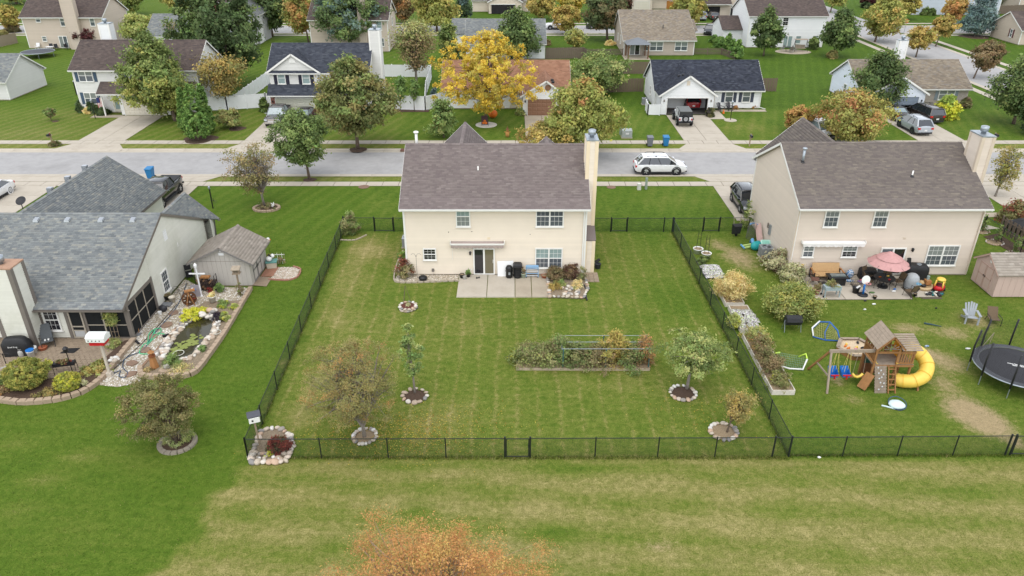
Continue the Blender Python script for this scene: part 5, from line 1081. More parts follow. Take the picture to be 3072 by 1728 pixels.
# ------------------------------------------------------------------ vehicles
TYRE=mat('tyre',(.012,.012,.013),.85,.2,12);RIM=mat('alloy_rim',S(196,198,202,.8),.3,.1,8,metal=.7);RIMD=mat('dark_rim',S(90,92,98,.8),.35,.1,8,metal=.7)
CARGL=glass('car_glass',(.02,.024,.028),.03,.8);CARGL2=glass('car_glass_pale',S(150,168,172,.6),.05,.8);LAMPR=mat('tail_lamp_red',(.45,.02,.02),.2,.1,10,coat=.6);LAMPW=mat('head_lamp',S(216,220,226,.8),.12,.1,10,coat=.6);PLATE=mat('number_plate',S(228,228,226,.8),.5,.05,10);CLAD=mat('car_cladding',(.02,.02,.022),.6,.2,8);CHROME=mat('chrome',(.7,.7,.72),.15,.05,4,metal=1.0)
def paint(name,c,rough=.22):return mat(name,c,rough,.03,1.5,coat=.7,spec=.5)
_wheel={}
def wheel(parent,x,y,r,w,rim):
 s=1 if y>0 else-1;key=(round(r,3),round(w,3),rim.name)
 if key not in _wheel:
  R_=MR_(rad(90),4,'X');a=MB();a.tf=R_;a.lathe([(r*.62,-w/2),(r*.9,-w/2),(r,-w*.32),(r,w*.32),(r*.9,w/2),(r*.62,w/2),(r*.6,w*.3),(.02,w*.3)],20);b=MB();b.tf=R_
  b.lathe([(r*.64,w*.3),(r*.64,w*.5),(r*.56,w*.5),(r*.54,w*.34),(.02,w*.34)],20);
  c=MB();c.tf=R_
  for k in range(5):
   t=2*pi*k/5;c.bar((0,0,w*.44),(r*.6*cos(t),r*.6*sin(t),w*.44),r*.2,.04)
  c.lathe([(r*.15,w*.34),(r*.15,w*.52),(.01,w*.53)],10)
  _wheel[key]=(a.mesh('wheel',TYRE,True),b.mesh('rim_dish',CLAD),c.mesh('rim',rim))
 A,B,C_=_wheel[key];o=link('wheel',A,parent,(x,y,r),pi if s>0 else 0);link('rim_dish',B,o);link('rim',C_,o);return o
def loft(st,secs,cap=True):
 m=MB();k=len(secs[0]);n=2*k-2;V=[]
 for x,sc in zip(st,secs):V+=[(x,p[0],p[1])for p in sc]+[(x,-p[0],p[1])for p in sc[-2:0:-1]]
 F=[]
 for i in range(len(st)-1):
  for j in range(n):F.append((i*n+j,i*n+(j+1)%n,(i+1)*n+(j+1)%n,(i+1)*n+j))
 if cap:F+=[tuple(range(n))[::-1],tuple(range((len(st)-1)*n,len(st)*n))]
 m.add(V,F);return m
CARS=dict(suv=dict(L=4.95,W=1.94,r=.385,wb=2.9,zb=.25,top=[(-2.47,.66),(-2.42,.98),(-2.25,1.1),(-.4,1.09),(1.0,1.07),(1.45,1.06),(1.9,1.01),(2.22,.93),(2.4,.8),(2.47,.62)],gh=(1.62,.62,-1.75,-2.34,1.72),rails=True),crossover=dict(L=4.5,W=1.84,r=.35,wb=2.65,zb=.22,top=[(-2.25,.6),(-2.18,1.0),(-2.0,1.06),(-.4,1.05),(.85,1.04),(1.15,1.02),(1.9,.9),(2.15,.78),(2.25,.55)],gh=(1.2,.45,-1.65,-2.1,1.64),rails=True),van=dict(L=5.1,W=1.98,r=.35,wb=3.0,zb=.2,top=[(-2.55,.6),(-2.5,1.0),(-2.35,1.08),(-.4,1.05),(1.2,1.02),(1.6,1.0),(2.2,.86),(2.45,.74),(2.55,.52)],gh=(1.75,.8,-2.2,-2.48,1.74),rails=True),sedan=dict(L=4.8,W=1.82,r=.33,wb=2.75,zb=.2,top=[(-2.4,.58),(-2.35,.9),(-2.15,.99),(-1.4,1.0),(-.4,.95),(.9,.93),(1.2,.92),(2.0,.8),(2.3,.68),(2.4,.5)],gh=(1.2,.35,-1.0,-1.75,1.44),rails=False),pickup=dict(L=5.8,W=2.02,r=.41,wb=3.7,zb=.34,top=[(-2.9,.7),(-2.88,1.25),(-2.7,1.3),(-.9,1.3),(-.8,1.18),(1.1,1.16),(1.3,1.18),(2.5,1.12),(2.8,1.0),(2.9,.7)],gh=(1.4,.75,-.75,-.95,1.92),rails=False),)
def car(label,kind,x,y,heading,col,rim=None,group='parked cars',cat='car',plate=True,z=.03,name=None,glass_=None,rack=True):
 P_=CARS[kind];L_,W_,r,zb=P_['L'],P_['W'],P_['r'],P_['zb'];rim=rim or RIM;hw=W_/2
 th=thing(name or{'suv':'parked_suv','crossover':'parked_suv','van':'parked_minivan','sedan':'parked_sedan','pickup':'pickup_truck'}[kind],label,cat,(x,y,z),heading,group)
 top=P_['top'];xs=sorted(set([round(a,3)for a,_ in top]+[-P_['wb']/2-.02,P_['wb']/2+.02,0.3]))
 zt=lambda q:float(np.interp(q,[a for a,_ in top],[b for _,b in top]));secs=[]
 for q in xs:
  e=max(0,abs(q)-(L_/2-.5))/.5;w=hw*(1-.16*e**2);t=zt(q);b_=zb+(.1*e);md=b_+(t-b_)*.55
  secs.append([(0,b_),(w*.88,b_),(w*.97,b_+.1),(w,md),(w*.975,t-.1*(t-b_)),(w*.9,t-.01),(w*.5,t+.02),(0,t+.03)])
 body=loft(xs,secs).build('body',col,th,True,bevel=0)
 md_=body.modifiers.new('es','EDGE_SPLIT');md_.split_angle=rad(38)
 g=P_['gh'];xa,xb,xc,xd,zr=g;zw=zt(xa)-.03;zd=zt(xd+.05)-.03;wb,wr=hw*.95,hw*.73
 m=MB();m.add([(xa,-wb,zw),(xa,wb,zw),(xd,wb,zd),(xd,-wb,zd),(xb,-wr,zr-.05),(xb,wr,zr-.05),(xc,wr,zr-.05),(xc,-wr,zr-.05)],[(0,4,5,1),(1,5,6,2),(2,6,7,3),(3,7,4,0),(4,7,6,5)]);m.build('windows',glass_ or CARGL,th)
 roof=loft([xc-.05,xc+.15,(xb+xc)/2,xb-.15,xb+.06],[[(0,zr-.09),(wr+.02,zr-.085),(wr+.02,zr-.05),(wr*.9,zr-.01),(wr*.4,zr+.005),(0,zr+.01)]]*1+[[(0,zr-.08),(wr+.03,zr-.075),(wr+.03,zr-.04),(wr*.9,zr+.015),(wr*.4,zr+.035),(0,zr+.04)]]*3+[[(0,zr-.09),(wr+.02,zr-.085),(wr+.02,zr-.05),(wr*.9,zr-.02),(wr*.4,zr-.005),(0,zr)]]).build('roof',col,th,True)
 p=MB();pp=MB();lerp=lambda a,b,t:tuple(a[i]+(b[i]-a[i])*t for i in range(3))
 for s in(-1,1):
  A,B,C_,D=(xa,s*wb,zw),(xb,s*wr,zr-.05),(xc,s*wr,zr-.05),(xd,s*wb,zd)
  p.bar(A,B,.07,.07);p.bar(C_,D,.12 if kind!='sedan' else .1,.09)
  for t,w in{'suv':((.42,.06),(.72,.08)),'crossover':((.45,.06),(.8,.14)),'van':((.36,.07),(.7,.09)),'sedan':((.5,.06),),'pickup':((.52,.07),)}[kind]:pp.bar(lerp(A,D,t),lerp(B,C_,t),w,.03)
 p.build('pillars',col,th);pp.build('door_pillars',CLAD,th)
 for sx in(-1,1):
  for sy in(-1,1):
   a=MB();a.tf=MT((sx*P_['wb']/2,sy*(hw-.09),r))@MR_(rad(90),4,'X');a.lathe([(r*1.02,-.1),(r*1.22,-.1),(r*1.22,.1),(r*1.02,.1),(r*.9,.05),(.02,.05)],18);a.build('wheel_arch',CLAD if kind in('suv','crossover','pickup')else col,th)
   wheel(th,sx*P_['wb']/2,sy*(hw-.115),r,.25,rim)
 s_=MB();s_.box(-P_['wb']/2+r,P_['wb']/2-r,-hw+.01,hw-.01,zb-.05,zb+.1);s_.box(-L_/2-.01,-L_/2+.35,-hw*.82,hw*.82,zb+.02,zb+.2);s_.box(L_/2-.35,L_/2+.01,-hw*.82,hw*.82,zb+.02,zb+.18);s_.build('skirt',CLAD,th)
 for s in(-1,1):
  Box_('tail_lamp',LAMPR,th)(-L_/2-.015,-L_/2+.2,min(s*hw*.62,s*hw*.9),max(s*hw*.62,s*hw*.9),zt(-L_/2+.1)-.26,zt(-L_/2+.1)-.06)
  Box_('headlight',LAMPW,th)(L_/2-.32,L_/2-.02,min(s*hw*.55,s*hw*.9),max(s*hw*.55,s*hw*.9),zt(L_/2-.2)-.2,zt(L_/2-.2)-.06)
  Box_('mirror',col if kind!='pickup' else CHROME,th,bevel=.02)(xa-.28,xa-.1,min(s*hw*.98,s*(hw+.19)),max(s*hw*.98,s*(hw+.19)),zw+.02,zw+.17)
  q=MB()
  for hx in(.35,-.6):q.box(hx-.1,hx+.1,min(s*(hw-.01),s*(hw+.025)),max(s*(hw-.01),s*(hw+.025)),zt(0)-.2,zt(0)-.165)
  q.build('door_handle',col if kind!='pickup' else CHROME,th)
 if P_['rails']and rack:
  for s in(-1,1):
   q=MB();yy=s*wr*.92;q.tube([(xb-.15,yy,zr+.01),(xb-.4,yy,zr+.1),((xb+xc)/2,yy,zr+.12),(xc+.5,yy,zr+.1),(xc+.3,yy,zr+.01)],.022,5)
   for t in(.5,):q.box((xb+xc)/2-.05,(xb+xc)/2+.05,yy-.02,yy+.02,zr,zr+.12)
   q.build('roof_rail',CLAD,th)
 Box_('grille',CLAD if kind!='pickup' else CHROME,th)(L_/2-.06,L_/2+.02,-hw*.5,hw*.5,zb+.22,zt(L_/2-.1)-.05)
 if plate:Box_('number_plate',PLATE,th)(-L_/2-.03,-L_/2,-.16,.16,zb+.32,zb+.48)
 if kind=='pickup':
  Box_('bed_cover',CLAD,th)(-L_/2+.1,-1.02,-hw*.86,hw*.86,1.27,1.345);Box_('rear_bumper',CHROME,th)(-L_/2-.1,-L_/2+.05,-hw*.95,hw*.95,.52,.7);q=MB();q.box(L_/2-.1,L_/2+.08,-hw*.95,hw*.95,.5,.72);q.box(L_/2-.02,L_/2+.06,-hw*.6,hw*.6,.98,1.04);q.build('front_bumper',CHROME,th)
  for s in(-1,1):Box_('side_step',CLAD,th)(-1.0,1.3,min(s*hw*.95,s*(hw+.12)),max(s*hw*.95,s*(hw+.12)),.36,.42)
 return th
PW=paint('paint_white',S(240,241,242,.85));PB=paint('paint_black',(.008,.0085,.009));PG=paint('paint_grey',S(86,82,80,.8));PS=paint('paint_silver',S(172,178,184,.8),.28);PD=paint('paint_dark',S(48,44,48,.8));PR=paint('paint_red',(.32,.012,.02));PBR=paint('paint_brown_black',S(52,46,44,.8))
H_S,H_N=-pi/2,pi/2
car('white three-row suv parked at the near kerb in the street','suv',14.3,69.75,0,PW,z=-.1)
car('black pickup truck in the drive beside the grey ranch','pickup',-30.75,61.9,H_S,PB)
car('white car cut off by the left edge of the photo','sedan',-45.85,62.2,H_S,PW,plate=False)
car('black suv in the drive beside the tan house','crossover',20.05,60.3,H_S,PB)
car('dark grey pickup with chrome front in front of the brick garage','pickup',-27.5,87.7,H_S+.02,PG,glass_=CARGL2)
car('dark sedan beside the grey pickup at the brick garage','sedan',-24.6,88.0,H_S,PD,glass_=CARGL2)
car('red sedan inside the open garage of the white ranch','crossover',22.45,94.7,H_N,PR)
car('black sedan parked half on the grass before the blue garage door','sedan',45.8,89.6,H_N+.06,PBR,glass_=CARGL2)
car('dark minivan before the blue garage door','van',49.25,88.9,H_N+.1,PBR)
car('silver suv nearest the street in the brick-front ranch drive','suv',45.6,83.9,H_N+.04,PS,rim=RIMD)
car('white pickup truck parked on the far street','pickup',9.4,156.2,pi,PW)
car('dark car behind the bronze-green tree on the far street','sedan',17.2,157,0,PD)
car('silver minivan in the far tan house drive','van',40.3,169.5,H_N,PS);car('grey sedan in the far tan house drive','sedan',43.3,170.0,H_N,PG)
car('black suv with an open door at the low white garage','crossover',37.9,150.6,H_S-.3,PB)
car('white minivan behind the orange maple and the tan house roof','van',34.0,82.2,H_S+.3,PW,glass_=CARGL2)
# white off-road car with black soft top
th=thing('off_road_car','white boxy off-road car with dark top and spare wheel at the open garage','car',(20.0,87.15,.03),H_N-.03,'parked cars')
m=MB();m.box(-1.95,.75,-.78,.78,.55,1.12);m.box(.75,2.0,-.68,.68,.6,1.1);m.build('body',PW,th,bevel=.05)
Taper_('windows',CARGL,th)(-1.93,.72,-.77,.77,1.12,1.72,.93,.88)
Box_('hard_top',mat('grey_top',S(112,114,112,.8),.7,.1,6),th,bevel=.05)(-1.9,.55,-.7,.7,1.7,1.82)
for x,w in((-1.9,.1),(-1.1,.1),(-.2,.09),(.66,.08)):
 for s in(-1,1):Bar_('pillar',PW if x>-1 else CLAD,th)((x,s*.77,1.12),(x*.95,s*.69,1.74),w,.05)
for sx in(-1.3,1.35):
 for s in(-1,1):
  wheel(th,sx,s*.8,.41,.27,RIM);m=MB();m.box(sx-.58,sx+.58,min(s*.68,s*.96),max(s*.68,s*.96),.86,.94);m.bar((sx-.55,s*.82,.9),(sx-.62,s*.82,.6),.26,.06);m.bar((sx+.55,s*.82,.9),(sx+.62,s*.82,.6),.26,.06);m.build('fender',CLAD,th)
m=MB();m.box(-2.12,-1.95,-.85,.85,.5,.68);m.box(2.0,2.15,-.85,.85,.5,.7);m.build('bumper',CLAD,th)
m=MB();m.tf=MT((-2.12,.05,1.0))@MR_(rad(-90),4,'Y');m.lathe([(.2,-.13),(.36,-.13),(.41,-.06),(.41,.08),(.36,.14),(.24,.14),(.22,.06),(.02,.06)],20);o=m.build('spare_wheel',TYRE,th)
m=MB();m.tf=MT((-2.12,.05,1.0))@MR_(rad(-90),4,'Y')
for k in range(5):m.bar((0,0,.1),(.22*cos(k*1.2566),.22*sin(k*1.2566),.1),.1,.04)
m.lathe([(.22,.06),(.24,.145),(.2,.14),(.18,.08)],18);m.build('rim',RIM,o)
for s in(-1,1):Box_('tail_lamp',LAMPR,th)(-1.98,-1.94,min(s*.6,s*.74),max(s*.6,s*.74),.78,1.0)
Box_('number_plate',PLATE,th)(-1.975,-1.945,-.66,-.36,.74,.9)
# ------------------------------------------------------------------ street furniture
def bin_(label,x,y,m,z=.03,rz=0.0):
 th=thing('wheelie_bin',label,'bin',(x,y,z),rz,'wheeled bins');b=MB();b.add([(-.24,-.27,.08),(.24,-.27,.08),(.24,.27,.08),(-.24,.27,.08),(-.31,-.36,.98),(.31,-.36,.98),(.31,.36,.98),(-.31,.36,.98)],[(0,3,2,1),(4,5,6,7),(0,1,5,4),(1,2,6,5),(2,3,7,6),(3,0,4,7)]);b.box(-.33,.33,-.38,.38,.93,.99);b.build('tub',m,th,bevel=.02)
 b=MB();b.add([(-.34,-.42,1.0),(.34,-.42,1.0),(.34,.4,1.06),(-.34,.4,1.06),(-.3,-.36,1.07),(.3,-.36,1.07),(.3,.34,1.13),(-.3,.34,1.13)],[(0,3,2,1),(4,5,6,7),(0,1,5,4),(1,2,6,5),(2,3,7,6),(3,0,4,7)]);b.build('lid',m,th,bevel=.02)
 for s in(-1,1):b=MB();b.tf=MT((s*.27,.3,.12))@MR_(rad(90),4,'Y');b.lathe([(.12,-.04),(.12,.04)],12);b.build('wheel',TYRE,th)
 Tube_('handle',m,th)([(-.26,.4,.98),(-.26,.47,1.0),(.26,.47,1.0),(.26,.4,.98)],.018,5);return th
BBLUE=mat('bin_blue',S(44,128,184,.75),.45,.06,4);BGREY=mat('bin_grey',S(122,126,132,.75),.5,.06,4)
bin_('grey wheeled bin at the far kerb left of the blue one',14.65,77.75,BGREY);bin_('blue wheeled bin at the far kerb next to the grey one',16.35,77.85,BBLUE);bin_('blue wheeled bin at the kerb beside the black pickup',-34.05,67.5,BBLUE)
WOODP=mat('weathered_post',S(170,150,124,.75),.85,.2,8,stretch=(1,1,.2))
def mailbox(label,x,y,rz=0.0,z=0):
 th=thing('mailbox',label,'mailbox',(x,y,z),rz,'mailboxes');b=MB();b.box(-.055,.055,-.055,.055,0,1.35);b.bar((0,0,.8),(0,-.4,1.0),.07);b.box(-.05,.05,-.5,.3,1.0,1.07);b.build('post',WOODP,th)
 b=MB();pr=[(-.11,1.08)]+[(-.11*cos(t*pi/8),1.2+.11*sin(t*pi/8))for t in range(9)]+[(.11,1.08)];b.extrude(pr[::-1],'y',-.55,-.02);b.build('box',BLACKM,th);Box_('flag',LAMPR,th)(.11,.125,-.25,-.2,1.2,1.4)
mailbox('black mailbox on a wooden post by the far left lawn',-49.2,78.3);mailbox('black mailbox on a wooden post beside the white ranch drive',25.3,77.85);mailbox('black mailbox on a wooden post beside the brick-front ranch drive',51.4,78.2);mailbox('black mailbox on a wooden post behind the tan house chimney',47.6,67.6,pi)
UTG=mat('utility_green',S(160,172,158,.75),.6,.08,4);UTW=mat('utility_pale',S(222,222,210,.8),.6,.06,4)
m=MB();m.box(-.6,.6,-.45,.45,0,.12);th=thing('transformer_box','grey-green transformer box on the lawn left of the bins','utility box',(12.65,81.1,0));m.build('plinth',CONC2,th);m=MB();m.add([(-.55,-.42,.12),(.55,-.42,.12),(.55,.42,.12),(-.55,.42,.12),(-.55,-.36,.85),(.55,-.36,.85),(.55,.42,.95),(-.55,.42,.95)],[(4,5,6,7),(0,1,5,4),(1,2,6,5),(2,3,7,6),(3,0,4,7)]);m.build('cabinet',mat('utility_grey',S(166,172,168,.75),.5,.08,4),th,bevel=.02);Box_('warning_label',PLATE,th)(-.18,.18,-.43,-.4,.45,.62)
def pedestal(label,x,y,h,w,m_):
 th=thing('utility_pedestal',label,'utility box',(x,y,0),.1,'utility pedestals');Box_('base',m_,th,bevel=.01)(-w/2,w/2,-w/2,w/2,0,h*.45);Box_('cover',m_,th,bevel=.02)(-w*.46,w*.46,-w*.46,w*.46,h*.45,h);Box_('cap',m_,th)(-w*.52,w*.52,-w*.52,w*.52,h,h+.03)
pedestal('tall pale green utility pedestal on the front lawn right of the cream house',12.2,64.7,1.05,.2,UTG);pedestal('short white utility pedestal on the front lawn right of the cream house',11.55,64.6,.55,.32,UTW);pedestal('pale green pedestal beside the transformer box',12.1,82.2,.85,.22,UTG)
def disc(name,label,cat,x,y,r,z,m_,h=.03):b=MB();b.lathe([(r,0),(r,h*.7),(r*.93,h),(.01,h)],24);return solo(b,name,m_,label,cat,loc=(x,y,z))
COVER=mat('cover_rust',S(140,112,94,.7),.8,.2,10)
disc('manhole_cover','round brown cover in the lawn left of the cream house','cover',-13.6,65.3,.5,.005,COVER);disc('manhole_cover','round brown cover in the lawn right of the cream house','cover',9.1,65.2,.42,.005,COVER)
Solo_('box','storm_drain',mat('drain_brick',S(128,92,78,.7),.85,.25,8),'brick-red storm drain inlet at the far kerb','drain',loc=(-11.1,76.5,-.06))(-.6,.6,-.3,.3,0,.14)
def lamppost(label,x,y,h=1.9):
 th=thing('lamp_post',label,'lamp post',(x,y,0),0,'black lamp posts');b=MB();b.tube([(0,0,-.02),(0,0,h)],.04,8);b.bar((-.2,0,h*.86),(.2,0,h*.86),.03);b.build('pole',BLACKM,th);Lathe_('lantern',GALV,th)([(.05,0),(.1,.05),(.13,.3),(.15,.32),(.03,.45)],8,(0,0,h))
lamppost('black lamp post on the front lawn of the blue-shutter house',-49.85,88.9);lamppost('black lamp post in the pale stone circle before the white ranch',25.95,88.2);disc('stone_circle','pale stone circle around the lamp post before the white ranch','stone circle',25.95,88.2,.75,0,CONC,.06)
th=thing('stop_sign','orange-red stop sign on its post at the crossroads','sign',(75.3,150.4,0));Tube_('post',GALV,th)([(0,0,0),(0,0,2.4)],.04,6)
m=MB();pr=[(.42*cos(pi/8+k*pi/4),2.35+.42*sin(pi/8+k*pi/4))for k in range(8)];m.extrude(pr[::-1],'y',-.05,-.03);o=m.build('panel',mat('sign_red',S(206,82,52,.8),.5,.05,3),th)
def text(body,size,m_,parent,loc,rot,name='lettering',align='CENTER',ext=.002):
 cu=bpy.data.curves.new(name,'FONT');cu.body=body;cu.size=size;cu.align_x=align;cu.align_y='CENTER';cu.extrude=ext
 tmp=bpy.data.objects.new(name,cu);COL.objects.link(tmp);dg=bpy.context.evaluated_depsgraph_get();me=bpy.data.meshes.new_from_object(tmp.evaluated_get(dg));bpy.data.objects.remove(tmp);me.materials.clear();me.materials.append(m_)
 o=link(name,me,parent,loc,rot=rot);return o
text('STOP',.3,WHITE,o,(0,-.06,2.35),(pi/2,0,0))
# ------------------------------------------------------------------ fences across the street
def vinyl_run(label,pts,h=1.75,group='white vinyl fences',step=1.9,m_=None,gapless=True):
 th=thing('vinyl_fence',label,'fence',(pts[0][0],pts[0][1],0),0,group);o=Vector((pts[0][0],pts[0][1],0));m_=m_ or VINYLW
 for a,b in zip(pts,pts[1:]):
  a,b=Vector((*a,0))-o,Vector((*b,0))-o;n=max(1,round((b-a).length/step))
  for i in range(n):
   p,q=a.lerp(b,i/n),a.lerp(b,(i+1)/n);m=MB();m.bar(p+Vector((0,0,h/2)),q+Vector((0,0,h/2)),.03,h-.1);m.bar(p+Vector((0,0,.12)),q+Vector((0,0,.12)),.055,.14);m.bar(p+Vector((0,0,h-.06)),q+Vector((0,0,h-.06)),.055,.12);m.build('panel',m_,th)
   m=MB();m.box(p.x-.06,p.x+.06,p.y-.06,p.y+.06,0,h+.06);m.taper(p.x-.075,p.x+.075,p.y-.075,p.y+.075,h+.06,h+.14,.2);m.build('post',m_,th)
  Box_('post',m_,th)(b.x-.06,b.x+.06,b.y-.06,b.y+.06,0,h+.06)
vinyl_run('white vinyl fence at the left side of the blue-shutter house',[(-58.3,109.5),(-58.3,101),(-52.9,101)])
vinyl_run('white vinyl fence between the blue-shutter house and the brick garage house',[(-37.8,92.6),(-35.4,93.0),(-30.9,94.3),(-29.0,94.4)]);vinyl_run('long white vinyl fence running back beside the open brownish-gold tree',[(-34.5,93.4),(-34.4,108.5),(-20,112.2)])
vinyl_run('white vinyl fence behind the brick garage house chimney',[(-19.5,112.2),(-11.8,111.9),(-11.5,101.2),(-10.75,92.8)]);vinyl_run('white vinyl fence in front of the crape myrtles',[(-16.4,93.4),(-10.75,92.8),(-7.6,96.1)])
vinyl_run('short white vinyl screen at the left of the open garage',[(16.6,92.8),(16.5,90.6),(17.9,90.5)],1.3,step=1.4);vinyl_run('white vinyl fence piece behind the spreading green apple tree',[(7.4,103),(8.6,112)],1.7)
def board_fence(label,pts,h,m_,bw=.14,gap=.02,pointed=False,group='wooden fences',rails=True,name='board_fence',alt=0.0):
 th=thing(name,label,'fence',(pts[0][0],pts[0][1],0),0,group);o=Vector((pts[0][0],pts[0][1],0));b=MB()
 b.box(-bw/2,bw/2,-.012,.012,.04,h-(.1 if pointed else 0))
 if pointed:b.add([(-bw/2,-.012,h-.1),(bw/2,-.012,h-.1),(bw/2,.012,h-.1),(-bw/2,.012,h-.1),(-.015,-.012,h),(.015,-.012,h),(.015,.012,h),(-.015,.012,h)],[(4,5,6,7),(0,1,5,4),(1,2,6,5),(2,3,7,6),(3,0,4,7)])
 me=b.mesh('board',m_);k=0
 for p,q in zip(pts,pts[1:]):
  p,q=Vector((*p,0))-o,Vector((*q,0))-o;L_=(q-p).length;an=math.atan2(q.y-p.y,q.x-p.x);n=int(L_/(bw+gap));nr=Vector((-sin(an),cos(an),0));m=MB()
  for z in(.3,h*.8):m.bar(p+nr*.04+Vector((0,0,z)),q+nr*.04+Vector((0,0,z)),.04,.09)
  for i in range(max(1,round(L_/2.4))+1):
   c=p.lerp(q,i/max(1,round(L_/2.4)))+nr*.07;m.box(c.x-.05,c.x+.05,c.y-.05,c.y+.05,0,h+.02)
  m.build('rail',m_,th)
  for i in range(n):
   c=p.lerp(q,(i+.5)/n);k+=1
   link('board',me,th,c+nr*(alt if i%2 else 0)+Vector((0,0,RU(-.03,.02))),an)
 return th
FW1=mat('fence_grey_wood',S(118,104,90,.75),.9,.25,5,island=.2,stretch=(1,1,.15));FW2=mat('fence_brown_wood',S(122,106,90,.78),.9,.25,5,island=.2,stretch=(1,1,.15));FW3=mat('fence_pale_wood',S(172,158,138,.75),.9,.2,5,stretch=(1,1,.15));FW4=mat('fence_orange_wood',S(204,138,66,.75),.85,.15,5,stretch=(1,1,.15))
board_fence('grey board fence behind the grey-roof bungalow',[(5.5,125.6),(11.6,126.0),(12.0,124.6)],1.8,FW1,.3,.02);board_fence('low picket fence left of the taupe bungalow',[(12.2,128.5),(18.5,128.9)],1.1,FW1,.1,.09,True);board_fence('low picket fence right of the taupe bungalow',[(30.4,129.4),(35.0,129.4),(36.2,125.5)],1.1,FW1,.1,.09,True)
board_fence('dark wooden privacy fence behind the spreading apple tree',[(15.2,114.2),(21.0,114.2)],1.8,FW2,.18,.02,alt=.05);board_fence('dark wooden privacy fence left of the white ranch',[(11.6,102.2),(17.8,102.8)],1.8,FW2,.18,.02,alt=.05);board_fence('dark wooden privacy fence right of the white ranch',[(31.0,111),(33.2,102.9),(35.9,102.9)],1.8,FW2,.18,.02,alt=.05)
board_fence('pale board fence at the upper left edge',[(-94,132.2),(-90.3,134.8),(-89.2,140.5)],1.8,FW3,.2,.015);board_fence('orange new board fence at the top',[(32.8,191),(37.2,184.4),(40.5,184.2)],1.8,FW4,.3,.01);board_fence('grey board fence at the top right',[(105.5,176.5),(116,179)],1.8,FW1,.3,.02)
# ------------------------------------------------------------------ things on the far lawns
def ac_unit(label,x,y,w=.75,h=.8,z=0.,m_=None):
 th=thing('air_conditioner',label,'air conditioner',(x,y,z),0,'air conditioner units');m_=m_ or mat('ac_grey',S(150,152,152,.75),.5,.06,6);Box_('pad',CONC2,th)(-w/2-.06,w/2+.06,-w/2-.06,w/2+.06,0,.06);b=MB();b.box(-w/2,w/2,-w/2,w/2,.06,h-.05)
 for i in range(int(w/.06)):
  for s in(-1,1):b.box(-w/2+.05+i*.06,-w/2+.075+i*.06,s*w/2-.006,s*w/2+.006,.12,h-.1);b.box(s*w/2-.006,s*w/2+.006,-w/2+.05+i*.06,-w/2+.075+i*.06,.12,h-.1)
 b.build('cabinet',m_,th);Box_('top_panel',ALU,th,bevel=.02)(-w/2-.01,w/2+.01,-w/2-.01,w/2+.01,h-.05,h);o=Lathe_('fan_opening',BLACKP,th)([(w*.38,0),(w*.38,.02),(w*.34,.02),(w*.33,.005),(.02,.005)],24,(0,0,h));b=MB()
 for k in range(6):b.ring((0,0,h+.025),w*(.06+.06*k),.006,20,4)
 b.build('fan_guard',ALU,o);return th
ac_unit('grey air conditioner beside the cream house left wall',-7.95,52.2);ac_unit('grey air conditioner beside the tan house left wall',18.75,50.3,.85,.85);ac_unit('grey air conditioner left of the white ranch',17.0,95.9);ac_unit('brown air conditioner left of the brick-front ranch',43.0,99.6,m_=mat('ac_brown',S(96,80,70,.75),.6,.1,6));ac_unit('dark air conditioner beside the blue-grey house',96.0,174.6,m_=MATS['ac_brown'])
def trampoline_low(label,x,y,r):
 th=thing('trampoline',label,'trampoline',(x,y,0));Ring_('rim',GALV,th)((0,0,.85),r,.05,30,6);Lathe_('mat',mat('tramp_mat',S(84,86,92,.75),.8,.1,4),th)([(r,.84),(r*.86,.86),(.01,.85)],30)
 for k in range(6):b=MB();t=k*pi/3;b.tube([(r*cos(t),r*sin(t),.85),(r*1.0*cos(t),r*sin(t),0)],.03,5);b.build('leg',GALV,th)
trampoline_low('low round trampoline behind the tall beige house',-78.2,127.6,2.5)
th=thing('gazebo','wooden gazebo with hipped grey metal roof on the bungalow patio','gazebo',(20.5,127.0,0));Box_('patio_slab',CONC2,th)(-2.2,2.0,-2.1,1.7,.005,.05)
WD=mat('gazebo_wood',S(124,90,66,.75),.8,.2,6);b=MB()
for sx in(-1,1):
 for sy in(-1,1):
  b=MB();b.box(sx*1.6-.09,sx*1.6+.09,sy*1.5-.09,sy*1.5+.09,0,2.3);b.bar((sx*1.6,sy*1.5,1.7),(sx*1.1,sy*1.5,2.25),.08);b.bar((sx*1.6,sy*1.5,1.7),(sx*1.6,sy*1.0,2.25),.08);b.build('post',WD,th)
b=MB();b.add([(-2,-1.9,2.3),(2,-1.9,2.3),(2,1.9,2.3),(-2,1.9,2.3),(0,0,3.2)],[(0,1,4),(1,2,4),(2,3,4),(3,0,4),(3,2,1,0)]);b.build('roof',mat('metal_roof',S(132,136,140,.75),.45,.06,3,metal=.3),th)
# halloween and yard ornaments
disc('gravel_ring','white gravel circle under the yellow honey locust','gravel bed',-3.0,86.2,1.25,0,mat('white_gravel',S(222,216,206,.75),.9,.25,30,.02),.05)
m=MB();m.blob((0,0,.5),.55,.55,.5,3,14,8,.04);th=thing('inflatable_pumpkin','orange inflatable pumpkin behind the yellow tree trunk','decoration',(-2.3,89.3,0));m.build('pumpkin',mat('pumpkin_orange',S(232,120,40,.8),.5,.08,4),th,True);Tube_('stem',mat('stem_green',S(80,110,50),.7),th)([(0,0,.98),(.03,0,1.15)],.05,6)
th=thing('garden_flag','dark garden banner with orange pumpkins on the white gravel circle','banner',(-3.15,85.6,0));Tube_('stand',BLACKM,th)([(-.42,0,0),(-.42,0,1.25),(.42,0,1.25),(.42,0,0)],.015,5);Box_('cloth',mat('banner_purple',S(84,60,66,.8),.8,.3,5),th)(-.38,.38,-.012,.012,.2,1.22)
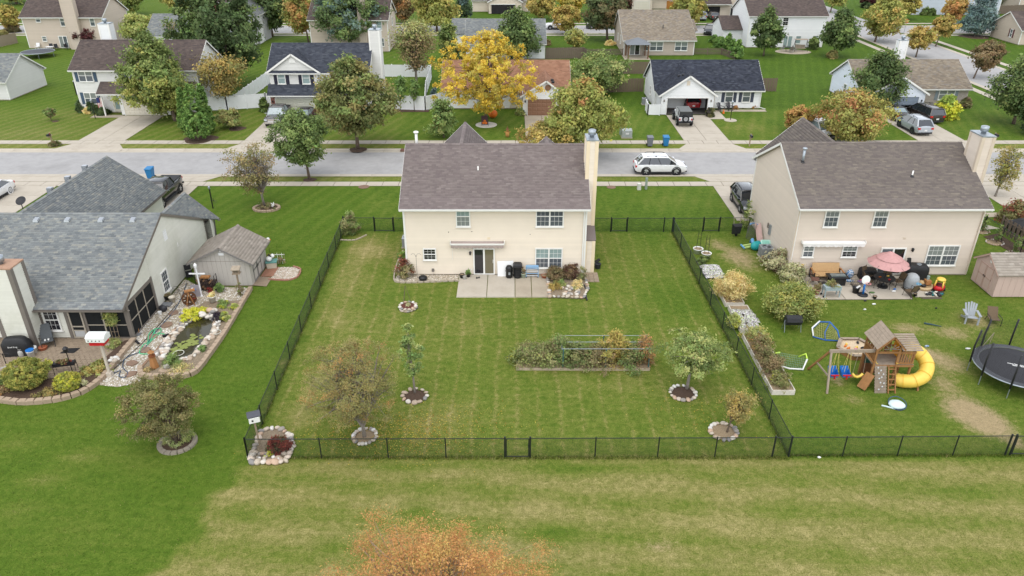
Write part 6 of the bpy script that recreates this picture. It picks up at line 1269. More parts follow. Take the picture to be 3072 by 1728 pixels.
for x,z,r in((-.15,.42,.15),(.12,.4,.17),(0,.66,.14)):Blob_('printed_pumpkin',MATS['pumpkin_orange'],th)((x,-.02,z),r,.02,r*.9,1,10,6,.02)
m=MB();m.blob((0,0,.35),.22,.2,.34,4,10,6);m.blob((0,0,.78),.15,.15,.17,5,10,6);th=thing('scarecrow','small straw scarecrow on the lawn behind the cream house ridge','decoration',(-.5,79.6 if False else 81.2,0));m.build('body',mat('straw_body',S(190,140,80,.8),.9,.3,12),th,True);Lathe_('hat',mat('hat_brown',S(120,84,56,.8),.9),th)([(.24,.9),(.22,.93),(.1,.95),(.02,1.25)],10);Bar_('arms',MATS['straw_body'],th)((-.35,0,.6),(.35,0,.6),.08)
th=thing('flag','striped flag on a staff beside the blue-shutter house door','flag',(-50.0,91.6,1.3));Tube_('staff',WHITE,th)([(.1,0,-.1),(.1,-.9,1.1)],.02,5)
for k in range(7):Box_('stripe',WHITE if k%2 else mat('flag_red',S(190,50,60,.8),.8),th)(-.3+k*.085,-.3+k*.085+.08,-.62,-.6,-.75-.02*(k%2),.7)
Box_('canton',mat('flag_blue',S(50,60,110,.8),.8),th)(-.31,.06,-.64,-.623,.1,.72)
def adirondack(label,x,y,rz,m_,z=0.,scale=1.,group='slatted garden chairs'):
 th=thing('garden_chair',label,'chair',(x,y,z),rz,group);th.scale=(scale,)*3
 for i in range(5):
  b=MB();xx=-.22+i*.11;tp=1.0-abs(i-2)*.05;b.bar((xx*.8,.2,.3),(xx*1.25,.52,tp),.095,.02);b.build('back_slat',m_,th)
 for j in range(4):b=MB();y0=-.28+j*.13;b.bar((-.27,y0,.4-j*.035),(.27,y0,.4-j*.035),.115,.022);b.build('seat_slat',m_,th)
 for s in(-1,1):
  Bar_('arm',m_,th)((s*.33,-.36,.56),(s*.33,.38,.56),.13,.025);Bar_('front_leg',m_,th)((s*.31,-.3,0),(s*.31,-.3,.55),.09,.03);Bar_('back_leg',m_,th)((s*.28,-.3,.38),(s*.28,.6,.05),.03,.1)
 return th
DKW=mat('dark_plastic_wood',S(62,60,64,.8),.6,.1,6)
adirondack('left dark slatted garden chair before the white ranch',25.8,92.5,.5,DKW);adirondack('right dark slatted garden chair before the white ranch',27.0,92.8,.35,DKW)
for i,(x,y)in enumerate(((28.3,92.75),(29.3,93.1))):pass
Solo_('lathe','traffic_cone',MATS['pumpkin_orange'],'small orange cone ornament beside the dark chairs','cone',loc=(25.9,91.3,.03))([(.16,0),(.02,.5)],10)
th=thing('porch_swing','metal framed porch swing on the white tall house patio','swing',(49.2,132.4,0));m=MB()
for s in(-1,1):Tube_('leg',BLACKM,th)([(s*1.1,-.6,0),(s*1.0,0,1.9),(s*1.1,.6,0)],.035,5)
Bar_('top_bar',BLACKM,th)((-1,0,1.9),(1,0,1.9),.06);m=MB();m.box(-.85,.85,-.3,.25,.5,.58);m.bar((-.85,.28,.8),(.85,.28,.8),.06,.5);m.build('bench',FW3,th);Box_('canopy',FW3,th)(-1.1,1.1,-.5,.6,1.95,2.0)
b=MB();b.lathe([(3.0,0),(3.0,.05),(.01,.06)],30);structure(b,'round_patio',CONC2).location=(47.9,131.9,.0);bpy.data.objects['round_patio'].scale=(1.0,.7,1)
def patio_chair(label,x,y,rz,m_=None,seatm=None,group='metal patio chairs',z=0.,w=.56):
 m_=m_ or BLACKM;th=thing('patio_chair',label,'chair',(x,y,z),rz,group);seatm=seatm or m_
 Box_('seat',seatm,th)(-w/2,w/2,-.24,.24,.4,.43);b=MB();b.bar((0,.25,.44),(0,.4,.98),w-.04,.022);b.tf=None;b.build('backrest',seatm,th)
 for s in(-1,1):
  Tube_('arm',m_,th)([(s*w/2,-.3,0),(s*w/2,-.26,.42),(s*w/2,-.24,.64),(s*w/2,.1,.66),(s*w/2,.32,.66)],.016,5);Tube_('leg',m_,th)([(s*w/2,.38,0),(s*w/2,.24,.42),(s*w/2,.42,1.0)],.016,5)
 return th
th=thing('round_table','small metal table on the white tall house patio','table',(47.0,132.0,.05));Lathe_('top',BLACKM,th)([(.6,.7),(.6,.74),(.01,.745)],20)
for s in range(4):b=MB();t=s*pi/2+.7;b.tube([(.5*cos(t),.5*sin(t),0),(.35*cos(t),.35*sin(t),.7)],.02,5);b.build('leg',BLACKM,th)
for i,(x,y,r,l)in enumerate(((46.0,132.2,-1.5,'left metal chair at the white tall house patio table'),(47.2,130.9,3.1,'front metal chair at the white tall house patio table'),(48.0,131.6,1.6,'right metal chair at the white tall house patio table'))):patio_chair(l,x,y,r,GALV,GREYTRIM,'metal chairs on the white tall house patio',.05)
for i,(x,y,l,c)in enumerate(((-82.3,134.6,'white plastic chair under the small window of the tall beige house',VINYLW),(-79.6,134.0,'dark patio chair left of the tall beige house sliding door',BLACKP),(-78.4,133.6,'dark patio chair before the tall beige house sliding door',BLACKP),(-76.7,133.8,'dark patio chair right of the tall beige house sliding door',BLACKP))):patio_chair(l,x,y,.4*i,c,c,'chairs behind the tall beige house')
th=thing('patio_table','white topped table among the chairs behind the tall beige house','table',(-79.2,132.9,0));Box_('top',VINYLW,th)(-.6,.6,-.4,.4,.66,.7)
for sx in(-1,1):
 for sy in(-1,1):Box_('leg',BLACKP,th)(sx*.5-.03,sx*.5+.03,sy*.32-.03,sy*.32+.03,0,.66)
MULCH=mat('mulch',S(92,72,58,.7),.95,.45,22,.03);MULCHR=mat('mulch_red',S(108,62,50,.7),.95,.4,22,.03);SOIL=mat('soil',S(160,140,112,.75),.95,.35,14,.02)
for i,(px,py,rx,l)in enumerate(((1074,449,26,'mulch circle under the big far street tree'),(712,386,25,'mulch circle under the weeping tree'),(600,418,50,'mulch bed under the arborvitae trio'),(929,540,20,'mulch circle under the dense near street tree'),(2922,110,42,'mulch circle under the blue spruce'),(166,364,10,'mulch circle under the tiny round shrub tree'))):
 c=G(px,py);r=rx/PXM(c.y);Solo_('lathe','mulch_bed',MULCH,l,'mulch bed','mulch circles',loc=(c.x,c.y,.004))([(r,0),(r*.9,.03),(.01,.05)],24,wob=lambda t,z:.06*sin(3*t)+.04*sin(5*t))
c=T('a1',1380,1000);Solo_('box','mulch_bed',MULCH,'mulch strip along the white fence under the crape myrtles','mulch bed','mulch circles',loc=(c.x,c.y-.3,.003))(-4.0,2.6,-.5,.5,0,.04)
# ------------------------------------------------------------------ small-things kit
def QQ(ox,oy,s,x,y,z=0.0):return G(ox+x/s,oy+y/s,z)
def V2(v):return(v.x,v.y)
TONE=tonemat();ROCKC=[S(*c,.72)for c in((226,218,204),(204,190,170),(190,170,148),(236,232,224),(168,160,150),(206,176,150),(148,144,140),(216,200,182))]
_rock=[]
for i in range(10):
 b=MB();b.tone=ROCKC[i%8];b.blob((0,0,.0),.5,.38+.03*(i%3),.32,30+i,9,6,.16);_rock.append(b.mesh('rock',TONE,True))
def rocks(th,spots,name='rock'):
 for x,y,z,s in spots:
  link(name,_rock[random.randrange(10)],th,(x,y,z),rot=(RU(-.3,.3),RU(-.3,.3),RU(0,6.28)),scale=(s,s*RU(.8,1.2),s*RU(.75,1.1)))
def rock_ring(label,c,rx,ry,n,size,fill=SOIL,name='tree_ring',group='rock rings around the small trees'):
 th=thing(name,label,'rock ring',(c[0],c[1],0),0,group);o=Lathe_('soil',fill,th)([(1,0),(.9,.03),(.01,.06)],24);o.scale=(rx*.95,ry*.95,1)
 rocks(th,[(rx*cos(t)*RU(.95,1.05),ry*sin(t)*RU(.95,1.05),.07,size*RU(.75,1.2))for t in[2*pi*(k+RU(-.2,.2))/n for k in range(n)]]);return th
def path_pts(pts,step):
 out=[];d=0.0;P_=[Vector((p[0],p[1],0))for p in pts]
 for a,b in zip(P_,P_[1:]):
  L_=(b-a).length;u=(b-a)/L_
  while d<=L_:out.append((a+u*d,math.atan2(u.y,u.x)));d+=step
  d-=L_
 return out
def smooth(pts,n=4):
 P_=[Vector((*p,0))if len(p)==2 else Vector(p)for p in pts];out=[]
 for i in range(len(P_)-1):
  p0,p1,p2,p3=P_[max(i-1,0)],P_[i],P_[i+1],P_[min(i+2,len(P_)-1)]
  for k in range(n):
   t=k/n;out.append(.5*((2*p1)+(p2-p0)*t+(2*p0-5*p1+4*p2-p3)*t*t+(3*p1-p0-3*p2+p3)*t**3))
 return out+[P_[-1]]
def edging(label,pts,step,w,d,h,m_,name='block_edging',courses=1,group='block edgings'):
 o=pts[0];th=thing(name,label,'edging',(o[0],o[1],0),0,group);b=MB();b.add([(-w/2,-d/2,0),(w/2,-d/2,0),(w*.4,d/2,0),(-w*.4,d/2,0),(-w/2,-d/2,h),(w/2,-d/2,h),(w*.4,d/2,h),(-w*.4,d/2,h)],[(0,3,2,1),(4,5,6,7),(0,1,5,4),(1,2,6,5),(2,3,7,6),(3,0,4,7)]);me=b.mesh('block',m_)
 for p,a in path_pts([V2(q)for q in smooth(pts)],step):
  for k in range(courses):link('block',me,th,(p.x-o[0]+RU(-.01,.01),p.y-o[1]+RU(-.01,.01),k*h*1.01),a+RU(-.04,.04))
 return th
def flatbed(name,label,cat,poly,z,m_,kind=None,group=None):
 b=MB();o=poly[0];b.prism([(p[0]-o[0],p[1]-o[1])for p in poly],0,z);ob=b.build(name,m_,None,False,(o[0],o[1],.002));
 return tag(ob,label,cat,group)if not kind else tag(ob,label,cat,group,kind)
def inpoly(p,poly):
 c=False;n=len(poly)
 for i in range(n):
  a,b=poly[i],poly[i-1]
  if(a[1]>p[1])!=(b[1]>p[1])and p[0]<(b[0]-a[0])*(p[1]-a[1])/(b[1]-a[1])+a[0]:c=not c
 return c
def pebbles(name,label,poly,n,s0,s1,cols,z=.02,seed=5,kind='stuff',parent=None):
 rng=np.random.default_rng(seed);xs=[p[0]for p in poly];ys=[p[1]for p in poly];pts=[]
 while len(pts)<n:
  p=(rng.uniform(min(xs),max(xs)),rng.uniform(min(ys),max(ys)))
  if inpoly(p,poly):pts.append(p)
 P_=np.array(pts);s=rng.uniform(s0,s1,n);a=rng.uniform(0,6.28,n);base=np.array([[1,0,0],[.2,.8,0],[-.8,.3,0],[-.4,-.7,0],[.5,-.7,0],[.1,0,.55]])
 ca,sa=np.cos(a)[:,None],np.sin(a)[:,None];X=base[None,:,0]*ca-base[None,:,1]*sa;Y=base[None,:,0]*sa+base[None,:,1]*ca
 V=np.stack([P_[:,:1]+X*s[:,None],P_[:,1:]+Y*s[:,None],z+base[None,:,2]*s[:,None]+0*X],-1).reshape(-1,3)
 tri=np.array([[0,1,5],[1,2,5],[2,3,5],[3,4,5],[4,0,5]]);F=(np.arange(n)[:,None,None]*6+tri[None]).reshape(-1,3)
 c=np.array(cols)[rng.integers(0,len(cols),n)]*rng.uniform(.75,1.2,(n,1));o=link(name,npmesh(name,V,F,TONE,np.repeat(c,6,0)),parent)
 return tag(o,label if not parent else None,'gravel' if not parent else None,None,kind)
def pot(label,x,y,r,h,m_,plant_pal=None,ph=.3,name='plant_pot',group='plant pots',z=0.,soil=True,taper=.75,seed=1,pr=1.1,n=16):
 th=thing(name,label,'pot',(x,y,z),0,group);Lathe_('pot',m_,th,True)([(r*taper,0),(r,h*.9),(r*1.06,h*.9),(r*1.06,h),(r*.94,h),(r*.9,h*.85),(.01,h*.84)],18)
 if soil:Lathe_('soil',SOIL,th)([(r*.9,h*.86),(.01,h*.87)],14)
 if plant_pal:plant('','','',(0,0,0),h+ph,r*pr,zb=h*.85,shape='dome',n=n,per=30,leaf=.06,pal=plant_pal,seed=seed,parent=th,part='plant')
 return th
def tubepath(name,label,cat,pts,r,m_,group=None,n=5):b=MB();o=Vector(pts[0]);b.tube([p-Vector((o.x,o.y,0))for p in smooth(pts,5)],r,n);return solo(b,name,m_,label,cat,group,loc=(o.x,o.y,0),smooth=True)
TERRA=mat('terracotta',S(186,112,80,.75),.8,.1,6);GREYPOT=mat('grey_pot',S(176,172,164,.75),.8,.12,6);WHITEP=mat('white_plastic',S(236,236,232,.85),.45,.05,5);BLUEP=mat('blue_plastic',S(40,120,200,.8),.4,.06,5);REDP=mat('red_plastic',S(200,36,44,.8),.4,.06,5);YELP=mat('yellow_plastic',S(244,206,92,.8),.4,.06,5);TEALP=mat('teal_plastic',S(40,160,160,.8),.45,.06,5);MINTP=mat('mint_plastic',S(186,232,214,.8),.45,.06,5);GREYP=mat('grey_plastic',S(130,132,134,.8),.55,.08,5);TARP=mat('black_cover',(.016,.016,.017),.55,.35,5,.01)
BLOCK=mat('wall_block',S(186,164,140,.72),.9,.16,6,.006,stain=S(120,104,86,.7),stain_amt=.4);PAVER=mat('paver',S(166,148,126,.72),.9,.18,5,.004,stain=S(104,92,76,.7),stain_amt=.5)
CEDAR=mat('cedar',S(176,124,76,.75),.75,.16,6,stretch=(1,1,.2));WOODG=mat('weathered_wood',S(158,140,118,.75),.9,.22,6,stretch=(.3,3,1));PLAYW=mat('playset_wood',S(164,118,72,.72),.8,.22,6,stretch=(1,1,.25));PLAYWG=mat('playset_grey_wood',S(166,150,132,.75),.9,.2,6,stretch=(1,1,.3))
random.seed(8)
# ------------------------------------------------------------------ left lot: patio, beds, pond
patio_poly=[(-33,34.0),(-25.0,34.3),(-23.2,37.2),(-23.0,38.7),(-33,38.7)]
pv=flatbed('paver_patio',None,None,patio_poly,.02,JOINT,'structure');b=MB();b.taper(-.145,.145,-.095,.095,0,.035,.94,.92);me=b.mesh('paver',PAVER);rest=MB();rest.tone=None;k=0
for j in range(24):
 for i in range(34):
  x=-33+.15+i*.305+(.15 if j%2 else 0);y=34.1+.1+j*.203
  if not inpoly((x,y),patio_poly)or x<-31.2:continue
  if k<300:link('paver',me,pv,(x+33,y-34.0,.02+RU(-.005,.008)),RU(-.02,.02));k+=1
  else:rest.box(x+33-.145,x+33+.145,y-34-.095,y-34+.095,.02,.055+RU(-.005,.006))
rest.build('pavers_by_the_wall',PAVER,pv,kind='stuff')
bed=[(-31,32.6),(-27.5,32.45),(-25.85,32.25),(-24.65,32.4),(-23.66,32.75),(-22.98,33.5),(-22.7,34.8),(-22.78,38.5),(-23.2,38.3),(-23.45,36.6),(-24.3,35.0),(-25.4,34.35),(-27.2,34.1),(-31,34.2)]
flatbed('mulch_bed','curved mulch bed with round bushes along the left patio','mulch bed',bed,.14,MULCH)
edging('curved row of tan wall blocks around the left patio bed',[(-30.5,32.75),(-27.3,32.42),(-25.85,32.2),(-24.65,32.33),(-23.66,32.68),(-22.95,33.45),(-22.66,34.8),(-22.72,36.6),(-22.74,38.4)],.43,.42,.3,.12,BLOCK,courses=2)
gravel=[(-22.6,33.9),(-21.5,33.7),(-20.45,34.2),(-20.95,35.1),(-20.8,38.6),(-20.6,41.6),(-20.2,43.0),(-18.0,43.6),(-17.9,45.3),(-21.5,45.6),(-22.8,46.6),(-22.85,42),(-22.85,38.7),(-22.6,36)]
flatbed('gravel_path',None,None,gravel,.02,mat('gravel_bed',S(176,164,142,.7),.95,.3,18,.02),'structure');pebbles('path_gravel','white pebbles of the path between the grey ranch and the pond',gravel,5200,.03,.075,[S(*c,.75)for c in((226,220,208),(206,196,178),(236,234,228),(180,168,148),(160,146,124))],.02)
b=MB()
for x,y,r in((-21.75,36.0,.32),(-21.6,37.4,.34),(-21.8,38.9,.33),(-21.5,40.3,.35),(-21.7,41.8,.32),(-21.3,34.9,.3)):
 Solo_('lathe','stepping_stone',mat('flagstone',S(150,124,104,.7),.9,.2,5,.006),'brown flagstone sunk in the gravel path','stone','flagstones in the gravel path',loc=(x,y,.02),rz=random.random()*6)([(r,0),(r*.97,.06),(.01,.065)],9,wob=lambda t,z:.1*sin(2*t)+.06*sin(5*t))
pond_bed=[(-20.9,35.25),(-20.3,34.7),(-18.42,34.8),(-17.95,34.95),(-17.8,36.1),(-17.7,38.8),(-17.8,43.4),(-20.2,43.2),(-20.7,41.6),(-20.85,38.5)]
flatbed('pond_bed','raised bed of earth and stones around the garden pond','garden bed',pond_bed,.12,mat('pond_earth',S(150,134,112,.7),.95,.35,12,.02))
edging('wall block edging round the garden pond bed',[(-20.95,35.3),(-20.65,34.75),(-20.1,34.55),(-18.5,34.62),(-17.95,34.8),(-17.68,35.4),(-17.6,37),(-17.55,39),(-17.6,41),(-17.67,43),(-17.75,45.2)],.4,.4,.26,.13,BLOCK,courses=2)
Solo_('bar','timber_edging',mat('edging_timber',S(150,122,98,.75),.85,.2,8),'brown timber edging between the gravel path and the pond','edging',loc=(-20.95,35.4,0))((0,0,.08),(.35,6.0,.08),.16,.16)
pond=[(-20.2,36.9),(-20.25,38.5),(-20.2,40.3),(-19.7,41.2),(-18.9,41.0),(-18.4,40.0),(-18.35,38.4),(-18.5,37.2),(-18.75,36.3),(-19.6,36.25)]
WATER=mat('pond_water',(.035,.032,.014),.06,.3,2.5,.004,spec=.6);flatbed('pond_water',None,None,[V2(p)for p in smooth(pond+[pond[0]],3)][:-1],.13,WATER,'structure')
th=thing('rock_border','pale boulders and stones heaped around the garden pond','rocks',(-19.4,38.5,0));spots=[]
for p,a in path_pts([V2(q)for q in smooth(pond+[pond[0]],4)],.21):
 nx_,ny_=sin(a),-cos(a)
 for r in range(3 if p.x<-19.3 else 2):
  o_=(-.05+r*.25+RU(-.06,.1));q=(p.x-nx_*o_*1.0,p.y-ny_*o_*1.0)if False else(p.x+(1 if p.x>-19.3 else-1)*abs(o_)*.9+RU(-.05,.05),p.y+RU(-.12,.12))
  spots.append((q[0]+19.4,q[1]-38.5,.16,random.choice((.2,.25,.3,.36,.42))*RU(.8,1.1)))
for i in range(34):t=random.random();spots.append((-.5+RU(-.9,1.1),2.7+RU(-.5,.6),.2+RU(0,.35),RU(.3,.55)))
rocks(th,spots)
b=MB();b.lathe([(.13,0),(.128,.006),(.01,.008)],12);me=b.mesh('lily_pad',mat('lily_pad',S(140,150,76,.72),.5,.15,6));th=thing('water_lily','yellow-green lily pads floating on the pond','water lily',(-19.25,38.0,.14))
for i in range(64):
 t=random.random();x,y=-.4+t*.75+random.gauss(0,.22),-.6+t*1.2+random.gauss(0,.3)
 if inpoly((x-19.25,y+38.0),pond):link('lily_pad',me,th,(x,y,RU(0,.012)),random.random()*6,scale=(RU(.55,1.15),)*3)
def pl(label,t,x,y,r,h,pal,name='garden_plant',pal2=None,mix=.4,n=30,per=40,leaf=.05,shape='dome',group=None,z=.1,elong=1.7,cat='plant',**kw):
 c=T(t,x,y);return plant(name,label,cat,(c.x,c.y,z),h,r,shape=shape,n=n,per=per,leaf=leaf,pal=pal,pal2=pal2,mix=mix,seed=int(x+y),group=group,elong=elong,cr=kw.pop('cr',max(.06,.35*r)),**kw)
pl('bright lime-yellow creeping shrub over the pond rocks','c0',1745,470,.8,.42,'lime',n=60,per=60,leaf=.06,z=.25,cr=.18);pl('dark purple leafy plant beside the lime shrub','c0',1985,500,.42,.45,'violet',z=.2);pl('green lily plant with yellow blooms beside the purple plant','c0',2040,500,.32,.6,'fern',pal2='lime',mix=.2,elong=4);pl('round green shrub at the low end of the pond','c0',1570,900,.55,.6,'green',pal2='fern',n=60,per=60,leaf=.04);pl('leafy green plant at the upper end of the pond bed','c0',2020,370,.38,.4,'green',pal2='lime',mix=.2);pl('small yellow-green plant near the bed corner by the shed','c0',2130,390,.3,.3,'fern',pal2='lime',mix=.4);pl('small green plant on the pond rocks right side','c0',1840,770,.25,.3,'green');pl('straw coloured ground cover at the low end of the pond','c0',1640,965,.75,.18,'straw',pal2='fern',mix=.5,n=40,leaf=.04);pl('rusty ground cover beside the wooden lighthouse','c0',1340,960,.3,.16,'brown',pal2='straw',leaf=.04)
# pond ornaments
c=T('c0',1405,925);th=thing('wooden_lighthouse','brown wooden lighthouse ornament at the low end of the pond','ornament',(c.x,c.y,.1));Lathe_('tower',CEDAR,th)([(.27,0),(.16,.75)],6);Lathe_('gallery',mat('cedar_dark',S(140,84,50,.75),.75,.15,6),th)([(.22,.75),(.22,.8),(.13,.8),(.12,1.0)],6);Lathe_('roof',CEDAR,th)([(.2,1.0),(.02,1.16)],6);Blob_('finial',BLACKM,th)((0,0,1.18),.03,.03,.04,1)
c=T('c0',1515,945);th=thing('stone_frog','grey stone frog ornament on a slab by the pond','ornament',(c.x,c.y,.1));Lathe_('slab',BLOCK,th)([(.42,0),(.4,.08),(.01,.09)],7,wob=lambda t,z:.12*sin(2*t));b=MB();b.blob((0,0,.2),.2,.16,.13,4);b.blob((.1,-.05,.32),.1,.1,.09,5);b.build('frog',mat('stone_grey',S(176,170,160,.7),.9,.2,10),th,True)
def ringobj(label,t,x,y,r,m_):c=T(t,x,y);Solo_('ring','hoop',m_,label,'hoop','pale hoops at the pond',loc=(c.x,c.y,.02))((0,0,.16),r,.02,24,6)
ringobj('pale hoop floating at the low end of the pond','c0',1622,805,.3,UTW);ringobj('pale hoop on the rocks right of the pond','c0',1965,615,.26,UTW)
H_=lambda*pp:[Vector((*V2(T('c0',x,y)),.07))for x,y in pp]
tubepath('garden_hose','green garden hose looped on the gravel path','hose',H_((1340,800),(1265,790),(1300,715),(1340,690),(1350,620),(1400,575),(1455,568),(1455,600),(1400,615),(1410,570),(1380,640),(1360,690),(1330,720),(1440,620),(1500,625)),.03,mat('hose_green',S(92,196,140,.8),.5,.1,8))
tubepath('garden_hose','dark blue garden hose running up the gravel path to the shed','hose',H_((1000,990),(1090,950),(1080,1000),(1130,1010),(1160,970),(1115,920),(1130,850),(1180,815),(1300,760),(1380,640),(1480,520),(1560,430),(1640,300),(1690,160)),.026,mat('hose_blue',S(66,86,110,.8),.5,.1,8));tubepath('garden_hose','thin black hose beside the blue one on the gravel path','hose',H_((1010,960),(1180,800),(1290,700),(1420,560),(1600,350)),.02,BLACKP)
# posts and feeders
c=Vector((-22.4,34.75,0));th=thing('purple_martin_house','white and red bird house on a pale post at the patio bed','bird house',c);b=MB();b.box(-.06,.06,-.06,.06,0,2.1);b.box(-.14,.14,-.14,.14,0,.28);b.box(-.45,.45,-.05,.05,2.05,2.15);b.build('post',mat('pale_post',S(206,194,178,.8),.7,.1,6),th);Box_('red_base',REDP,th,bevel=.02)(-.45,.35,-.3,.3,2.17,2.4);b=MB();b.box(-.55,.45,-.36,.36,2.4,2.66);b.taper(-.57,.47,-.38,.38,2.66,2.82,.96,.4);b.build('white_box',WHITEP,th,bevel=.02)
for i in range(4):b=MB();b.tf=MT((-.4+i*.2,-.365,2.52))@MR_(rad(90),4,'X');b.lathe([(.035,0),(.035,.01)],10);b.build('entrance_hole',BLACKP,th)
c=T('c0',1828,272);th=thing('white_pole','white pole with crossbar and lantern in front of the grey shed','pole',c);b=MB();b.lathe([(.09,0),(.09,.08),(.055,.1)],10);b.tube([(0,0,0),(0,0,2.1)],.05,10);b.build('pole',VINYLW,th);Box_('crossbar',VINYLW,th)(-.52,.52,-.035,.035,1.68,1.76);Lathe_('lantern',VINYLW,th)([(.05,2.1),(.09,2.18),(.11,2.36),(.02,2.5)],8)
c=T('b0',2180,1350);th=thing('bird_house','weathered bird house on a vine-wrapped post before the grey shed','bird house',(c.x,c.y,0),.1);Box_('post',WOODG,th)(-.05,.05,-.05,.05,0,1.7);b=MB();b.box(-.2,.2,-.16,.16,1.7,1.98);b.box(-.26,.26,-.2,.2,1.68,1.71);b.build('box',WOODG,th);b=MB();b.bar((0,-.12,2.03),(0,.28,2.1),.56,.03);b.bar((0,-.24,2.0),(0,-.02,2.1),.56,.03);b.build('roof',FW3,th)
for z in(1.78,1.88):Box_('opening',BLACKP,th)(-.14,.14,-.165,-.155,z,z+.04)
plant('','','',(0.05,0,0),1.1,.2,zb=0,shape='column',n=26,per=30,leaf=.05,pal='weed',seed=3,parent=th,part='vine')
# firewood, panel, wheel, pots by the wall
th=thing('firewood_rack','black firewood rack stacked with dark logs before the grey shed','firewood rack',(-20.65,45.05,0));b=MB()
for s in(-1,1):Tube_('upright',BLACKM,th)([(s*.65,-.2,0),(s*.65,-.2,1.15),(s*.65,.2,1.15),(s*.65,.2,0)],.025,5)
Box_('base',BLACKM,th)(-.65,.65,-.2,.2,.1,.14);LOGM=mat('log_bark',S(74,60,54,.7),.95,.4,14);LOGE=mat('log_end',S(150,118,88,.7),.9,.25,10)
for j in range(5):
 for i in range(8-(j==4)*3):
  r=RU(.055,.085);b=MB();x,z=-.55+i*.155+(.07 if j%2 else 0),.22+j*.145;b.tube([(x,-.24+RU(-.03,.03),z),(x,.22,z)],r,7);b.build('log',LOGE if random.random()<.18 else LOGM,th)
Box_('plank',CEDAR,th)(-.3,.3,-.16,.16,.95,1.05)
plant('leafy_shrub','green leafy plant right of the firewood rack','plant',(-19.75,44.75,0),.6,.28,n=24,per=36,leaf=.08,pal='green',seed=6);plant('red_flower','red flowering plant in front of the firewood','flower',(-20.35,44.6,0),.4,.14,n=8,per=20,leaf=.06,pal='redmum',seed=7)
b=MB();b.bar((0,0,.4),(.02,.12,.78)if False else(0,.1,.4),.01)if False else None
b=MB();b.add([(-.3,-.12,0),(.3,-.12,0),(.3,.08,.8),(-.3,.08,.8),(-.3,-.08,0),(.3,-.08,0),(.3,.12,.8),(-.3,.12,.8)],[(0,1,2,3),(7,6,5,4),(3,2,6,7),(0,3,7,4),(1,5,6,2)]);solo(b,'display_board',mat('grey_panel',S(158,152,156,.8),.6,.05,3),'grey square panel leaning beside the white pole','panel',loc=(-21.1,44.15,0))
c=T('b0',1760,1370);th=thing('whirligig','small white and blue duck whirligig on a stake','ornament',(c.x,c.y,0));Tube_('stake',BLACKM,th)([(0,0,0),(0,0,.55)],.015,5);Blob_('body',WHITEP,th,True)((0,0,.62),.1,.06,.16,2);Blob_('wing',BLUEP,th,True)((.1,0,.6),.1,.03,.1,3)
Solo_('blob','red_tub',mat('red_tub',S(170,34,40,.8),.5,.1,5),'red plastic tub at the foot of the whirligig','tub',loc=(c.x+.05,c.y-.35,.05),smooth=True)((0,0,.12),.3,.2,.12,7)
c=T('b0',1715,1449);th=thing('mill_ornament','wooden garden water wheel at the head of the pond','water wheel',(c.x,c.y+.2,.05),.5);b=MB();b.tf=MT((0,0,.45))@MR_(rad(90),4,'X');b.ring((0,0,-.1),.42,.035,20,5);b.ring((0,0,.1),.42,.035,20,5)
for k in range(10):b.bar((0,0,0),(.42*cos(k*.628),.42*sin(k*.628),0),.04,.18)
b.build('wheel',mat('wheel_wood',S(110,72,44,.75),.8,.2,8),th)
for s in(-1,1):b=MB();b.bar((-.25,s*.2,0),(0,s*.2,.95),.05);b.bar((.25,s*.2,0),(0,s*.2,.95),.05);b.build('stand',CEDAR,th)
Box_('trough',CEDAR,th)(-.2,.45,-.12,.12,.95,1.05)
c=T('b0',1930,1425);pot('white pot with a straw coloured plant at the head of the pond',c.x,c.y,.24,.4,WHITEP,'straw',.35,z=.2,pr=.9);c=T('b0',1565,1410);pot('cream bucket beside the ranch wall',c.x,c.y,.2,.42,mat('cream_bucket',S(228,218,198,.8),.5,.06,5),None,name='bucket',group='buckets',soil=False,taper=.85);c=T('b0',1508,1405);pot('black pot with low plant beside the ranch wall',c.x,c.y+.2,.24,.28,BLACKP,'weed',.15,pr=.9,z=.12)
c=T('c0',1520,360);th=thing('low_stool','grey low stool carrying the black pot beside the ranch wall','stool',(c.x-.1,c.y+.1,0));Box_('top',GREYP,th)(-.3,.3,-.25,.25,.1,.14)
for sx in(-1,1):Box_('leg',GREYP,th)(sx*.26-.03,sx*.26+.03,-.22,.22,0,.1)
c=T('c0',1480,405);Solo_('blob','rubbish_bag',mat('bag_dark',S(60,60,64,.7),.45,.2,8),'dark rubbish bag beside the ranch wall','bag',loc=(c.x,c.y,0),smooth=True)((0,0,.2),.28,.22,.24,11,10,7,.22);c=T('c0',1450,432);Solo_('lathe','watering_can',WHITEP,'small white watering pail in front of the dark bag','pail',loc=(c.x,c.y,0))([(.1,0),(.13,.2),(.11,.2),(.01,.18)],10)
c=T('b0',1722,1195);th=thing('folding_chair','black folding chair leaning by the ranch wall near the shed','chair',(c.x,c.y,0),.6);b=MB()
for s in(-1,1):Bar_('leg',BLACKM,th)((s*.2,0,0),(s*.2,.25,1.0),.035)
Bar_('backrest',BLACKM,th)((0,.17,.62),(0,.26,1.0),.38,.03);Bar_('seat',BLACKM,th)((0,.05,.1),(0,.16,.55),.38,.03)
for i,(x,y,l)in enumerate(((1600,250,'left coiled wire plant hoop by the ranch wall'),(1760,130,'coiled wire plant hoop left of the firewood rack'))):c=T('c0',x,y);b=MB();b.ring((0,0,.25),.22,.012,18,5);b.ring((0,0,.5),.18,.012,18,5);b.tube([(.2,0,0),(.2,0,.6)],.012,5);solo(b,'plant_hoop',BLACKM,l,'hoop','plant hoops by the ranch wall',loc=(c.x,c.y,0))
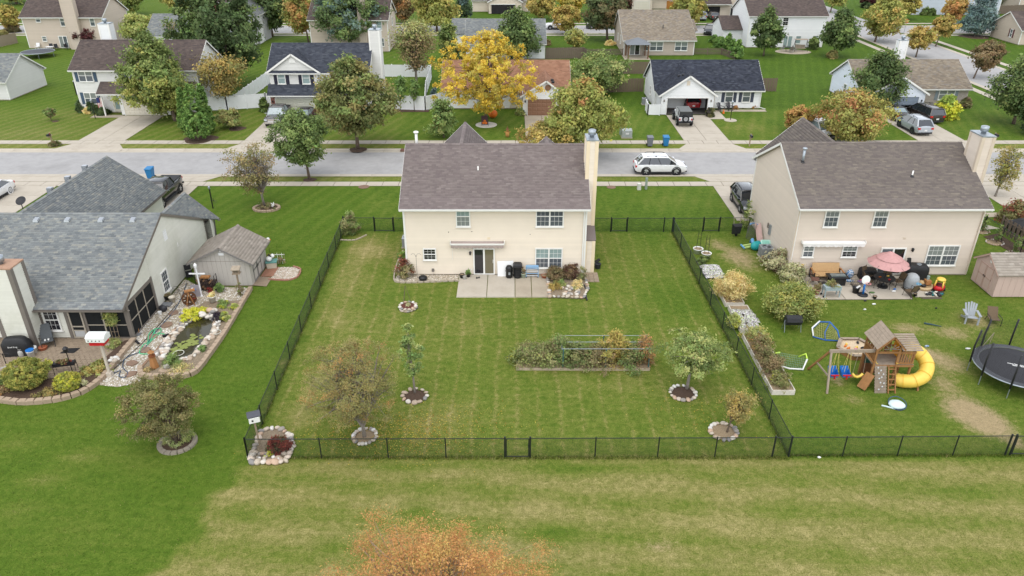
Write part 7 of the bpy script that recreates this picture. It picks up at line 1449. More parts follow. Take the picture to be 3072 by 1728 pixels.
c=T('c0',1245,540);th=thing('garden_spade','long-handled garden spade leaning on the screened porch','spade',(c.x+.1,c.y,0));Bar_('handle',CEDAR,th)((.4,-.9,.02),(0,.1,.95),.03);Box_('blade',GREYP,th)(.3,.55,-1.2,-.85,.01,.06)
Solo_('bar','splash_pipe',BLACKP,'black drain pipe end at the porch corner','pipe',loc=(-22.6,38.4,0))((0,0,.08),(.35,-.35,.06),.12,.1);c=T('c0',1505,635);Solo_('box','path_light',BLACKP,'small black fixture lying on the gravel path','fixture',loc=(c.x,c.y,.05),rz=.6)(-.2,.2,-.08,.08,0,.1)
# left patio things
th=thing('grill','barbecue grill under a black cover on the left patio','grill',(-28.75,37.0,.05),.12);b=MB();n=12;prof=[(1.0,0),(1.0,.55),(.98,.75),(.72,1.05),(.55,1.12),(.02,1.13)]
V=[];F=[]
for r,z in prof:
 for j in range(16):
  t=2*pi*j/16;sx,sy=.8*math.copysign(abs(cos(t))**.5,cos(t)),.36*math.copysign(abs(sin(t))**.5,sin(t));w=1+.03*sin(5*t)*(1 if z<.6 else 0);V.append((sx*r*w,sy*r*w,z))
for i in range(len(prof)-1):
 for j in range(16):F.append((i*16+j,i*16+(j+1)%16,(i+1)*16+(j+1)%16,(i+1)*16+j))
b.add(V,F+[tuple(range(80,96))]);cov=b.build('cover',TARP,th,True);text('Broil King',.13,WHITEP,cov,(-.05,-.375,.66),(rad(88),0,0))
def bucket(label,t,x,y,r,h,m_,lid=None,z=.05):
 c=T(t,x,y);th=thing('bucket',label,'bucket',(c.x,c.y,z),0,'buckets');Lathe_('pail',m_,th,True)([(r*.86,0),(r,h*.85),(r*1.06,h*.85),(r*1.06,h*.9),(r,h*.9),(r,h),(r*.92,h),(r*.85,h*.3),(.01,h*.3)],18)
 if lid:Lathe_('lid',lid,th)([(r*1.1,h),(r*1.1,h+.05),(r*.9,h+.06),(.01,h+.05)],18)
 Ring_('handle',GALV,th)((0,0,h*.8),r*1.06,.008,16,4,tilt=MR_(rad(25),3,'X'));return th
bucket('white bucket with blue lid before the covered grill','c0',290,820,.2,.42,WHITEP,BLUEP);bucket('open white bucket behind the blue-lidded one','c0',315,785,.19,.4,WHITEP)
c=T('c0',202,815);th=thing('gas_bottle','grey gas bottle beside the covered grill','gas bottle',(c.x,c.y,.05));Lathe_('bottle',mat('gas_grey',S(190,188,180,.75),.5,.12,6),th,True)([(.13,0),(.15,.04),(.16,.1),(.16,.28),(.13,.36),(.04,.4),(.03,.44)],16);Ring_('collar',MATS['gas_grey'],th)((0,0,.47),.1,.015,14,5,a0=.5,a1=5.8)
c=T('c0',393,755);th=thing('terracotta_dishes','stack of terracotta saucers on the left patio','saucers',(c.x,c.y,.055))
for i in range(3):Lathe_('saucer',TERRA,th)([(.2,0),(.25,.07),(.23,.07),(.2,.02),(.01,.02)],18,(0.01*i,0,i*.05))
c=T('c0',445,720);th=thing('lounge_chair','grey sling patio chair with white shoes on it on the left patio','chair',(c.x,c.y,.05),.55);FAB=mat('sling_grey',S(98,102,104,.75),.8,.12,10);Bar_('seat',FAB,th)((0,-.35,.42),(0,.25,.34),.62,.04);Bar_('backrest',FAB,th)((0,.25,.34),(0,.75,1.1),.62,.04)
for s in(-1,1):Tube_('arm',BLACKM,th)([(s*.34,-.4,0),(s*.34,-.1,.62),(s*.34,.45,.64)],.018,5);Tube_('leg',BLACKM,th)([(s*.33,.4,0),(s*.33,-.3,.42)],.018,5)
for s in(-1,1):Blob_('shoe',WHITEP,th,True)((s*.09,-.1,.45),.05,.13,.045,3)
c=T('c0',335,715);pot('mossy pot of straggly plants beside the grill chair',c.x,c.y,.2,.5,mat('mossy_pot',S(120,128,108,.7),.85,.2,6),'weed',.5,z=.05,pr=1.2,n=20)
flatbed('door_mat','black rubber mat on the left patio','mat',[(-26.42,37.0),(-25.6,37.05),(-25.5,37.6),(-26.25,37.55)],.07,BLACKP)
c=T('c0',660,960);th=thing('lantern_post','black lantern on a post beside the flower trough','lantern',(c.x,c.y,.1));Tube_('post',BLACKM,th)([(0,0,0),(0,0,1.25)],.025,6);Lathe_('lantern',BLACKM,th)([(.07,1.25),(.12,1.3),(.13,1.48),(.16,1.5),(.05,1.62)],8)
c=(T('c0',500,975)+T('c0',710,935))/2;th=thing('flower_trough','black iron plant stand holding a trough of flowers on the left patio','planter',(c.x,c.y,.05),.25);Box_('trough',BLACKP,th)(-.55,.55,-.14,.14,.42,.62)
for s in(-1,1):Tube_('leg',BLACKM,th)([(s*.55,-.22,0),(s*.55,-.16,.65),(s*.55,.16,.65),(s*.55,.22,0)],.014,5)
plant('','','',(0,0,0),.8,.5,.12,.6,'dome',26,30,.06,'weed','redmum',.3,seed=9,parent=th,part='flowers',cr=.1)
c=T('c0',60,1005);pot('large grey planter at the left edge of the patio',c.x,c.y,.42,.45,GREYPOT,None,z=.05);c=T('c0',100,1000);th=thing('shepherd_hook','black shepherd hook behind the big round bush','garden hook',(c.x,c.y,.05));Tube_('pole',BLACKM,th)([(0,0,0),(0,0,1.5)],.022,5);b=MB();b.ring((.2,0,1.35),.18,.012,12,4,tilt=MR_(rad(90),3,'X'),a0=0,a1=3.14);b.ring((-.2,0,1.35),.18,.012,12,4,tilt=MR_(rad(90),3,'X'),a0=0,a1=3.14);b.build('hook',BLACKM,th)
pl('large round golden-green bush in the left patio bed','c0',265,1085,1.05,1.5,'box','round_bush',n=600,per=40,leaf=.05,shape='round',cat='bush',shell=.12,lump=.03,cr=.13);pl('smaller round lime-green bush in the left patio bed','c0',635,1120,.62,.95,'box','round_bush',pal2='lime',mix=.3,n=330,per=40,leaf=.042,shape='round',cat='bush',shell=.12,lump=.03,cr=.1)
pl('dark green juniper at the left edge of the bed','c0',20,1090,.6,.5,'deep',cat='bush',n=40);pl('rust coloured low shrub at the left edge of the bed','c0',65,1135,.5,.28,'brown',pal2='orange',mix=.3,n=50,cat='bush');pl('yellowing ground cover by the patio corner post','c0',860,960,.85,.3,'fern',pal2='gold',mix=.4,n=60,per=50,leaf=.06,cr=.2,name='ground_cover');pl('low yellow-green ground cover between the round bushes','c0',450,1160,.6,.2,'olive',pal2='gold',mix=.3,n=30,name='ground_cover');pl('ground cover beside the porch corner','c0',1030,720,.5,.3,'fern',pal2='brown',mix=.3,n=40,name='ground_cover');pl('spiky pale iris right of the small round bush','c0',760,1090,.25,.35,'pale',n=12,per=24,leaf=.05,elong=6);pl('lime flowering plant behind the big round bush','c0',430,930,.4,.5,'fern',pal2='lime',mix=.4,n=20,per=20,leaf=.07)
c=T('c0',1055,655);th=thing('trellis_vine','climbing vine on a trellis before the screened porch','vine',(c.x,c.y,.1));b=MB()
for s in(-1,0,1):b.bar((s*.2,0,0),(s*.24,.05,1.7),.025)
for z in(.4,.8,1.2,1.6):b.bar((-.24,.02,z),(.24,.02,z),.02)
b.build('trellis',WOODG,th);plant('','','',(.05,-.05,0),2.0,.42,.22,.85,'round',40,44,.075,'fern','maple',.4,seed=12,parent=th,part='vine',cr=.2)
rock_ring('pale flat stones piled on the patio block wall',(-22.7,36.0),.22,.18,5,.34,BLOCK,'stone_pile','stone piles')
bpy.data.objects['stone_pile'].location.z=.24
# shed
SHEDW=mat('shed_grey',S(180,174,166,.95),.75,.07,3,stretch=(6,6,.4));SHEDD=mat('shed_dark_trim',S(132,128,124,.78),.7,.08,4)
hs_=House('garden_shed','grey wooden garden shed with taupe shingle roof and double doors',(-19.55,47.2),SHEDW,SH['shed'],'shed',trim=SHEDD);x0,x1,y0,y1,ez,rz_=-21.55,-17.75,45.6,49.0,1.95,2.95;xm=-19.5
def panelwall(h,a,b,z0,z1,gable=None,step=.31,m_=None):
 a,b=Vector((*a,0)),Vector((*b,0));L_=(b-a).length;u=(b-a)/L_;n=Vector((u.y,-u.x,0));k=max(1,round(L_/step));w=L_/k
 for i in range(k):
  s0,s1=i*w+.006,(i+1)*w-.006
  zt=lambda q:z1 if not gable else(z1+(gable[1]-z1)*(q/gable[0]if q<gable[0]else(L_-q)/(L_-gable[0])))
  p=MB();p.tf=h.sid.tf;ss=[s0,s1]if not gable or not(s0<gable[0]<s1)else[s0,gable[0],s1]
  A=[a+u*q+Vector((0,0,z0))for q in ss];B_=[a+u*q+Vector((0,0,zt(q)))for q in ss];kk=len(ss)
  V=[v+n*.02 for v in A]+[v+n*.02 for v in B_]+A+B_;F=[(j,j+1,kk+j+1,kk+j)for j in range(kk-1)]+[(2*kk,0,kk,3*kk),(kk-1,3*kk-1,4*kk-1,2*kk-1)]
  p.add(V,F);p.build('board',m_ or h.wm,h.t)
 q=MB();q.tf=h.sid.tf;q.add([a+Vector((0,0,z0)),b+Vector((0,0,z0)),b+Vector((0,0,z1)),a+Vector((0,0,z1))],[(0,1,2,3)]);q.build('wall_backing',JOINT,h.t)
panelwall(hs_,(x0,y0),(x1,y0),.08,1.88);panelwall(hs_,(x0,y0-.006),(x1,y0-.006),1.9,1.95,(xm-x0,rz_));panelwall(hs_,(x1,y0),(x1,46.0),.08,ez);panelwall(hs_,(x1,47.75),(x1,y1),.08,ez);panelwall(hs_,(x0,y1),(x0,y0),.08,ez);panelwall(hs_,(x1,y1),(x0,y1),.08,ez,(x1-xm,rz_))
k=(rz_-ez)/(x1-xm);hs_.slope([(x1+.35,y0-.3,ez-k*.35),(x1+.35,y1+.3,ez-k*.35),(xm,y1+.3,rz_),(xm,y0-.3,rz_)],expo=.2,width=.33);k2=(rz_-ez)/(xm-x0);hs_.slope([(x0-.3,y1+.3,ez-k2*.3),(x0-.3,y0-.3,ez-k2*.3),(xm,y0-.3,rz_),(xm,y1+.3,rz_)],expo=.2,width=.33);hs_.ridge((xm,y0-.3,rz_),(xm,y1+.3,rz_))
for xx,kk,o_ in((x1+.35,k,.35),(x0-.3,k2,.3)):hs_.tbar((xx,y0-.3,ez-kk*o_-.03),(xm,y0-.3,rz_-.03),.03,.12);hs_.tbox(xx-.015,xx+.015,y0-.3,y1+.3,ez-kk*o_-.1,ez-kk*o_+.0)
for i,yy in enumerate((46.02,46.88)):
 d=Box_('door',SHEDW,hs_.t,tf=hs_.sid.tf)(x1+.005,x1+.035,yy,yy+.84,.12,1.85);p=MB();p.tf=hs_.sid.tf
 for a_,b_,c_,d_ in((0,.84,.12,.24),(0,.84,1.72,1.85),(0,.84,.92,1.02),(0,.1,.24,1.72),(.74,.84,.24,1.72)):p.box(x1+.036,x1+.055,yy+a_,yy+b_,c_,d_)
 p.build('door_frame',SHEDD,d);Box_('latch',BLACKM,d,tf=hs_.sid.tf)(x1+.056,x1+.08,yy+(.68 if i==0 else .1),yy+(.74 if i==0 else .16),.9,1.05)
Box_('gable_vent',VINYLW,hs_.t,tf=hs_.sid.tf)(xm-.18,xm+.18,y0-.06,y0-.03,2.35,2.55);Blob_('flood_light',VINYLW,hs_.t,tf=hs_.sid.tf)((xm,y0-.1,2.68),.05,.06,.06,2);Box_('base',WOODG,hs_.t,tf=hs_.sid.tf)(x0,x1,y0,y1,-.02,.08);hs_.sid.box(x0+.05,x0+.06,y0+.1,y0+.11,.1,.12);hs_.done()
th=thing('ramp','weathered plank ramp in front of the shed doors','ramp',(-17.3,46.2,0))
for i in range(7):Bar_('plank',WOODG,th)((-.42+i*.14,-.65,.1-i*.012),(-.42+i*.14,.65,.1-i*.012),.13,.04)
th=thing('brick_pad','reddish brick pad beside the shed doors','brick pad',(-17.25,47.75,0))
for i in range(4):
 for j in range(9):Box_('brick',mat('pad_brick',S(170,124,100,.72),.9,.15,7),th)(-.4+i*.22,-.4+i*.22+.21,-.75+j*.17,-.75+j*.17+.16,0,.06)
c=QQ(560,640,5.574,1420,930);th=thing('deck_box','beige storage box with green lid beside the shed','storage box',(c.x,c.y+.2,.06),.2);Taper_('box',mat('box_beige',S(206,196,174,.8),.6,.06,5),th)(-.32,.32,-.25,.25,0,.42,1.1);Box_('lid',mat('lid_green',S(96,146,138,.8),.5,.06,5),th,bevel=.03)(-.4,.4,-.33,.33,.42,.52)
th2=thing('snowman','white snowman ornament with dark band lying on the green box lid','ornament',(c.x,c.y+.2,.58));Blob_('body',WHITEP,th2,True)((-.1,-.1,.18),.2,.2,.2,3,12,8,.02);Blob_('head',WHITEP,th2,True)((.1,.1,.32),.15,.15,.15,4,12,8,.02);Tube_('hat',BLACKP,th2)([(-.08,-.05,.36),(-.02,.0,.42)],.14,10)
gb_=[(-16.85,46.6),(-15.6,46.5),(-15.1,47.0),(-15.2,48.1),(-15.7,48.5),(-16.85,48.5)];flatbed('gravel_bed','pebble bed with pink edging right of the shed','gravel bed',gb_,.04,MATS['gravel_bed']);pebbles('bed_gravel','pale pebbles filling the small bed right of the shed',gb_,900,.03,.06,[S(*c_,.75)for c_ in((226,220,208),(206,186,168),(180,160,140))],.04,6)
edging('pink edging stones round the pebble bed by the shed',[(-16.85,46.55),(-15.6,46.45),(-15.05,47.0),(-15.15,48.15),(-15.7,48.55)],.3,.3,.1,.1,mat('pink_edge',S(176,126,108,.72),.9,.15,8))
c=QQ(560,640,5.574,1575,850);th=thing('twig_trellis','white and twig garden trellis on the pebble bed','trellis',(c.x,c.y,.05));b=MB()
for i in range(5):Bar_('upright',WHITEP if i%2 else WOODG,th)((-.3+i*.15,0,0),(-.34+i*.17,0,.85),.022)
for z in(.3,.72):Bar_('crosspiece',WHITEP,th)((-.36,0,z),(.36,0,z),.03)
plant('','','',(0,0,0),.5,.28,.14,0,'dome',14,22,.05,'brown',seed=4,parent=th,part='twigs')
c=QQ(560,640,5.574,1395,690);th=thing('hanging_lantern','orange and white lantern on a garden hook behind the shed','lantern',(c.x,c.y,0));Tube_('hook',BLACKM,th)([(0,0,0),(0,0,1.35)],.012,5);Blob_('globe',WHITEP,th,True)((.04,0,1.25),.12,.12,.14,1,10,6,.03);Ring_('band',MATS['pumpkin_orange'],th)((.06,0,1.2),.13,.03,12,5)
pl('bushy plant between the ranch wall and the shed','b0',1885,880,.5,1.0,'fern',pal2='dark',mix=.4,n=40,leaf=.07,cat='bush',shape='egg');pl('yellow-green plant behind the deck box','b1',105,1040,.35,.5,'ygreen',n=20)
c=T('b0',1930,560);th=thing('sign_post','black post with a dark flower spinner on the left front lawn','post',(c.x,c.y,0));Bar_('post',BLACKM,th)((0,0,0),(0,0,1.75),.08);Lathe_('lantern',GALV,th)([(.06,1.75),(.1,1.8),(.1,1.95),(.02,2.05)],8)
for k_ in range(10):b=MB();t=k_*.628;b.bar((.2,-.08,.75),(.2+.32*cos(t),-.1,.75+.32*sin(t)),.03,.01);b.build('spinner_blade',BLACKM,th)
# round bed of the redbud, crab apple ring
def blockring(label,c,r,n,m_,fill=MULCH,h=.16,ry=None):
 ry=ry or r;th=thing('tree_ring',label,'tree ring',(c[0],c[1],0),0,'edged tree rings');o=Lathe_('mulch',fill,th)([(1,0),(.9,h*.8),(.01,h*.85)],24);o.scale=(r*.95,ry*.95,1);b=MB();w=2*pi*r/n*.97;b.add([(-w/2,-.11,0),(w/2,-.11,0),(w*.42,.11,0),(-w*.42,.11,0),(-w/2,-.11,h),(w/2,-.11,h),(w*.42,.11,h),(-w*.42,.11,h)],[(0,3,2,1),(4,5,6,7),(0,1,5,4),(1,2,6,5),(2,3,7,6),(3,0,4,7)]);me=b.mesh('block',m_)
 for k_ in range(n):t=2*pi*k_/n;link('block',me,th,(r*cos(t),ry*sin(t),0),t+pi/2)
 return th
c=G(800,626);blockring('wall block ring under the thin redbud on the left front lawn',(c.x,c.y),1.05,16,BLOCK,ry=.8);plant('ground_cover','green ground cover in the redbud ring','plant',(c.x,c.y,.1),.3,.8,n=30,per=34,leaf=.06,pal='weed',seed=2,cr=.2)
c=T('b1',155,565);th=thing('garden_goose','white goose ornament on the redbud ring','ornament',(c.x,c.y,.15));b=MB();b.blob((0,0,.18),.1,.2,.15,3);b.tube([(0,-.14,.2),(0,-.18,.4),(0,-.22,.46)],.045,6);b.build('body',WHITEP,th,True);Blob_('wing',WHITEP,th,True)((.1,.05,.3),.04,.1,.18,2)
c=G(533,1330);blockring('grey concrete ring under the bronze crab apple',(c.x,c.y),.82,18,mat('ring_concrete',S(160,150,134,.72),.9,.15,8),MULCH,.12,ry=.78)
for i,(dx,dy)in enumerate(((-.4,-.2),(.1,-.35),(.45,-.1),(.55,.3),(.2,.45))):plant('iris','pale green strappy iris clump in the crab apple ring','plant',(c.x+dx,c.y+dy,.1),.38,.2,n=6,per=12,leaf=.035,pal='pale',pal2='fern',mix=.6,seed=30+i,elong=11,cr=.16,group='iris clumps in the crab apple ring',up=-.4)
# ------------------------------------------------------------------ middle lot
pc=tag(thing('patio_slab','','',(-.65,45.6,0)),kind='structure');
for k_ in('label','category'):
 if k_ in pc:del pc[k_]
for i,(xa,xb)in enumerate(((-3.72,-1.7),(-1.69,.2),(.21,1.32),(1.33,2.45))):slabs(pc,xa+.65,xb+.65,43.95-45.6,47.27-45.6,1,1,.07,.008,CONC2 if i>1 else CONC,.08)
gvl=[(-8.1,47.2),(-8.15,46.6),(-7.9,46.2),(-6.5,46.15),(-3.75,46.4),(-3.75,47.28),(-7.3,47.28),(-7.4,50.5),(-8.0,51.6),(-8.3,50)]
flatbed('gravel_bed','pale gravel bed along the cream house wall','gravel bed',gvl,.03,MATS['gravel_bed']);pebbles('wall_gravel','white pebbles along the cream house wall',gvl,1500,.03,.07,[S(*c_,.75)for c_ in((222,212,196),(204,188,166),(236,228,214),(180,164,140))],.03,9)
edging('pale concrete edging around the gravel bed at the cream house corner',[(-3.8,46.35),(-6.5,46.1),(-7.9,46.15),(-8.25,46.8),(-8.35,49),(-8.2,51.4)],.42,.41,.1,.1,CONC2)
plant('autumn_shrub','red and green shrub at the left corner of the cream house','bush',(-7.55,47.0,.03),1.35,.62,.6,0,'egg',50,50,.07,'weed','redmum',.35,top=.9,seed=41,cr=.24);plant('green_shrub','bright green low shrub by the air conditioner of the cream house','bush',(-7.95,50.0,.03),.5,.5,.5,0,'dome',30,40,.07,'arbor','orange',.12,seed=42)
c=T('b1',1462,1200);th=thing('shepherd_hook','double shepherd hook in front of the cream house small window','garden hook',(c.x,c.y,0));Tube_('pole',GREYTRIM,th)([(0,0,0),(0,0,1.85)],.014,5)
for s in(-1,1):Tube_('hook',GREYTRIM,th)([(0,0,1.7),(s*.1,0,1.95),(s*.25,0,1.98),(s*.33,0,1.88)],.011,5)
c=T('b1',1513,1210);b=MB();b.lathe([(.2,0),(.3,.1),(.31,.2),(.27,.21),(.22,.1),(.01,.08)],16);th=thing('fire_bowl','black fire bowl on the gravel by the cream house','fire bowl',(c.x,c.y,.04));b.build('bowl',BLACKM,th);Lathe_('lid',BLACKM,th)([(.28,.2),(.2,.3),(.03,.34)],16)
pot('black pot left of the sliding door',-3.49,46.75,.17,.3,BLACKP,z=.06);pot('small black pot with green plant left of the sliding door',-3.05,46.9,.15,.25,BLACKP,'green',.3,z=.06,pr=1.0,n=10);Solo_('lathe','watering_can',GREYPOT,'grey-blue watering can between the pots at the sliding door','watering can',loc=(-3.3,46.55,.07))([(.1,0),(.13,.22),(.11,.22),(.01,.1)],12)
for i,x in enumerate((-2.45,-2.3)):Solo_('blob','shoe',BLACKP,('left' if i==0 else 'right')+' black shoe on the patio below the sliding door','shoe','black shoes',loc=(x,46.65+.06*i,.075),smooth=True)((0,0,.04),.06,.13,.05,3+i)
b=MB();b.add([(-.55,-.25,0),(.5,-.25,0),(.55,.0,1.1),(-.58,.0,1.05),(-.55,-.22,0),(.5,-.22,0),(.55,.03,1.1),(-.58,.03,1.05)],[(0,1,2,3),(7,6,5,4),(3,2,6,7),(0,3,7,4),(1,5,6,2)]);solo(b,'leaning_board',mat('white_board',S(240,240,238,.85),.6,.03,3),'white board leaning against the cream house wall','board',loc=(-.45,47.2,.07))
c=QQ(1330,690,5.367,1060,790);th=thing('smoker','black bullet smoker in front of the white board','smoker',(c.x,c.y+.15,.07));Lathe_('barrel',BLACKM,th,True)([(.2,0),(.24,.06),(.24,.62),(.26,.64),(.26,.68)],18);Lathe_('lid',BLACKM,th,True)([(.26,.68),(.25,.76),(.17,.88),(.04,.92)],18);Box_('label_plate',GALV,th)(-.05,.08,-.255,-.235,.3,.5)
for s in(-1,1):Ring_('handle',BLACKM,th)((s*.26,0,.5),.05,.012,8,4,tilt=MR_(rad(90),3,'Y'))
c=QQ(1330,690,5.367,1195,795);th=thing('refuse_can','tall black refuse can with straps beside the smoker','bin',(c.x,c.y+.2,.07));Lathe_('can',BLACKP,th,True)([(.24,0),(.25,.04),(.29,.85),(.3,.86)],16);b=MB();b.box(-.32,.32,-.34,.3,.87,.98);b.taper(-.3,.3,-.28,.28,.98,1.1,.75);b.build('lid',BLACKP,th,bevel=.03)
for z in(.2,.4,.6):Ring_('strap',CLAD,th)((0,0,z),.275+z*.03,.014,18,5)
c=QQ(1330,690,5.367,1290,795);pot('pale green pot with dry stems right of the refuse can',c.x,c.y+.15,.18,.35,mat('pale_green_pot',S(190,206,186,.8),.6,.06,5),'brown',.5,z=.07,pr=.6,n=8)
c=QQ(1330,690,5.367,1430,790);th=thing('folding_cart','light blue folding wagon frame below the twin window','cart',(c.x,c.y+.2,.07));LB=mat('light_blue_metal',S(142,184,220,.8),.5,.06,5)
for s in(-1,1):b=MB();b.bar((s*.42,-.12,.03),(s*.42,.1,.85),.045);b.bar((s*.42,.14,.03),(s*.42,-.1,.85),.045);b.build('upright',LB,th)
for i,z in enumerate((.12,.3,.48,.66)):Bar_('slat',LB if i%2 else WHITEP,th)((-.42,-.06,z),(.42,-.06,z),.06,.03)
Box_('bag',LB,th)(-.42,.42,-.08,.14,.74,.86);
for sx in(-1,1):Lathe_('wheel',TYRE,th)([(.05,-.02),(.05,.02)],8,(sx*.4,-.1,.05))
c=QQ(1330,690,5.367,1625,790);pot('terracotta trough at the patio edge',c.x,c.y+.1,.22,.2,TERRA,None,z=.07)
rb=[(2.5,43.95),(4.75,43.75),(5.2,45.3),(5.0,47.25),(2.5,47.25)];flatbed('rock_garden','small rock garden right of the patio','garden bed',rb,.1,MATS['pond_earth']);th=thing('rock_border','tan rocks around the small rock garden beside the patio','rocks',(3.7,45.2,.08));rocks(th,[(p.x-3.7,p.y-45.2,.04,RU(.2,.34))for p,a in path_pts(rb+[rb[0]],.3)if p.y<47]+[(RU(-.4,.9),RU(-1.2,.3),.05,RU(.2,.36))for _ in range(26)])
for x,y,h_,r,p1,l in((3.05,46.55,.85,.65,'purple','left bronze-red shrub under the twin window'),(4.1,46.75,.95,.62,'wine','right bronze-red shrub by the downspout')):plant('barberry_bush',l,'bush',(x,y,.1),h_,r,n=70,per=50,leaf=.06,pal=p1,pal2='brown',mix=.5,seed=int(x*100),group='bronze shrubs at the cream house',cr=.2)
for x,y,h_,r,p1,l in((2.95,45.0,.4,.5,'gold','mossy gold cushion plant in the rock garden'),(3.3,45.6,.3,.45,'fern','yellow-green ground plant in the rock garden'),(4.75,46.2,1.3,.35,'weed','tall straggly weed by the cream house downspout'),(4.4,45.0,.7,.35,'straw','straw coloured seed heads in the rock garden')):plant('garden_plant',l,'plant',(x,y,.1),h_,r,n=24,per=36,leaf=.05,pal=p1,pal2='green',mix=.25,seed=int(x*100+y),cr=.18)
tubepath('drain_pipe','black flexible drain pipe on the lawn edge beside the rock garden','pipe',[(4.95,45.6,.1),(5.0,44.9,.08),(4.93,44.2,.07),(4.95,43.5,.06)],.06,BLACKP);
th=thing('paver_pad','small paver pad at the foot of the chimney','paving',(5.55,46.9,0))
for i in range(3):
 for j in range(4):Box_('paver',PAVER,th)(-.5+i*.34,-.5+i*.34+.32,-.7+j*.36,-.7+j*.36+.34,0,.05)
b=MB();b.blob((0,0,.25),.25,.22,.25,5,10,7,.2);th=thing('black_planter','black planter with a lid tipped open beside the chimney','planter',(6.15,48.4,.02));Lathe_('tub',BLACKP,th)([(.2,0),(.24,.35),(.21,.35),(.01,.3)],12);Bar_('lid',BLACKP,th)((-.2,.1,.4),(.15,.15,.62),.34,.05)
# rings and raised bed
random.seed(21)
rock_ring('white rock ring around the olive and orange tree',(-7.28,29.46),.56,.6,20,.26);rock_ring('pale rock ring around the slender pear tree',(-5.2,32.85),.64,.62,12,.3,MULCH);rock_ring('round grey and white rock ring around the broad apple tree',(9.2,33.1),.68,.66,18,.26,MULCH);rock_ring('white rock ring around the small sparse tree',(10.55,29.85),.66,.66,18,.27,SOIL)
th=rock_ring('small raised stone ring with red mulch on the open lawn',(-6.75,42.5),.5,.5,14,.3,MULCHR,'planter_ring');Lathe_('mulch_mound',MULCHR,th)([(.48,0),(.45,.2),(.01,.22)],18);rocks(th,[(.52*cos(k_*.5),.52*sin(k_*.5),.2,.26)for k_ in range(13)]);plant('succulent','grey-green succulent in the small stone ring','plant',(-6.7,42.5,.2),.2,.2,n=8,per=20,leaf=.06,pal='pale',seed=3)
th=thing('plant_tripod','thin brown tripod of stakes over the small stone ring','tripod',(-6.9,42.9,0));
for k_ in range(3):b=MB();t=k_*2.09;b.tube([(.4*cos(t),.4*sin(t),0),(0,0,1.45)],.012,4);b.build('stake',BARK,th)
RBW=mat('raised_bed_wood',S(196,178,154,.75),.85,.18,6);th=thing('raised_bed','long raised garden bed with white boards and a pipe trellis in the middle lawn','raised bed',(.25,35.35,0));b=MB()
for a_,b_ in(((0,0),(7.5,-.05)),((7.5,-.05),(7.7,2.0)),((7.7,2.0),(.1,2.0)),((.1,2.0),(0,0))):Bar_('board',RBW,th)((*a_,.08),(*b_,.08),.05,.16)
b=MB();b.prism([(0,0),(7.5,-.05),(7.7,2.0),(.1,2.0)],0,.16);b.build('soil',SOIL,th)
GRNP=mat('green_stake',S(70,110,106,.75),.6,.1,6)
for x in(2.62,5.02,7.45):
 for y in(.08,1.5):Tube_('stake',GRNP,th)([(x,y,0),(x,y,1.35)],.035,6)
for a_,b_ in(((2.5,.08),(7.6,.08)),((2.5,1.5),(7.6,1.5)),((2.6,.8),(7.5,.8)),((2.55,0),(2.55,1.6)),((7.45,0),(7.45,1.6))):Tube_('pipe_rail',GALV,th)([(*a_,1.37),(*b_,1.37)],.014,6)
for i,(x,y,r,ry_,h_,p1,p2,mx_,l)in enumerate(((.6,.9,.75,.7,.95,'weed','fern',.3,'weedy green plants at the left end of the raised bed'),(1.5,.7,.95,.95,1.05,'weed','fern',.4,'pale weeds left of the pipe trellis'),(2.5,.9,.6,.6,1.5,'weed','green',.5,'tall weeds at the left trellis post'),(3.5,.7,.95,.95,1.15,'deep','weed',.5,'dark green tomato plants under the trellis'),(4.6,.6,.85,.9,1.0,'weed','brown',.4,'brown weeds in the middle of the raised bed'),(5.6,.8,.85,.85,1.85,'ygreen','gold',.4,'bright yellow-green vine climbing the trellis'),(6.6,.7,.85,.9,1.05,'weed','green',.4,'green weeds at the right of the raised bed'),(7.3,.8,.45,.6,1.5,'orange','brown',.6,'rusty vine at the right trellis post'))):
 plant('bed_plants',l,'plant',(.25+x,35.35+y,.14),h_,r,ry_,0,'dome',110,40,.065,p1,p2,mx_,seed=60+i,cr=.34,lump=.4)
plant('corn_stalk','bright green corn-like plant at the left end of the raised bed','plant',(.2,36.4,0),.75,.32,n=8,per=14,leaf=.06,pal='lime',pal2='green',mix=.6,seed=70,elong=8)
# corner bed with red mum, birdhouse
cb=[(-12.45,27.95),(-12.5,29.9),(-11.7,30.1),(-11.0,29.5),(-10.62,28.6),(-10.7,27.55),(-12.3,27.5)];flatbed('corner_bed','stony bed in the fence corner below the birdhouse','garden bed',cb,.06,MATS['pond_earth']);th=thing('rock_border','tan rocks around the fence corner bed','rocks',(-11.5,28.7,.04));rocks(th,[(p.x+11.5,p.y-28.7,.06,RU(.26,.42))for p,a in path_pts(cb+[cb[0]],.27)]+[(RU(-.9,.7),RU(-1.0,-.5),.05,RU(.15,.3))for _ in range(22)])
plant('chrysanthemum','dark red chrysanthemum in the fence corner bed','flower',(-11.25,28.5,.05),.62,.56,.52,0,'dome',80,50,.05,'redmum','dark',.3,seed=72,cr=.16,shell=.3);plant('yellow_flower','small yellow flower beside the red chrysanthemum','flower',(-11.55,27.95,.05),.3,.1,n=5,per=14,leaf=.05,pal='lime',seed=73)
th=thing('bird_house','white bird house with dark roof on a leaning post at the fence corner','bird house',(-12.15,28.5,0),.4);Bar_('post',WOODG,th)((0,0,0),(-.05,.05,1.75),.09);Box_('box',WHITEP,th,bevel=.02)(-.28,.22,-.2,.24,1.75,2.05);b=MB();b.bar((-.03,-.22,2.1),(-.03,.04,2.25),.6,.03);b.bar((-.03,.04,2.25),(-.03,.3,2.1),.6,.03);b.build('roof',mat('dark_roof',S(84,86,94,.75),.7,.1,6),th);Box_('entrance_hole',BLACKP,th)(-.16,-.08,-.21,-.195,1.85,1.95)
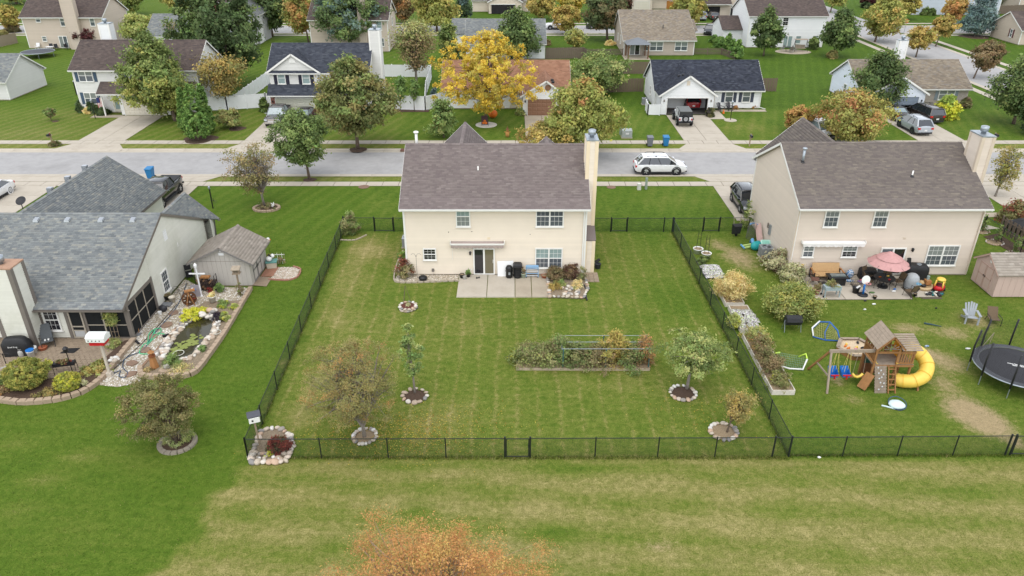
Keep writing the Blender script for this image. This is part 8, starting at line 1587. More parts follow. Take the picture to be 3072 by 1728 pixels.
plant('tall_grass','grey-green clump in the back left fence corner','plant',(-12.7,54.4,0),1.9,.62,n=40,per=36,leaf=.07,pal='weed',pal2='green',mix=.4,seed=74,shape='egg',elong=4,cr=.3);edging('pale stone edging of the back left fence corner',[(-13.2,53.3),(-12.2,53.3),(-11.5,54.2)],.3,.28,.12,.08,CONC2)
# fallen leaves on the lawn
rng=np.random.default_rng(77);n=2600;cen=[(-6.3,29.6,2.2,1.0,.6),(-4.2,30.2,2.2,1.2,.32),(9.5,31.5,1.6,1.2,.08)];P_=[]
for x,y,sx,sy,f in cen:k_=int(n*f);P_.append(np.stack([rng.normal(x,sx,k_),rng.normal(y,sy,k_)],1))
P_=np.concatenate(P_);n=len(P_);a=rng.uniform(0,6.28,n);s=rng.uniform(.014,.03,n);V=np.empty((n,4,3))
for j,(du,dv)in enumerate(((1.6,0),(0,.7),(-1.6,0),(0,-.7))):V[:,j,0]=P_[:,0]+(du*np.cos(a)-dv*np.sin(a))*s;V[:,j,1]=P_[:,1]+(du*np.sin(a)+dv*np.cos(a))*s;V[:,j,2]=.02+rng.uniform(0,.03,n)
cc=np.array([S(*c_,.8)for c_ in((214,190,84),(196,160,70),(222,204,110),(176,130,70))])[rng.integers(0,4,n)]
tag(link('fallen_leaves',npmesh('fallen_leaves',V.reshape(-1,3),np.arange(4*n).reshape(n,4),LEAF,np.repeat(cc,4,0))),'yellow fallen leaves scattered on the lawns','leaves',kind='stuff')
# ------------------------------------------------------------------ right lot
random.seed(31)
# raised beds along the fence
WB=mat('white_bed_board',S(222,214,200,.78),.85,.14,6)
def bedframe(label,x0,x1,y0,y1,sk=.3,h=.3,group='raised beds along the side fence'):
 th=thing('raised_bed',label,'raised bed',(x0,y0,0),0,group);w,d=x1-x0,y1-y0
 for a_,b_ in(((0,0),(w,0)),((w,0),(w+sk*0,d)),((w,d),(0,d)),((0,d),(0,0))):Bar_('board',WB,th)((*a_,h/2),(*b_,h/2),.05,h)
 Box_('soil',SOIL,th)(.03,w-.03,.03,d-.03,0,h*.8);return th
bedframe('long weedy raised bed with white boards nearest the fence corner',13.95,15.15,33.0,38.9);bedframe('raised bed frame under the lower heap of soil bags',14.0,15.2,39.4,42.4);bedframe('raised bed frame with the tall golden grass',13.9,15.1,42.7,44.9)
for i,(x,y,r,h_,p1,p2,mx_,l)in enumerate(((14.5,33.7,.6,.6,'weed','lime',.12,'low weeds at the near end of the long raised bed'),(14.5,34.8,.65,.95,'weed','brown',.5,'brownish weeds in the long raised bed'),(14.5,35.9,.65,.9,'brown','weed',.5,'dry brown stalks in the long raised bed'),(14.5,37.0,.65,.95,'weed','orange',.25,'reddish weeds in the long raised bed'),(14.55,38.1,.7,1.0,'fern','gold',.4,'golden-green weeds at the far end of the long raised bed'),(13.75,40.0,.35,.8,'fern','lime',.2,'vines on the side fence beside the soil bags'))):
 plant('bed_plants',l,'plant',(x,y,.2),h_,r,r,0,'dome',60,36,.06,p1,p2,mx_,seed=160+i,cr=.24,lump=.3)
plant('ornamental_grass','big golden ornamental grass in the raised bed by the side fence','grass clump',(14.6,43.8,.2),1.75,1.05,1.0,0,'egg',130,60,.035,'straw','gold',.3,seed=170,elong=7,cr=.4,up=-.1)
def bagmat(name,c1,c2,c3):
 m,N,L,P=_new(name);P.inputs['Roughness'].default_value=.4;tc=N.new('ShaderNodeTexCoord');oi=N.new('ShaderNodeObjectInfo');ad=N.new('ShaderNodeVectorMath');L.new(tc.outputs['Object'],ad.inputs[0]);cb=N.new('ShaderNodeCombineXYZ');L.new(oi.outputs['Random'],cb.inputs[0]);sc=N.new('ShaderNodeVectorMath');sc.operation='SCALE';sc.inputs['Scale'].default_value=9;L.new(cb.outputs[0],sc.inputs[0]);L.new(sc.outputs[0],ad.inputs[1])
 no=N.new('ShaderNodeTexNoise');no.inputs['Scale'].default_value=5.5;no.inputs['Detail'].default_value=2;no.inputs['Distortion'].default_value=1.5;L.new(ad.outputs[0],no.inputs['Vector']);cr=N.new('ShaderNodeValToRGB');cr.color_ramp.interpolation='CONSTANT';E=cr.color_ramp.elements;E[0].color=(*c1,1);E[1].position=.56;E[1].color=(*c3,1)
 e=E.new(.46);e.color=(*c2,1);e=E.new(.6);e.color=(*c1,1);L.new(no.outputs['Fac'],cr.inputs[0]);L.new(cr.outputs[0],P.inputs['Base Color']);MATS[name]=m;return m
BAGM=bagmat('soil_bag_print',S(222,218,216,.75),S(120,112,114,.7),S(168,190,96,.75));b=MB();b.tf=Matrix.Scale(1,4);n_=8;V=[];F=[]
for i in range(n_+1):
 for j in range(n_+1):
  u,v=i/n_*2-1,j/n_*2-1;e=(1-abs(u)**3)*(1-abs(v)**3);V.append((u*.36,v*.24,.02+.13*e**.5+.012*sin(7*u+3*v)*e));
for i in range(n_):
 for j in range(n_):a_=i*(n_+1)+j;F.append((a_,a_+n_+1,a_+n_+2,a_+1))
b.add(V,F);b.add([(-.36,-.24,.015),(.36,-.24,.015),(.36,.24,.015),(-.36,.24,.015)],[(3,2,1,0)]);bagme=b.mesh('soil_bag',BAGM,True)
def bags(cx,cy,nx,ny,w,d,where,z0,far):
 for l_ in range(2):
  for i in range(nx):
   for j in range(ny-l_):
    x,y=cx-w/2+w*(i+.5)/nx+RU(-.06,.06),cy-d/2+d*(j+.5+l_*.5)/ny+RU(-.05,.05)
    o=link('soil_bag',bagme,None,(x,y,z0+l_*.12),rot=(RU(-.08,.08),RU(-.08,.08),RU(-.25,.25)+(pi/2 if random.random()<.2 else 0)));tag(o,('upper ' if l_ else 'lower ')+'white and grey printed soil bag in the '+where,'soil bag','soil bags in the '+where)
bags(14.6,40.8,2,4,1.35,2.2,'heap on the raised bed',.24,0);bags(14.2,47.6,2,4,1.35,2.1,'heap behind the golden grass',.1,1)
for i,(x,y,l)in enumerate(((13.92,51.0,'white round tub with wire tower farther from the soil bags'),(14.35,50.2,'white round tub with wire tower nearer the soil bags'))):
 th=pot(l,x,y,.36,.38,WHITEP,None,name='planter_tub',group='white planter tubs',taper=.85);b=MB()
 for k in range(4):t=k*pi/2+.4;b.tube([(.2*cos(t),.2*sin(t),.3),(.14*cos(t),.14*sin(t),1.75)],.008,4)
 for z in(.7,1.1,1.5):b.ring((0,0,z),.19-.04*z*.8,.006,12,4)
 b.build('wire_tower',BLACKM,th)
plant('green_shrub','leafy green plant between the white tubs and the soil bags','plant',(13.9,49.2,0),.45,.5,n=24,per=36,leaf=.09,pal='deep',pal2='fern',mix=.3,seed=175)
# bushes near the tan house
def b2(label,x,y,r,h_,p1,p2,mx_,seed,n=90,per=60,leaf=.08,shape='egg',name='flowering_bush',cr=.36,ry=None):plant(name,label,'bush',(x,y,0),h_,r,ry or r*.9,0,shape,n,per,leaf,p1,p2,mx_,seed=seed,cr=cr)
b2('pale flowering bush beside the tan house air conditioner',19.0,48.2,.95,1.5,'pale','wine',.22,180);b2('pale cream bush at the tan house corner',19.35,46.3,.8,1.3,'pale','weed',.3,181);b2('big yellow-green bush behind the compost tumbler',17.75,41.6,1.55,2.1,'box','fern',.4,182,260,80,.075,'round','large_bush',.5);b2('brown seed-headed weeds under the white awning of the tan house',20.2,46.8,.3,1.1,'brown','straw',.5,183,20,30,.05,'egg','tall_weeds',.15)
plant('tall_weeds','thin leafy sapling at the left wall of the tan house','plant',(18.9,55.8,0),2.3,.4,n=30,per=20,leaf=.09,pal='deep',pal2='fern',mix=.5,seed=184,shape='egg',cr=.25)
# clutter at the left wall
th=thing('wheelbarrow','black wheelbarrow stood on end by the short fence','wheelbarrow',(17.6,54.2,0),.1);b=MB();b.add([(-.35,0,.15),(.35,0,.15),(.42,-.05,1.05),(-.42,-.05,1.05),(-.22,-.3,.3),(.22,-.3,.3),(.28,-.32,.9),(-.28,-.32,.9)],[(0,1,5,4),(1,2,6,5),(2,3,7,6),(3,0,4,7),(4,5,6,7)]);b.build('tray',BLACKP,th)
for s in(-1,1):Bar_('handle',FW3,th)((s*.15,.02,.1),(s*.3,.1,1.6),.035)
b=MB();b.tf=MT((0,-.05,.16))@MR_(rad(90),4,'Y');b.lathe([(.16,-.05),(.16,.05)],14);b.build('wheel',TYRE,th)
th=thing('wire_roll','rolled wire mesh fencing leaning beside the tan house wall','wire roll',(18.55,53.6,0),.2);b=MB()
for k in range(26):t=k*2*pi/26;b.tube([(.32*cos(t),.32*sin(t),.05),(.3*cos(t)+.1,.3*sin(t),1.25)],.006,3,cap=False)
for z in np.arange(.1,1.25,.09):b.ring((.1*z/1.25,0,z),.32,.006,18,3)
b.build('mesh',mat('wire_grey',S(118,116,110,.8),.6,.1,5),th)
th=thing('toy_slide','faded pink and blue toy slide leaning by the tan house wall','toy',(19.05,53.6,0),0);Bar_('chute',mat('faded_pink',S(206,176,166,.8),.55,.1,5),th)((0,-.9,.15),(0,.2,1.2),.36,.04)
for s in(-1,1):Bar_('rail',MATS['faded_pink'],th)((s*.2,-.9,.2),(s*.2,.2,1.25),.05,.12)
Ring_('blue_arch',mat('faded_blue',S(120,168,218,.8),.5,.08,5),th)((-.3,.1,1.15),.28,.05,10,5,a0=0,a1=3.1)
th=thing('toy_kitchen','teal and mint plastic play table tipped against the tan house wall','toy',(18.75,51.4,0),.5);Blob_('teal_cover',TEALP,th,True)((-.2,.3,.35),.5,.4,.35,4,12,7,.12);Bar_('mint_top',MINTP,th,bevel=.04)((.1,-.55,.12),(.45,.1,.75),.75,.1);Bar_('basin',mat('mint_dark',S(150,210,190,.8),.45,.06,5),th)((.06,-.5,.24),(.36,.02,.74),.5,.04)
th=thing('toy_gym','blue and lime toy frame lying beside the teal table','toy',(18.0,51.9,0),.2);Tube_('blue_roll',mat('faded_blue2',S(110,170,214,.8),.5,.08,5),th,True)([(.35,0,.15),(.4,.35,.5),(.45,.6,.15)],.13,8)
for y in(-.15,.2):Bar_('lime_bar',mat('lime_plastic',S(206,230,140,.8),.5,.06,5),th)((-.45,y,.12),(.25,y,.2),.09)
Bar_('blue_bar',MATS['faded_blue2'],th)((-.5,-.25,.12),(-.5,.35,.16),.09);Tube_('cream_tube',mat('cream_plastic',S(222,222,176,.8),.5,.06,5),th)([(.5,-.15,.12),(1.0,-.3,.16)],.11,8)
th=thing('hose_reel','small hose reel and tap on the tan house wall','hose reel',(19.3,50.9,.5));Lathe_('reel',GREYP,th)([(.16,-.05),(.16,.05)],12);tube_=MB();tube_.tube([(0,0,0),(.05,-.5,.0),(.1,-.7,-.2)],.018,5);tube_.build('hose',mat('brown_hose',S(100,60,60,.8),.5,.1,6),th)
# patio
rp=[(20.1,43.6),(25.0,43.65),(26.6,43.7),(26.9,44.5),(27.3,43.75),(28.6,43.75),(28.5,44.6),(28.9,45.4),(28.9,47.25),(20.2,47.25)];pp=flatbed('back_patio',None,None,rp,.02,JOINT,'structure')
for xa,xb,ya,yb_ in((20.15,22.1,43.65,45.4),(22.1,24.0,43.65,45.4),(24.0,26.55,43.7,45.4),(20.2,22.1,45.4,47.2),(22.1,24.0,45.4,47.2),(24.0,26.2,45.4,47.2),(26.2,28.8,45.4,47.2),(26.9,28.45,44.0,45.4)):slabs(pp,xa-20.1,xb-20.1,ya-43.6,yb_-43.6,1,1,.055,.012,CONC,.05)
PZ=.06
WICK=mat('tan_canvas',S(202,164,116,.74),.8,.12,8);th=thing('garden_sofa','long tan canvas garden sofa against the tan house wall','sofa',(21.85,46.55,PZ));Bar_('backrest',WICK,th,bevel=.02)((0,.28,.45),(0,.48,1.05),1.9,.06);Box_('seat',WICK,th,bevel=.03)(-.95,.95,-.35,.28,.36,.46)
for s in(-1,1):
 Bar_('armrest',CEDAR,th)((s*1.02,-.4,.66),(s*1.02,.4,.7),.1,.04);Box_('front_leg',BLACKM,th)(s*1.02-.04,s*1.02+.04,-.42,-.34,0,.68);Box_('back_leg',BLACKM,th)(s*1.02-.04,s*1.02+.04,.34,.42,0,.7)
th=thing('fire_table','black fire pit table with glass top before the garden sofa','table',(22.3,45.85,PZ));Box_('base',BLACKM,th)(-.5,.5,-.3,.3,0,.56);Box_('top',BLACKM,th)(-.68,.68,-.42,.42,.56,.62);Box_('glass_guard',glass('guard_glass',S(120,130,128,.6),.05),th)(-.5,.5,-.2,.2,.62,.7)
patio_chair('rusty metal chair left of the fire pit table',20.75,45.75,1.3,mat('rust_metal',S(120,84,72,.75),.7,.15,6),None,'chairs on the tan house patio',PZ);th=thing('side_table','small black slatted side table before the rusty chair','table',(21.0,45.1,PZ))
for i in range(5):Box_('slat',BLACKM,th)(-.24,.24,-.22+i*.09,-.22+i*.09+.08,.44,.47)
for sx in(-1,1):
 for sy in(-1,1):Bar_('leg',MATS['rust_metal'],th)((sx*.2,sy*.18,0),(sx*.2,sy*.18,.44),.03)
th=thing('planter_cart','grey wheeled planter trolley with dry herbs','planter',(21.25,44.1,PZ),.06);GB=mat('cart_grey',S(170,184,188,.78),.6,.08,5);Box_('box',GB,th)(-.55,.55,-.25,.25,.5,.76)
for sx in(-1,1):
 b=MB();b.bar((sx*.5,-.22,0),(sx*.5,-.2,.5),.07);b.bar((sx*.5,.22,0),(sx*.5,.2,.5),.07);b.build('leg',GB,th)
for s in(-1,1):b=MB();b.tf=MT((-.55,s*.2,.07))@MR_(rad(90),4,'X');b.lathe([(.07,-.02),(.07,.02)],12);b.build('wheel',TYRE,th)
Bar_('rail',GREYTRIM,th)((-.5,-.24,.36),(.5,-.24,.36),.02);plant('','','',(0,0,0),1.1,.5,.22,.72,'dome',24,34,.05,'fern','brown',.5,seed=190,parent=th,part='herbs',cr=.16)
pot('pink woven pot of dry stems at the left end of the patio',20.35,44.35,.26,.4,mat('woven_pink',S(196,150,128,.75),.85,.12,12),'brown',.5,z=PZ,pr=1.0);pot('black bucket with a white sheet in it on the patio',23.1,44.55,.24,.42,BLACKP,None,name='bucket',group='buckets',z=PZ,soil=False)
Solo_('bar','white_sheet',WHITEP,'white card sticking out of the black bucket','card',loc=(23.12,44.55,PZ+.36))((0,0,0),(.22,.02,.16),.18,.01)
th=thing('toy_basketball_hoop','blue and white toy basketball hoop with black base','toy',(23.45,44.2,PZ),.15);Lathe_('base',BLACKP,th,True)([(.34,0),(.33,.07),(.12,.11),(.01,.12)],18);Tube_('pole',BLUEP,th,True)([(0,0,.1),(.02,.06,.95)],.07,10);b=MB();b.tf=MT((.0,.05,1.12))@MR_(rad(80),4,'X');b.lathe([(.3,0),(.3,.04),(.01,.045)],18);b.build('backboard',WHITEP,th);Ring_('rim',mat('pink_plastic',S(226,150,150,.8),.5,.05,5),th)((.08,-.2,.95),.16,.02,14,5)
th=thing('backpack','blue and white swim bag against the tan house wall','bag',(23.55,46.75,PZ));Blob_('bag',bagmat('swim_bag',S(60,130,186,.75),S(226,232,236,.75),S(40,60,90,.7)),th,True)((0,0,.32),.28,.2,.34,5,12,8,.06);Ring_('strap',BLACKP,th)((0,-.12,.35),.16,.02,12,5,tilt=MR_(rad(80),3,'X'))
Solo_('blob','towel',MATS['swim_bag'],'crumpled blue and white towel before the swim bag','towel',loc=(23.35,46.25,PZ),smooth=True)((0,0,.06),.32,.2,.07,9,10,6,.3)
th=thing('purple_toy','purple and pink plastic toy tub near the swim bag','toy',(24.1,45.95,PZ),.3);Blob_('tub',mat('purple_plastic',S(140,116,176,.8),.5,.06,5),th,True)((0,0,.12),.34,.2,.13,3,12,7,.06);Blob_('cover',mat('pink_plastic2',S(216,120,130,.8),.5,.06,5),th,True)((-.05,.02,.22),.2,.12,.07,4)
th=thing('wire_crate','grey wire crate in front of the purple toy','crate',(23.55,45.6,PZ));b=MB()
for z in(.02,.18,.34):
 for a_,b_ in(((-.28,-.2),(.28,-.2)),((.28,-.2),(.28,.2)),((.28,.2),(-.28,.2)),((-.28,.2),(-.28,-.2))):b.bar((*a_,z),(*b_,z),.025)
for i in range(5):b.bar((-.28+i*.14,-.2,0),(-.28+i*.14,-.2,.36),.018);b.bar((-.28+i*.14,.2,0),(-.28+i*.14,.2,.36),.018)
b.build('frame',GREYTRIM,th);Box_('contents',FW3,th)(-.24,.24,-.16,.16,.02,.12)
# table, umbrella, chairs
th=thing('round_table','black round metal patio table under the pink umbrella','table',(25.3,45.4,PZ));Lathe_('top',BLACKM,th)([(.68,.66),(.7,.68),(.7,.71),(.01,.715)],28)
for k in range(4):b=MB();t=k*pi/2+.6;b.tube([(.52*cos(t),.52*sin(t),0),(.42*cos(t),.42*sin(t),.3),(.55*cos(t),.55*sin(t),.66)],.022,5);b.build('leg',BLACKM,th)
for k,(x,y,m_)in enumerate(((.15,-.35,REDP),(-.3,.05,mat('orange_toys',S(206,110,50,.8),.5,.3,8)),(.3,.2,YELP))):Solo_('blob','table_item',m_,('red cloth','orange leaves','yellow cup')[k]+' lying on the round patio table','item',loc=(25.3,45.4,PZ),smooth=True)((x,y,.74),.12,.08,.03,k,8,5,.3)
PINK=mat('umbrella_pink',S(200,152,148,.78),.85,.1,6);th=thing('patio_umbrella','dusty pink three-tier patio umbrella over the black table','umbrella',(25.3,45.4,PZ));Lathe_('base',BLACKM,th)([(.34,0),(.33,.1),(.12,.16),(.05,.3)],18);Tube_('pole',BLACKM,th)([(0,0,.1),(0,0,2.5)],.025,8)
def tier(r0,z0,r1,z1,nm):
 b=MB();n=10;V=[];F=[];m=40
 for i in range(5):
  f=i/4;r=r0+(r1-r0)*f
  for j in range(m):
   t=2*pi*j/m;seg=abs(cos(n*t/2));rr=r*(1-.045*f*(1-seg)*1.0)if r>.2 else r;zz=z0+(z1-z0)*(f**1.25)-.05*f*(1-seg)*(r/1.4);V.append((rr*cos(t),rr*sin(t),zz))
 for i in range(4):
  for j in range(m):F.append((i*m+j,i*m+(j+1)%m,(i+1)*m+(j+1)%m,(i+1)*m+j))
 b.add(V,F);return b.build(nm,PINK,th,True)
tier(.55,2.26,1.34,1.8,'canopy');tier(.28,2.48,.84,2.2,'canopy_tier');tier(.02,2.66,.4,2.43,'canopy_tier')
for k in range(10):b=MB();t=k*.628;b.tube([(.05*cos(t),.05*sin(t),2.3),(1.35*cos(t),1.35*sin(t),1.86)],.009,4);b.build('rib',BLACKM,th)
Blob_('finial',BLACKM,th)((0,0,2.68),.04,.04,.05,1)
SLB=mat('brown_sling',S(110,92,70,.75),.8,.12,20)
for x,y,r,l in((24.35,45.5,1.45,'brown sling chair left of the round patio table'),(24.6,46.3,.6,'brown sling chair behind the round table on the left'),(25.9,46.25,-.5,'brown sling chair behind the round table on the right'),(26.3,45.5,-1.4,'brown sling chair right of the round patio table'),(26.5,44.05,3.5,'brown sling chair facing away at the patio front edge')):patio_chair(l,x,y,r,BLACKM,SLB,'brown sling chairs on the tan house patio',PZ)
def covered(label,x,y,rz,prof,ax,ay,m_,name='covered_item',cat='cover',z=PZ,q=.5,wob=.04):
 b=MB();V=[];F=[];n=18
 for r,zz in prof:
  for j in range(n):t=2*pi*j/n;w=1+wob*sin(6*t)*(1 if zz<.5 else .2);V.append((ax*math.copysign(abs(cos(t))**q,cos(t))*r*w,ay*math.copysign(abs(sin(t))**q,sin(t))*r*w,zz))
 for i in range(len(prof)-1):
  for j in range(n):F.append((i*n+j,i*n+(j+1)%n,(i+1)*n+(j+1)%n,(i+1)*n+j))
 k=(len(prof)-1)*n;F.append(tuple(range(k,k+n)));b.add(V,F);th=thing(name,label,cat,(x,y,z),rz);o=b.build('cover',m_,th,True);md=o.modifiers.new('es','EDGE_SPLIT');md.split_angle=rad(40);return th
covered('black covered storage box left of the umbrella',24.75,46.75,0,[(1,0),(1.0,.6),(.96,.68),(.02,.7)],.55,.36,TARP,q=.35);tb=covered('large black covered barbecue with side chimney by the twin window',28.1,46.7,-.1,[(1.0,0),(.98,.7),(.95,.9),(.72,1.08),(.02,1.1)],.78,.38,TARP,'covered_barbecue',q=.4)
Bar_('chimney_cover',TARP,tb)((-.55,.1,.9),(-.62,.15,1.45),.2,.2);b=MB();b.ring((.05,-.05,1.105),.14,.02,14,4);b.box(-.12,.22,-.06,-.03,1.095,1.115);b.build('emblem',GALV,tb)
covered('round grey covered kettle grill right of the round table',27.15,45.35,0,[(.9,0),(.95,.35),(1.0,.6),(.85,.85),(.5,1.0),(.02,1.05)],.48,.45,mat('grey_cover',S(170,174,176,.78),.6,.1,6),'covered_grill',q=.9)
th=thing('sand_table','tan round toy sandbox with boxes right of the grey covered grill','toy',(28.0,45.35,PZ));Lathe_('tray',mat('tan_plastic',S(206,178,136,.78),.6,.08,5),th,True)([(.62,0),(.64,.22),(.56,.22),(.54,.1),(.01,.1)],20);Box_('box',CEDAR,th)(.15,.5,-.1,.3,.2,.5);Blob_('sack',mat('tan_sack',S(196,164,118,.75),.85,.15,8),th,True)((-.1,.1,.28),.22,.18,.2,5);Tube_('jar',GL_TEAL,th)([(.35,.2,.5),(.35,.2,.75)],.1,10);Blob_('dark_toys',BLACKP,th,True)((-.05,-.2,.22),.2,.12,.09,4)
th=thing('toy_car','red and yellow ride-in toy car on the lawn beside the patio','toy car',(28.85,44.9,.0),.9);o=Lathe_('body',REDP,th,True)([(.3,.16),(.4,.2),(.42,.4),(.36,.46)],18);o.scale=(1.15,.85,1);o=Lathe_('seat_well',mat('dark_red',(.1,.008,.01),.6),th,True)([(.31,.462),(.25,.36),(.01,.34)],16);o.scale=(1.05,.8,1)
for sx in(-1,1):
 for sy in(-1,1):Tube_('pillar',YELP,th,True)([(sx*.33,sy*.24,.42),(sx*.22,sy*.22,.86)],.045,8)
Blob_('roof',YELP,th,True)((0,0,.9),.32,.28,.1,2,14,8,.02)
for sx in(-1,1):
 for sy in(-1,1):b=MB();b.tf=MT((sx*.3,sy*.34,.1))@MR_(rad(90),4,'X');b.lathe([(.1,-.04),(.1,.04),(.05,.05)],12);b.build('wheel',BLACKP,th)
th=thing('tricycle','small white and blue tricycle beside the grey covered grill','tricycle',(27.15,44.6,PZ),.5);b=MB();b.bar((-.25,0,.2),(.2,0,.32),.07);b.bar((.2,0,.1),(.18,0,.55),.04);b.build('frame',WHITEP,th);Ring_('handlebar',mat('cyan_plastic',S(96,180,220,.8),.5),th)((.18,0,.58),.14,.025,12,5)
for x,y,r in((.22,0,.13),(-.25,.16,.1),(-.25,-.16,.1)):b=MB();b.tf=MT((x,y,r))@MR_(rad(90),4,'X');b.lathe([(r,-.03),(r,.03)],12);b.build('wheel',BLACKP,th)
TOYC=[((.03,.03,.035),'black'),((.03,.03,.035),'black'),(S(40,120,120,.7),'teal'),(S(220,214,200,.75),'white')]
for i in range(14):
 c_,nm=TOYC[i%4];x,y=27.75+(i%7)*.17+RU(-.06,.06),44.15+(i//7)*.28+RU(-.08,.08);b=MB();b.blob((0,0,.07),RU(.1,.22),RU(.06,.1),.08,i,8,5,.3)
 solo(b,'toy',mat('toy_'+nm,c_,.5,.2,8),nm+' toy part in the heap at the patio corner','toy','toys heaped at the patio corner',loc=(x,y,PZ),rz=random.random()*3,smooth=True)
for i,(x,y,r,m_,l)in enumerate(((24.05,43.75,.14,BLACKP,'small black pot at the front edge of the patio'),(26.9,44.1,.12,BLACKP,'small black pot at the gap in the patio'),(27.6,45.0,.13,BLACKP,'black ball-like pot before the toy sandbox'))):pot(l,x,y,r,.18,m_,None,z=PZ)
for i,(x,y,m_,l,w)in enumerate(((23.75,44.75,mat('lilac',S(196,188,206,.8),.5),'lilac toy pan on the patio',.2),(25.75,44.7,WHITEP,'white box lid on the patio floor',.16),(25.95,45.0,BLUEP,'blue toy on the patio floor',.12),(24.2,44.5,mat('leaf_green',S(90,120,70,.75),.8),'green leaf clump on the patio floor',.18))):Solo_('blob','patio_litter',m_,l,'toy',loc=(x,y,PZ),smooth=True)((0,0,.04),w,w*.6,.05,i,9,5,.2)
# lawn things
for i,(px,py,m_,l,w)in enumerate(((2595,904,BLACKP,'black cap on the lawn below the patio',.14),(2621,914,WHITEP,'white scrap on the lawn below the patio',.14),(2780,1040,MATS['swim_bag'],'small blue bottle on the lawn right of the playset',.16),(2903,1048,WHITEP,'white bottle on the lawn left of the trampoline',.14),(2594,930,WHITEP,'small white wrapper on the lawn',.1),(2457,1374,WHITEP,'white scrap beside the back fence',.1),(2808,926,BLACKP,'small dark toy on the lawn below the shed',.1))):c=G(px,py);Solo_('blob','lawn_litter',m_,l,'litter',loc=(c.x,c.y,0),smooth=True)((0,0,.05),w,w*.5,.05,i,8,5,.25)
c=G(2304+1490/3.018,880+290/3.018);Solo_('tube','toy_bat',mat('teal_dark',S(56,84,90,.8),.5),'dark green toy bat lying on the lawn','toy bat',loc=(c.x,c.y,0),smooth=True)([(-.45,.18,.05),(-.1,.05,.05),(.45,-.2,.04)],[.06,.05,.02],8)
th=thing('compost_tumbler','black drum composter on grey legs before the big bush','composter',(17.2,39.7,0));b=MB();b.tf=MT((0,0,.75))@MR_(rad(90),4,'Y');b.lathe([(.3,-.48),(.33,-.45),(.33,.45),(.3,.48)],8);b.build('drum',BLACKP,th);b=MB()
for r_ in range(2):
 for i in range(4):Bar_('vent_slot',CLAD,th)((-.34+i*.2,-.3+r_*.12,.93-r_*0+.03 if r_ else .72),(-.26+i*.2,-.26+r_*.12,1.02 if r_ else .82),.05,.03)
for s in(-1,1):Tube_('leg',GALV,th)([(s*.5,-.25,0),(s*.5,0,.75),(s*.5,.25,0)],.02,5)
def netmesh(th,pts_fn,nu,nv,m_,r=.006,name='net'):
 b=MB()
 for i in range(nu+1):b.tube([pts_fn(i/nu,j/8)for j in range(9)],r,3,cap=False)
 for j in range(nv+1):b.tube([pts_fn(i/8,j/nv)for i in range(9)],r,3,cap=False)
 o=b.build(name,m_,th);o['kind']='stuff';return o
GBL=mat('goal_blue',S(44,104,180,.8),.5,.06,5);NETY=mat('net_pale',S(214,206,140,.8),.7,.1,5)
th=thing('pop_up_goal','blue pop-up football goal collapsed on the lawn behind the playset','goal',(18.95,38.9,0),-.25);b=MB();b.tube([(-.65,-.2,.05),(-.72,.35,.3),(-.3,.75,.62),(.25,.62,.75),(.7,.2,.45),(.85,-.3,.05)],.045,6);b.tube([(-.65,-.2,.05),(0,-.42,.05),(.85,-.3,.05)],.04,6);b.build('frame',GBL,th,True);Tube_('white_sleeve',WHITEP,th,True)([(-.66,-.18,.1),(-.73,.36,.36),(-.3,.78,.66)],.05,6);Tube_('middle_strut',GBL,th,True)([(0,-.4,.06),(-.05,-.1,.4),(.25,.62,.72)],.03,6)
netmesh(th,lambda u,v:Vector((-.68+u*1.45,(-.25+v*1.0)*(1-.2*abs(u*2-1)),.08+.6*sin(pi*u)*v)),12,8,NETY)
th=thing('pop_up_goal','lime and white pop-up football goal beside the long raised bed','goal',(15.85,35.85,0),-.35);LIME=mat('goal_lime',S(206,240,90,.8),.5,.06,5);Tube_('frame',WHITEP,th,True)([(-.8,.3,.1),(-.75,-.3,.06),(0,-.45,.05),(.7,-.35,.1),(.85,.1,.55)],.05,6);b=MB();b.tube([(.85,.1,.55),(.75,.4,.7),(.4,.35,.45)],.05,6);b.tube([(-.8,.3,.1),(-.95,.5,.3),(-.6,.55,.4)],.05,6);b.build('lime_sleeve',LIME,th,True)
netmesh(th,lambda u,v:Vector((-.75+u*1.5,-.38+v*.75,.06+v*.42)),16,6,mat('net_blue',S(130,160,150,.8),.7,.1,5))
th=thing('collapsed_tent','pale blue crumpled play parachute lying on the lawn before the playset','toy',(20.15,31.95,0),-.2);Blob_('cloth',mat('pale_blue_cloth',S(216,234,236,.82),.6,.06,6),th,True)((0,0,.14),.45,.36,.16,6,16,8,.06);Ring_('hoop',mat('navy_band',S(60,84,120,.8),.6),th)((.04,.06,.18),.44,.02,20,5,tilt=MR_(rad(18),3,'X'));Tube_('tail',MATS['pale_blue_cloth'],th,True)([(-.1,-.3,.05),(-.4,-.2,.05),(-.75,-.12,.05)],.045,6)
adirondack('pale grey plastic slatted chair on the lawn near the trampoline',28.75,40.75,-.25,mat('pale_plastic',S(200,206,212,.5),.5,.05,5),scale=1.15)
th=thing('sling_chair','low brown sling chair on the lawn behind the trampoline','chair',(30.15,40.7,0),-.2);Bar_('seat',SLB,th)((0,-.35,.32),(0,.15,.3),.6,.03);Bar_('backrest',SLB,th)((0,.15,.3),(0,.55,.85),.6,.03)
for s in(-1,1):Tube_('arm',BLACKM,th)([(s*.33,-.45,0),(s*.33,-.4,.5),(s*.33,.25,.5)],.022,5);Tube_('leg',BLACKM,th)([(s*.33,.35,0),(s*.33,.1,.35)],.022,5)
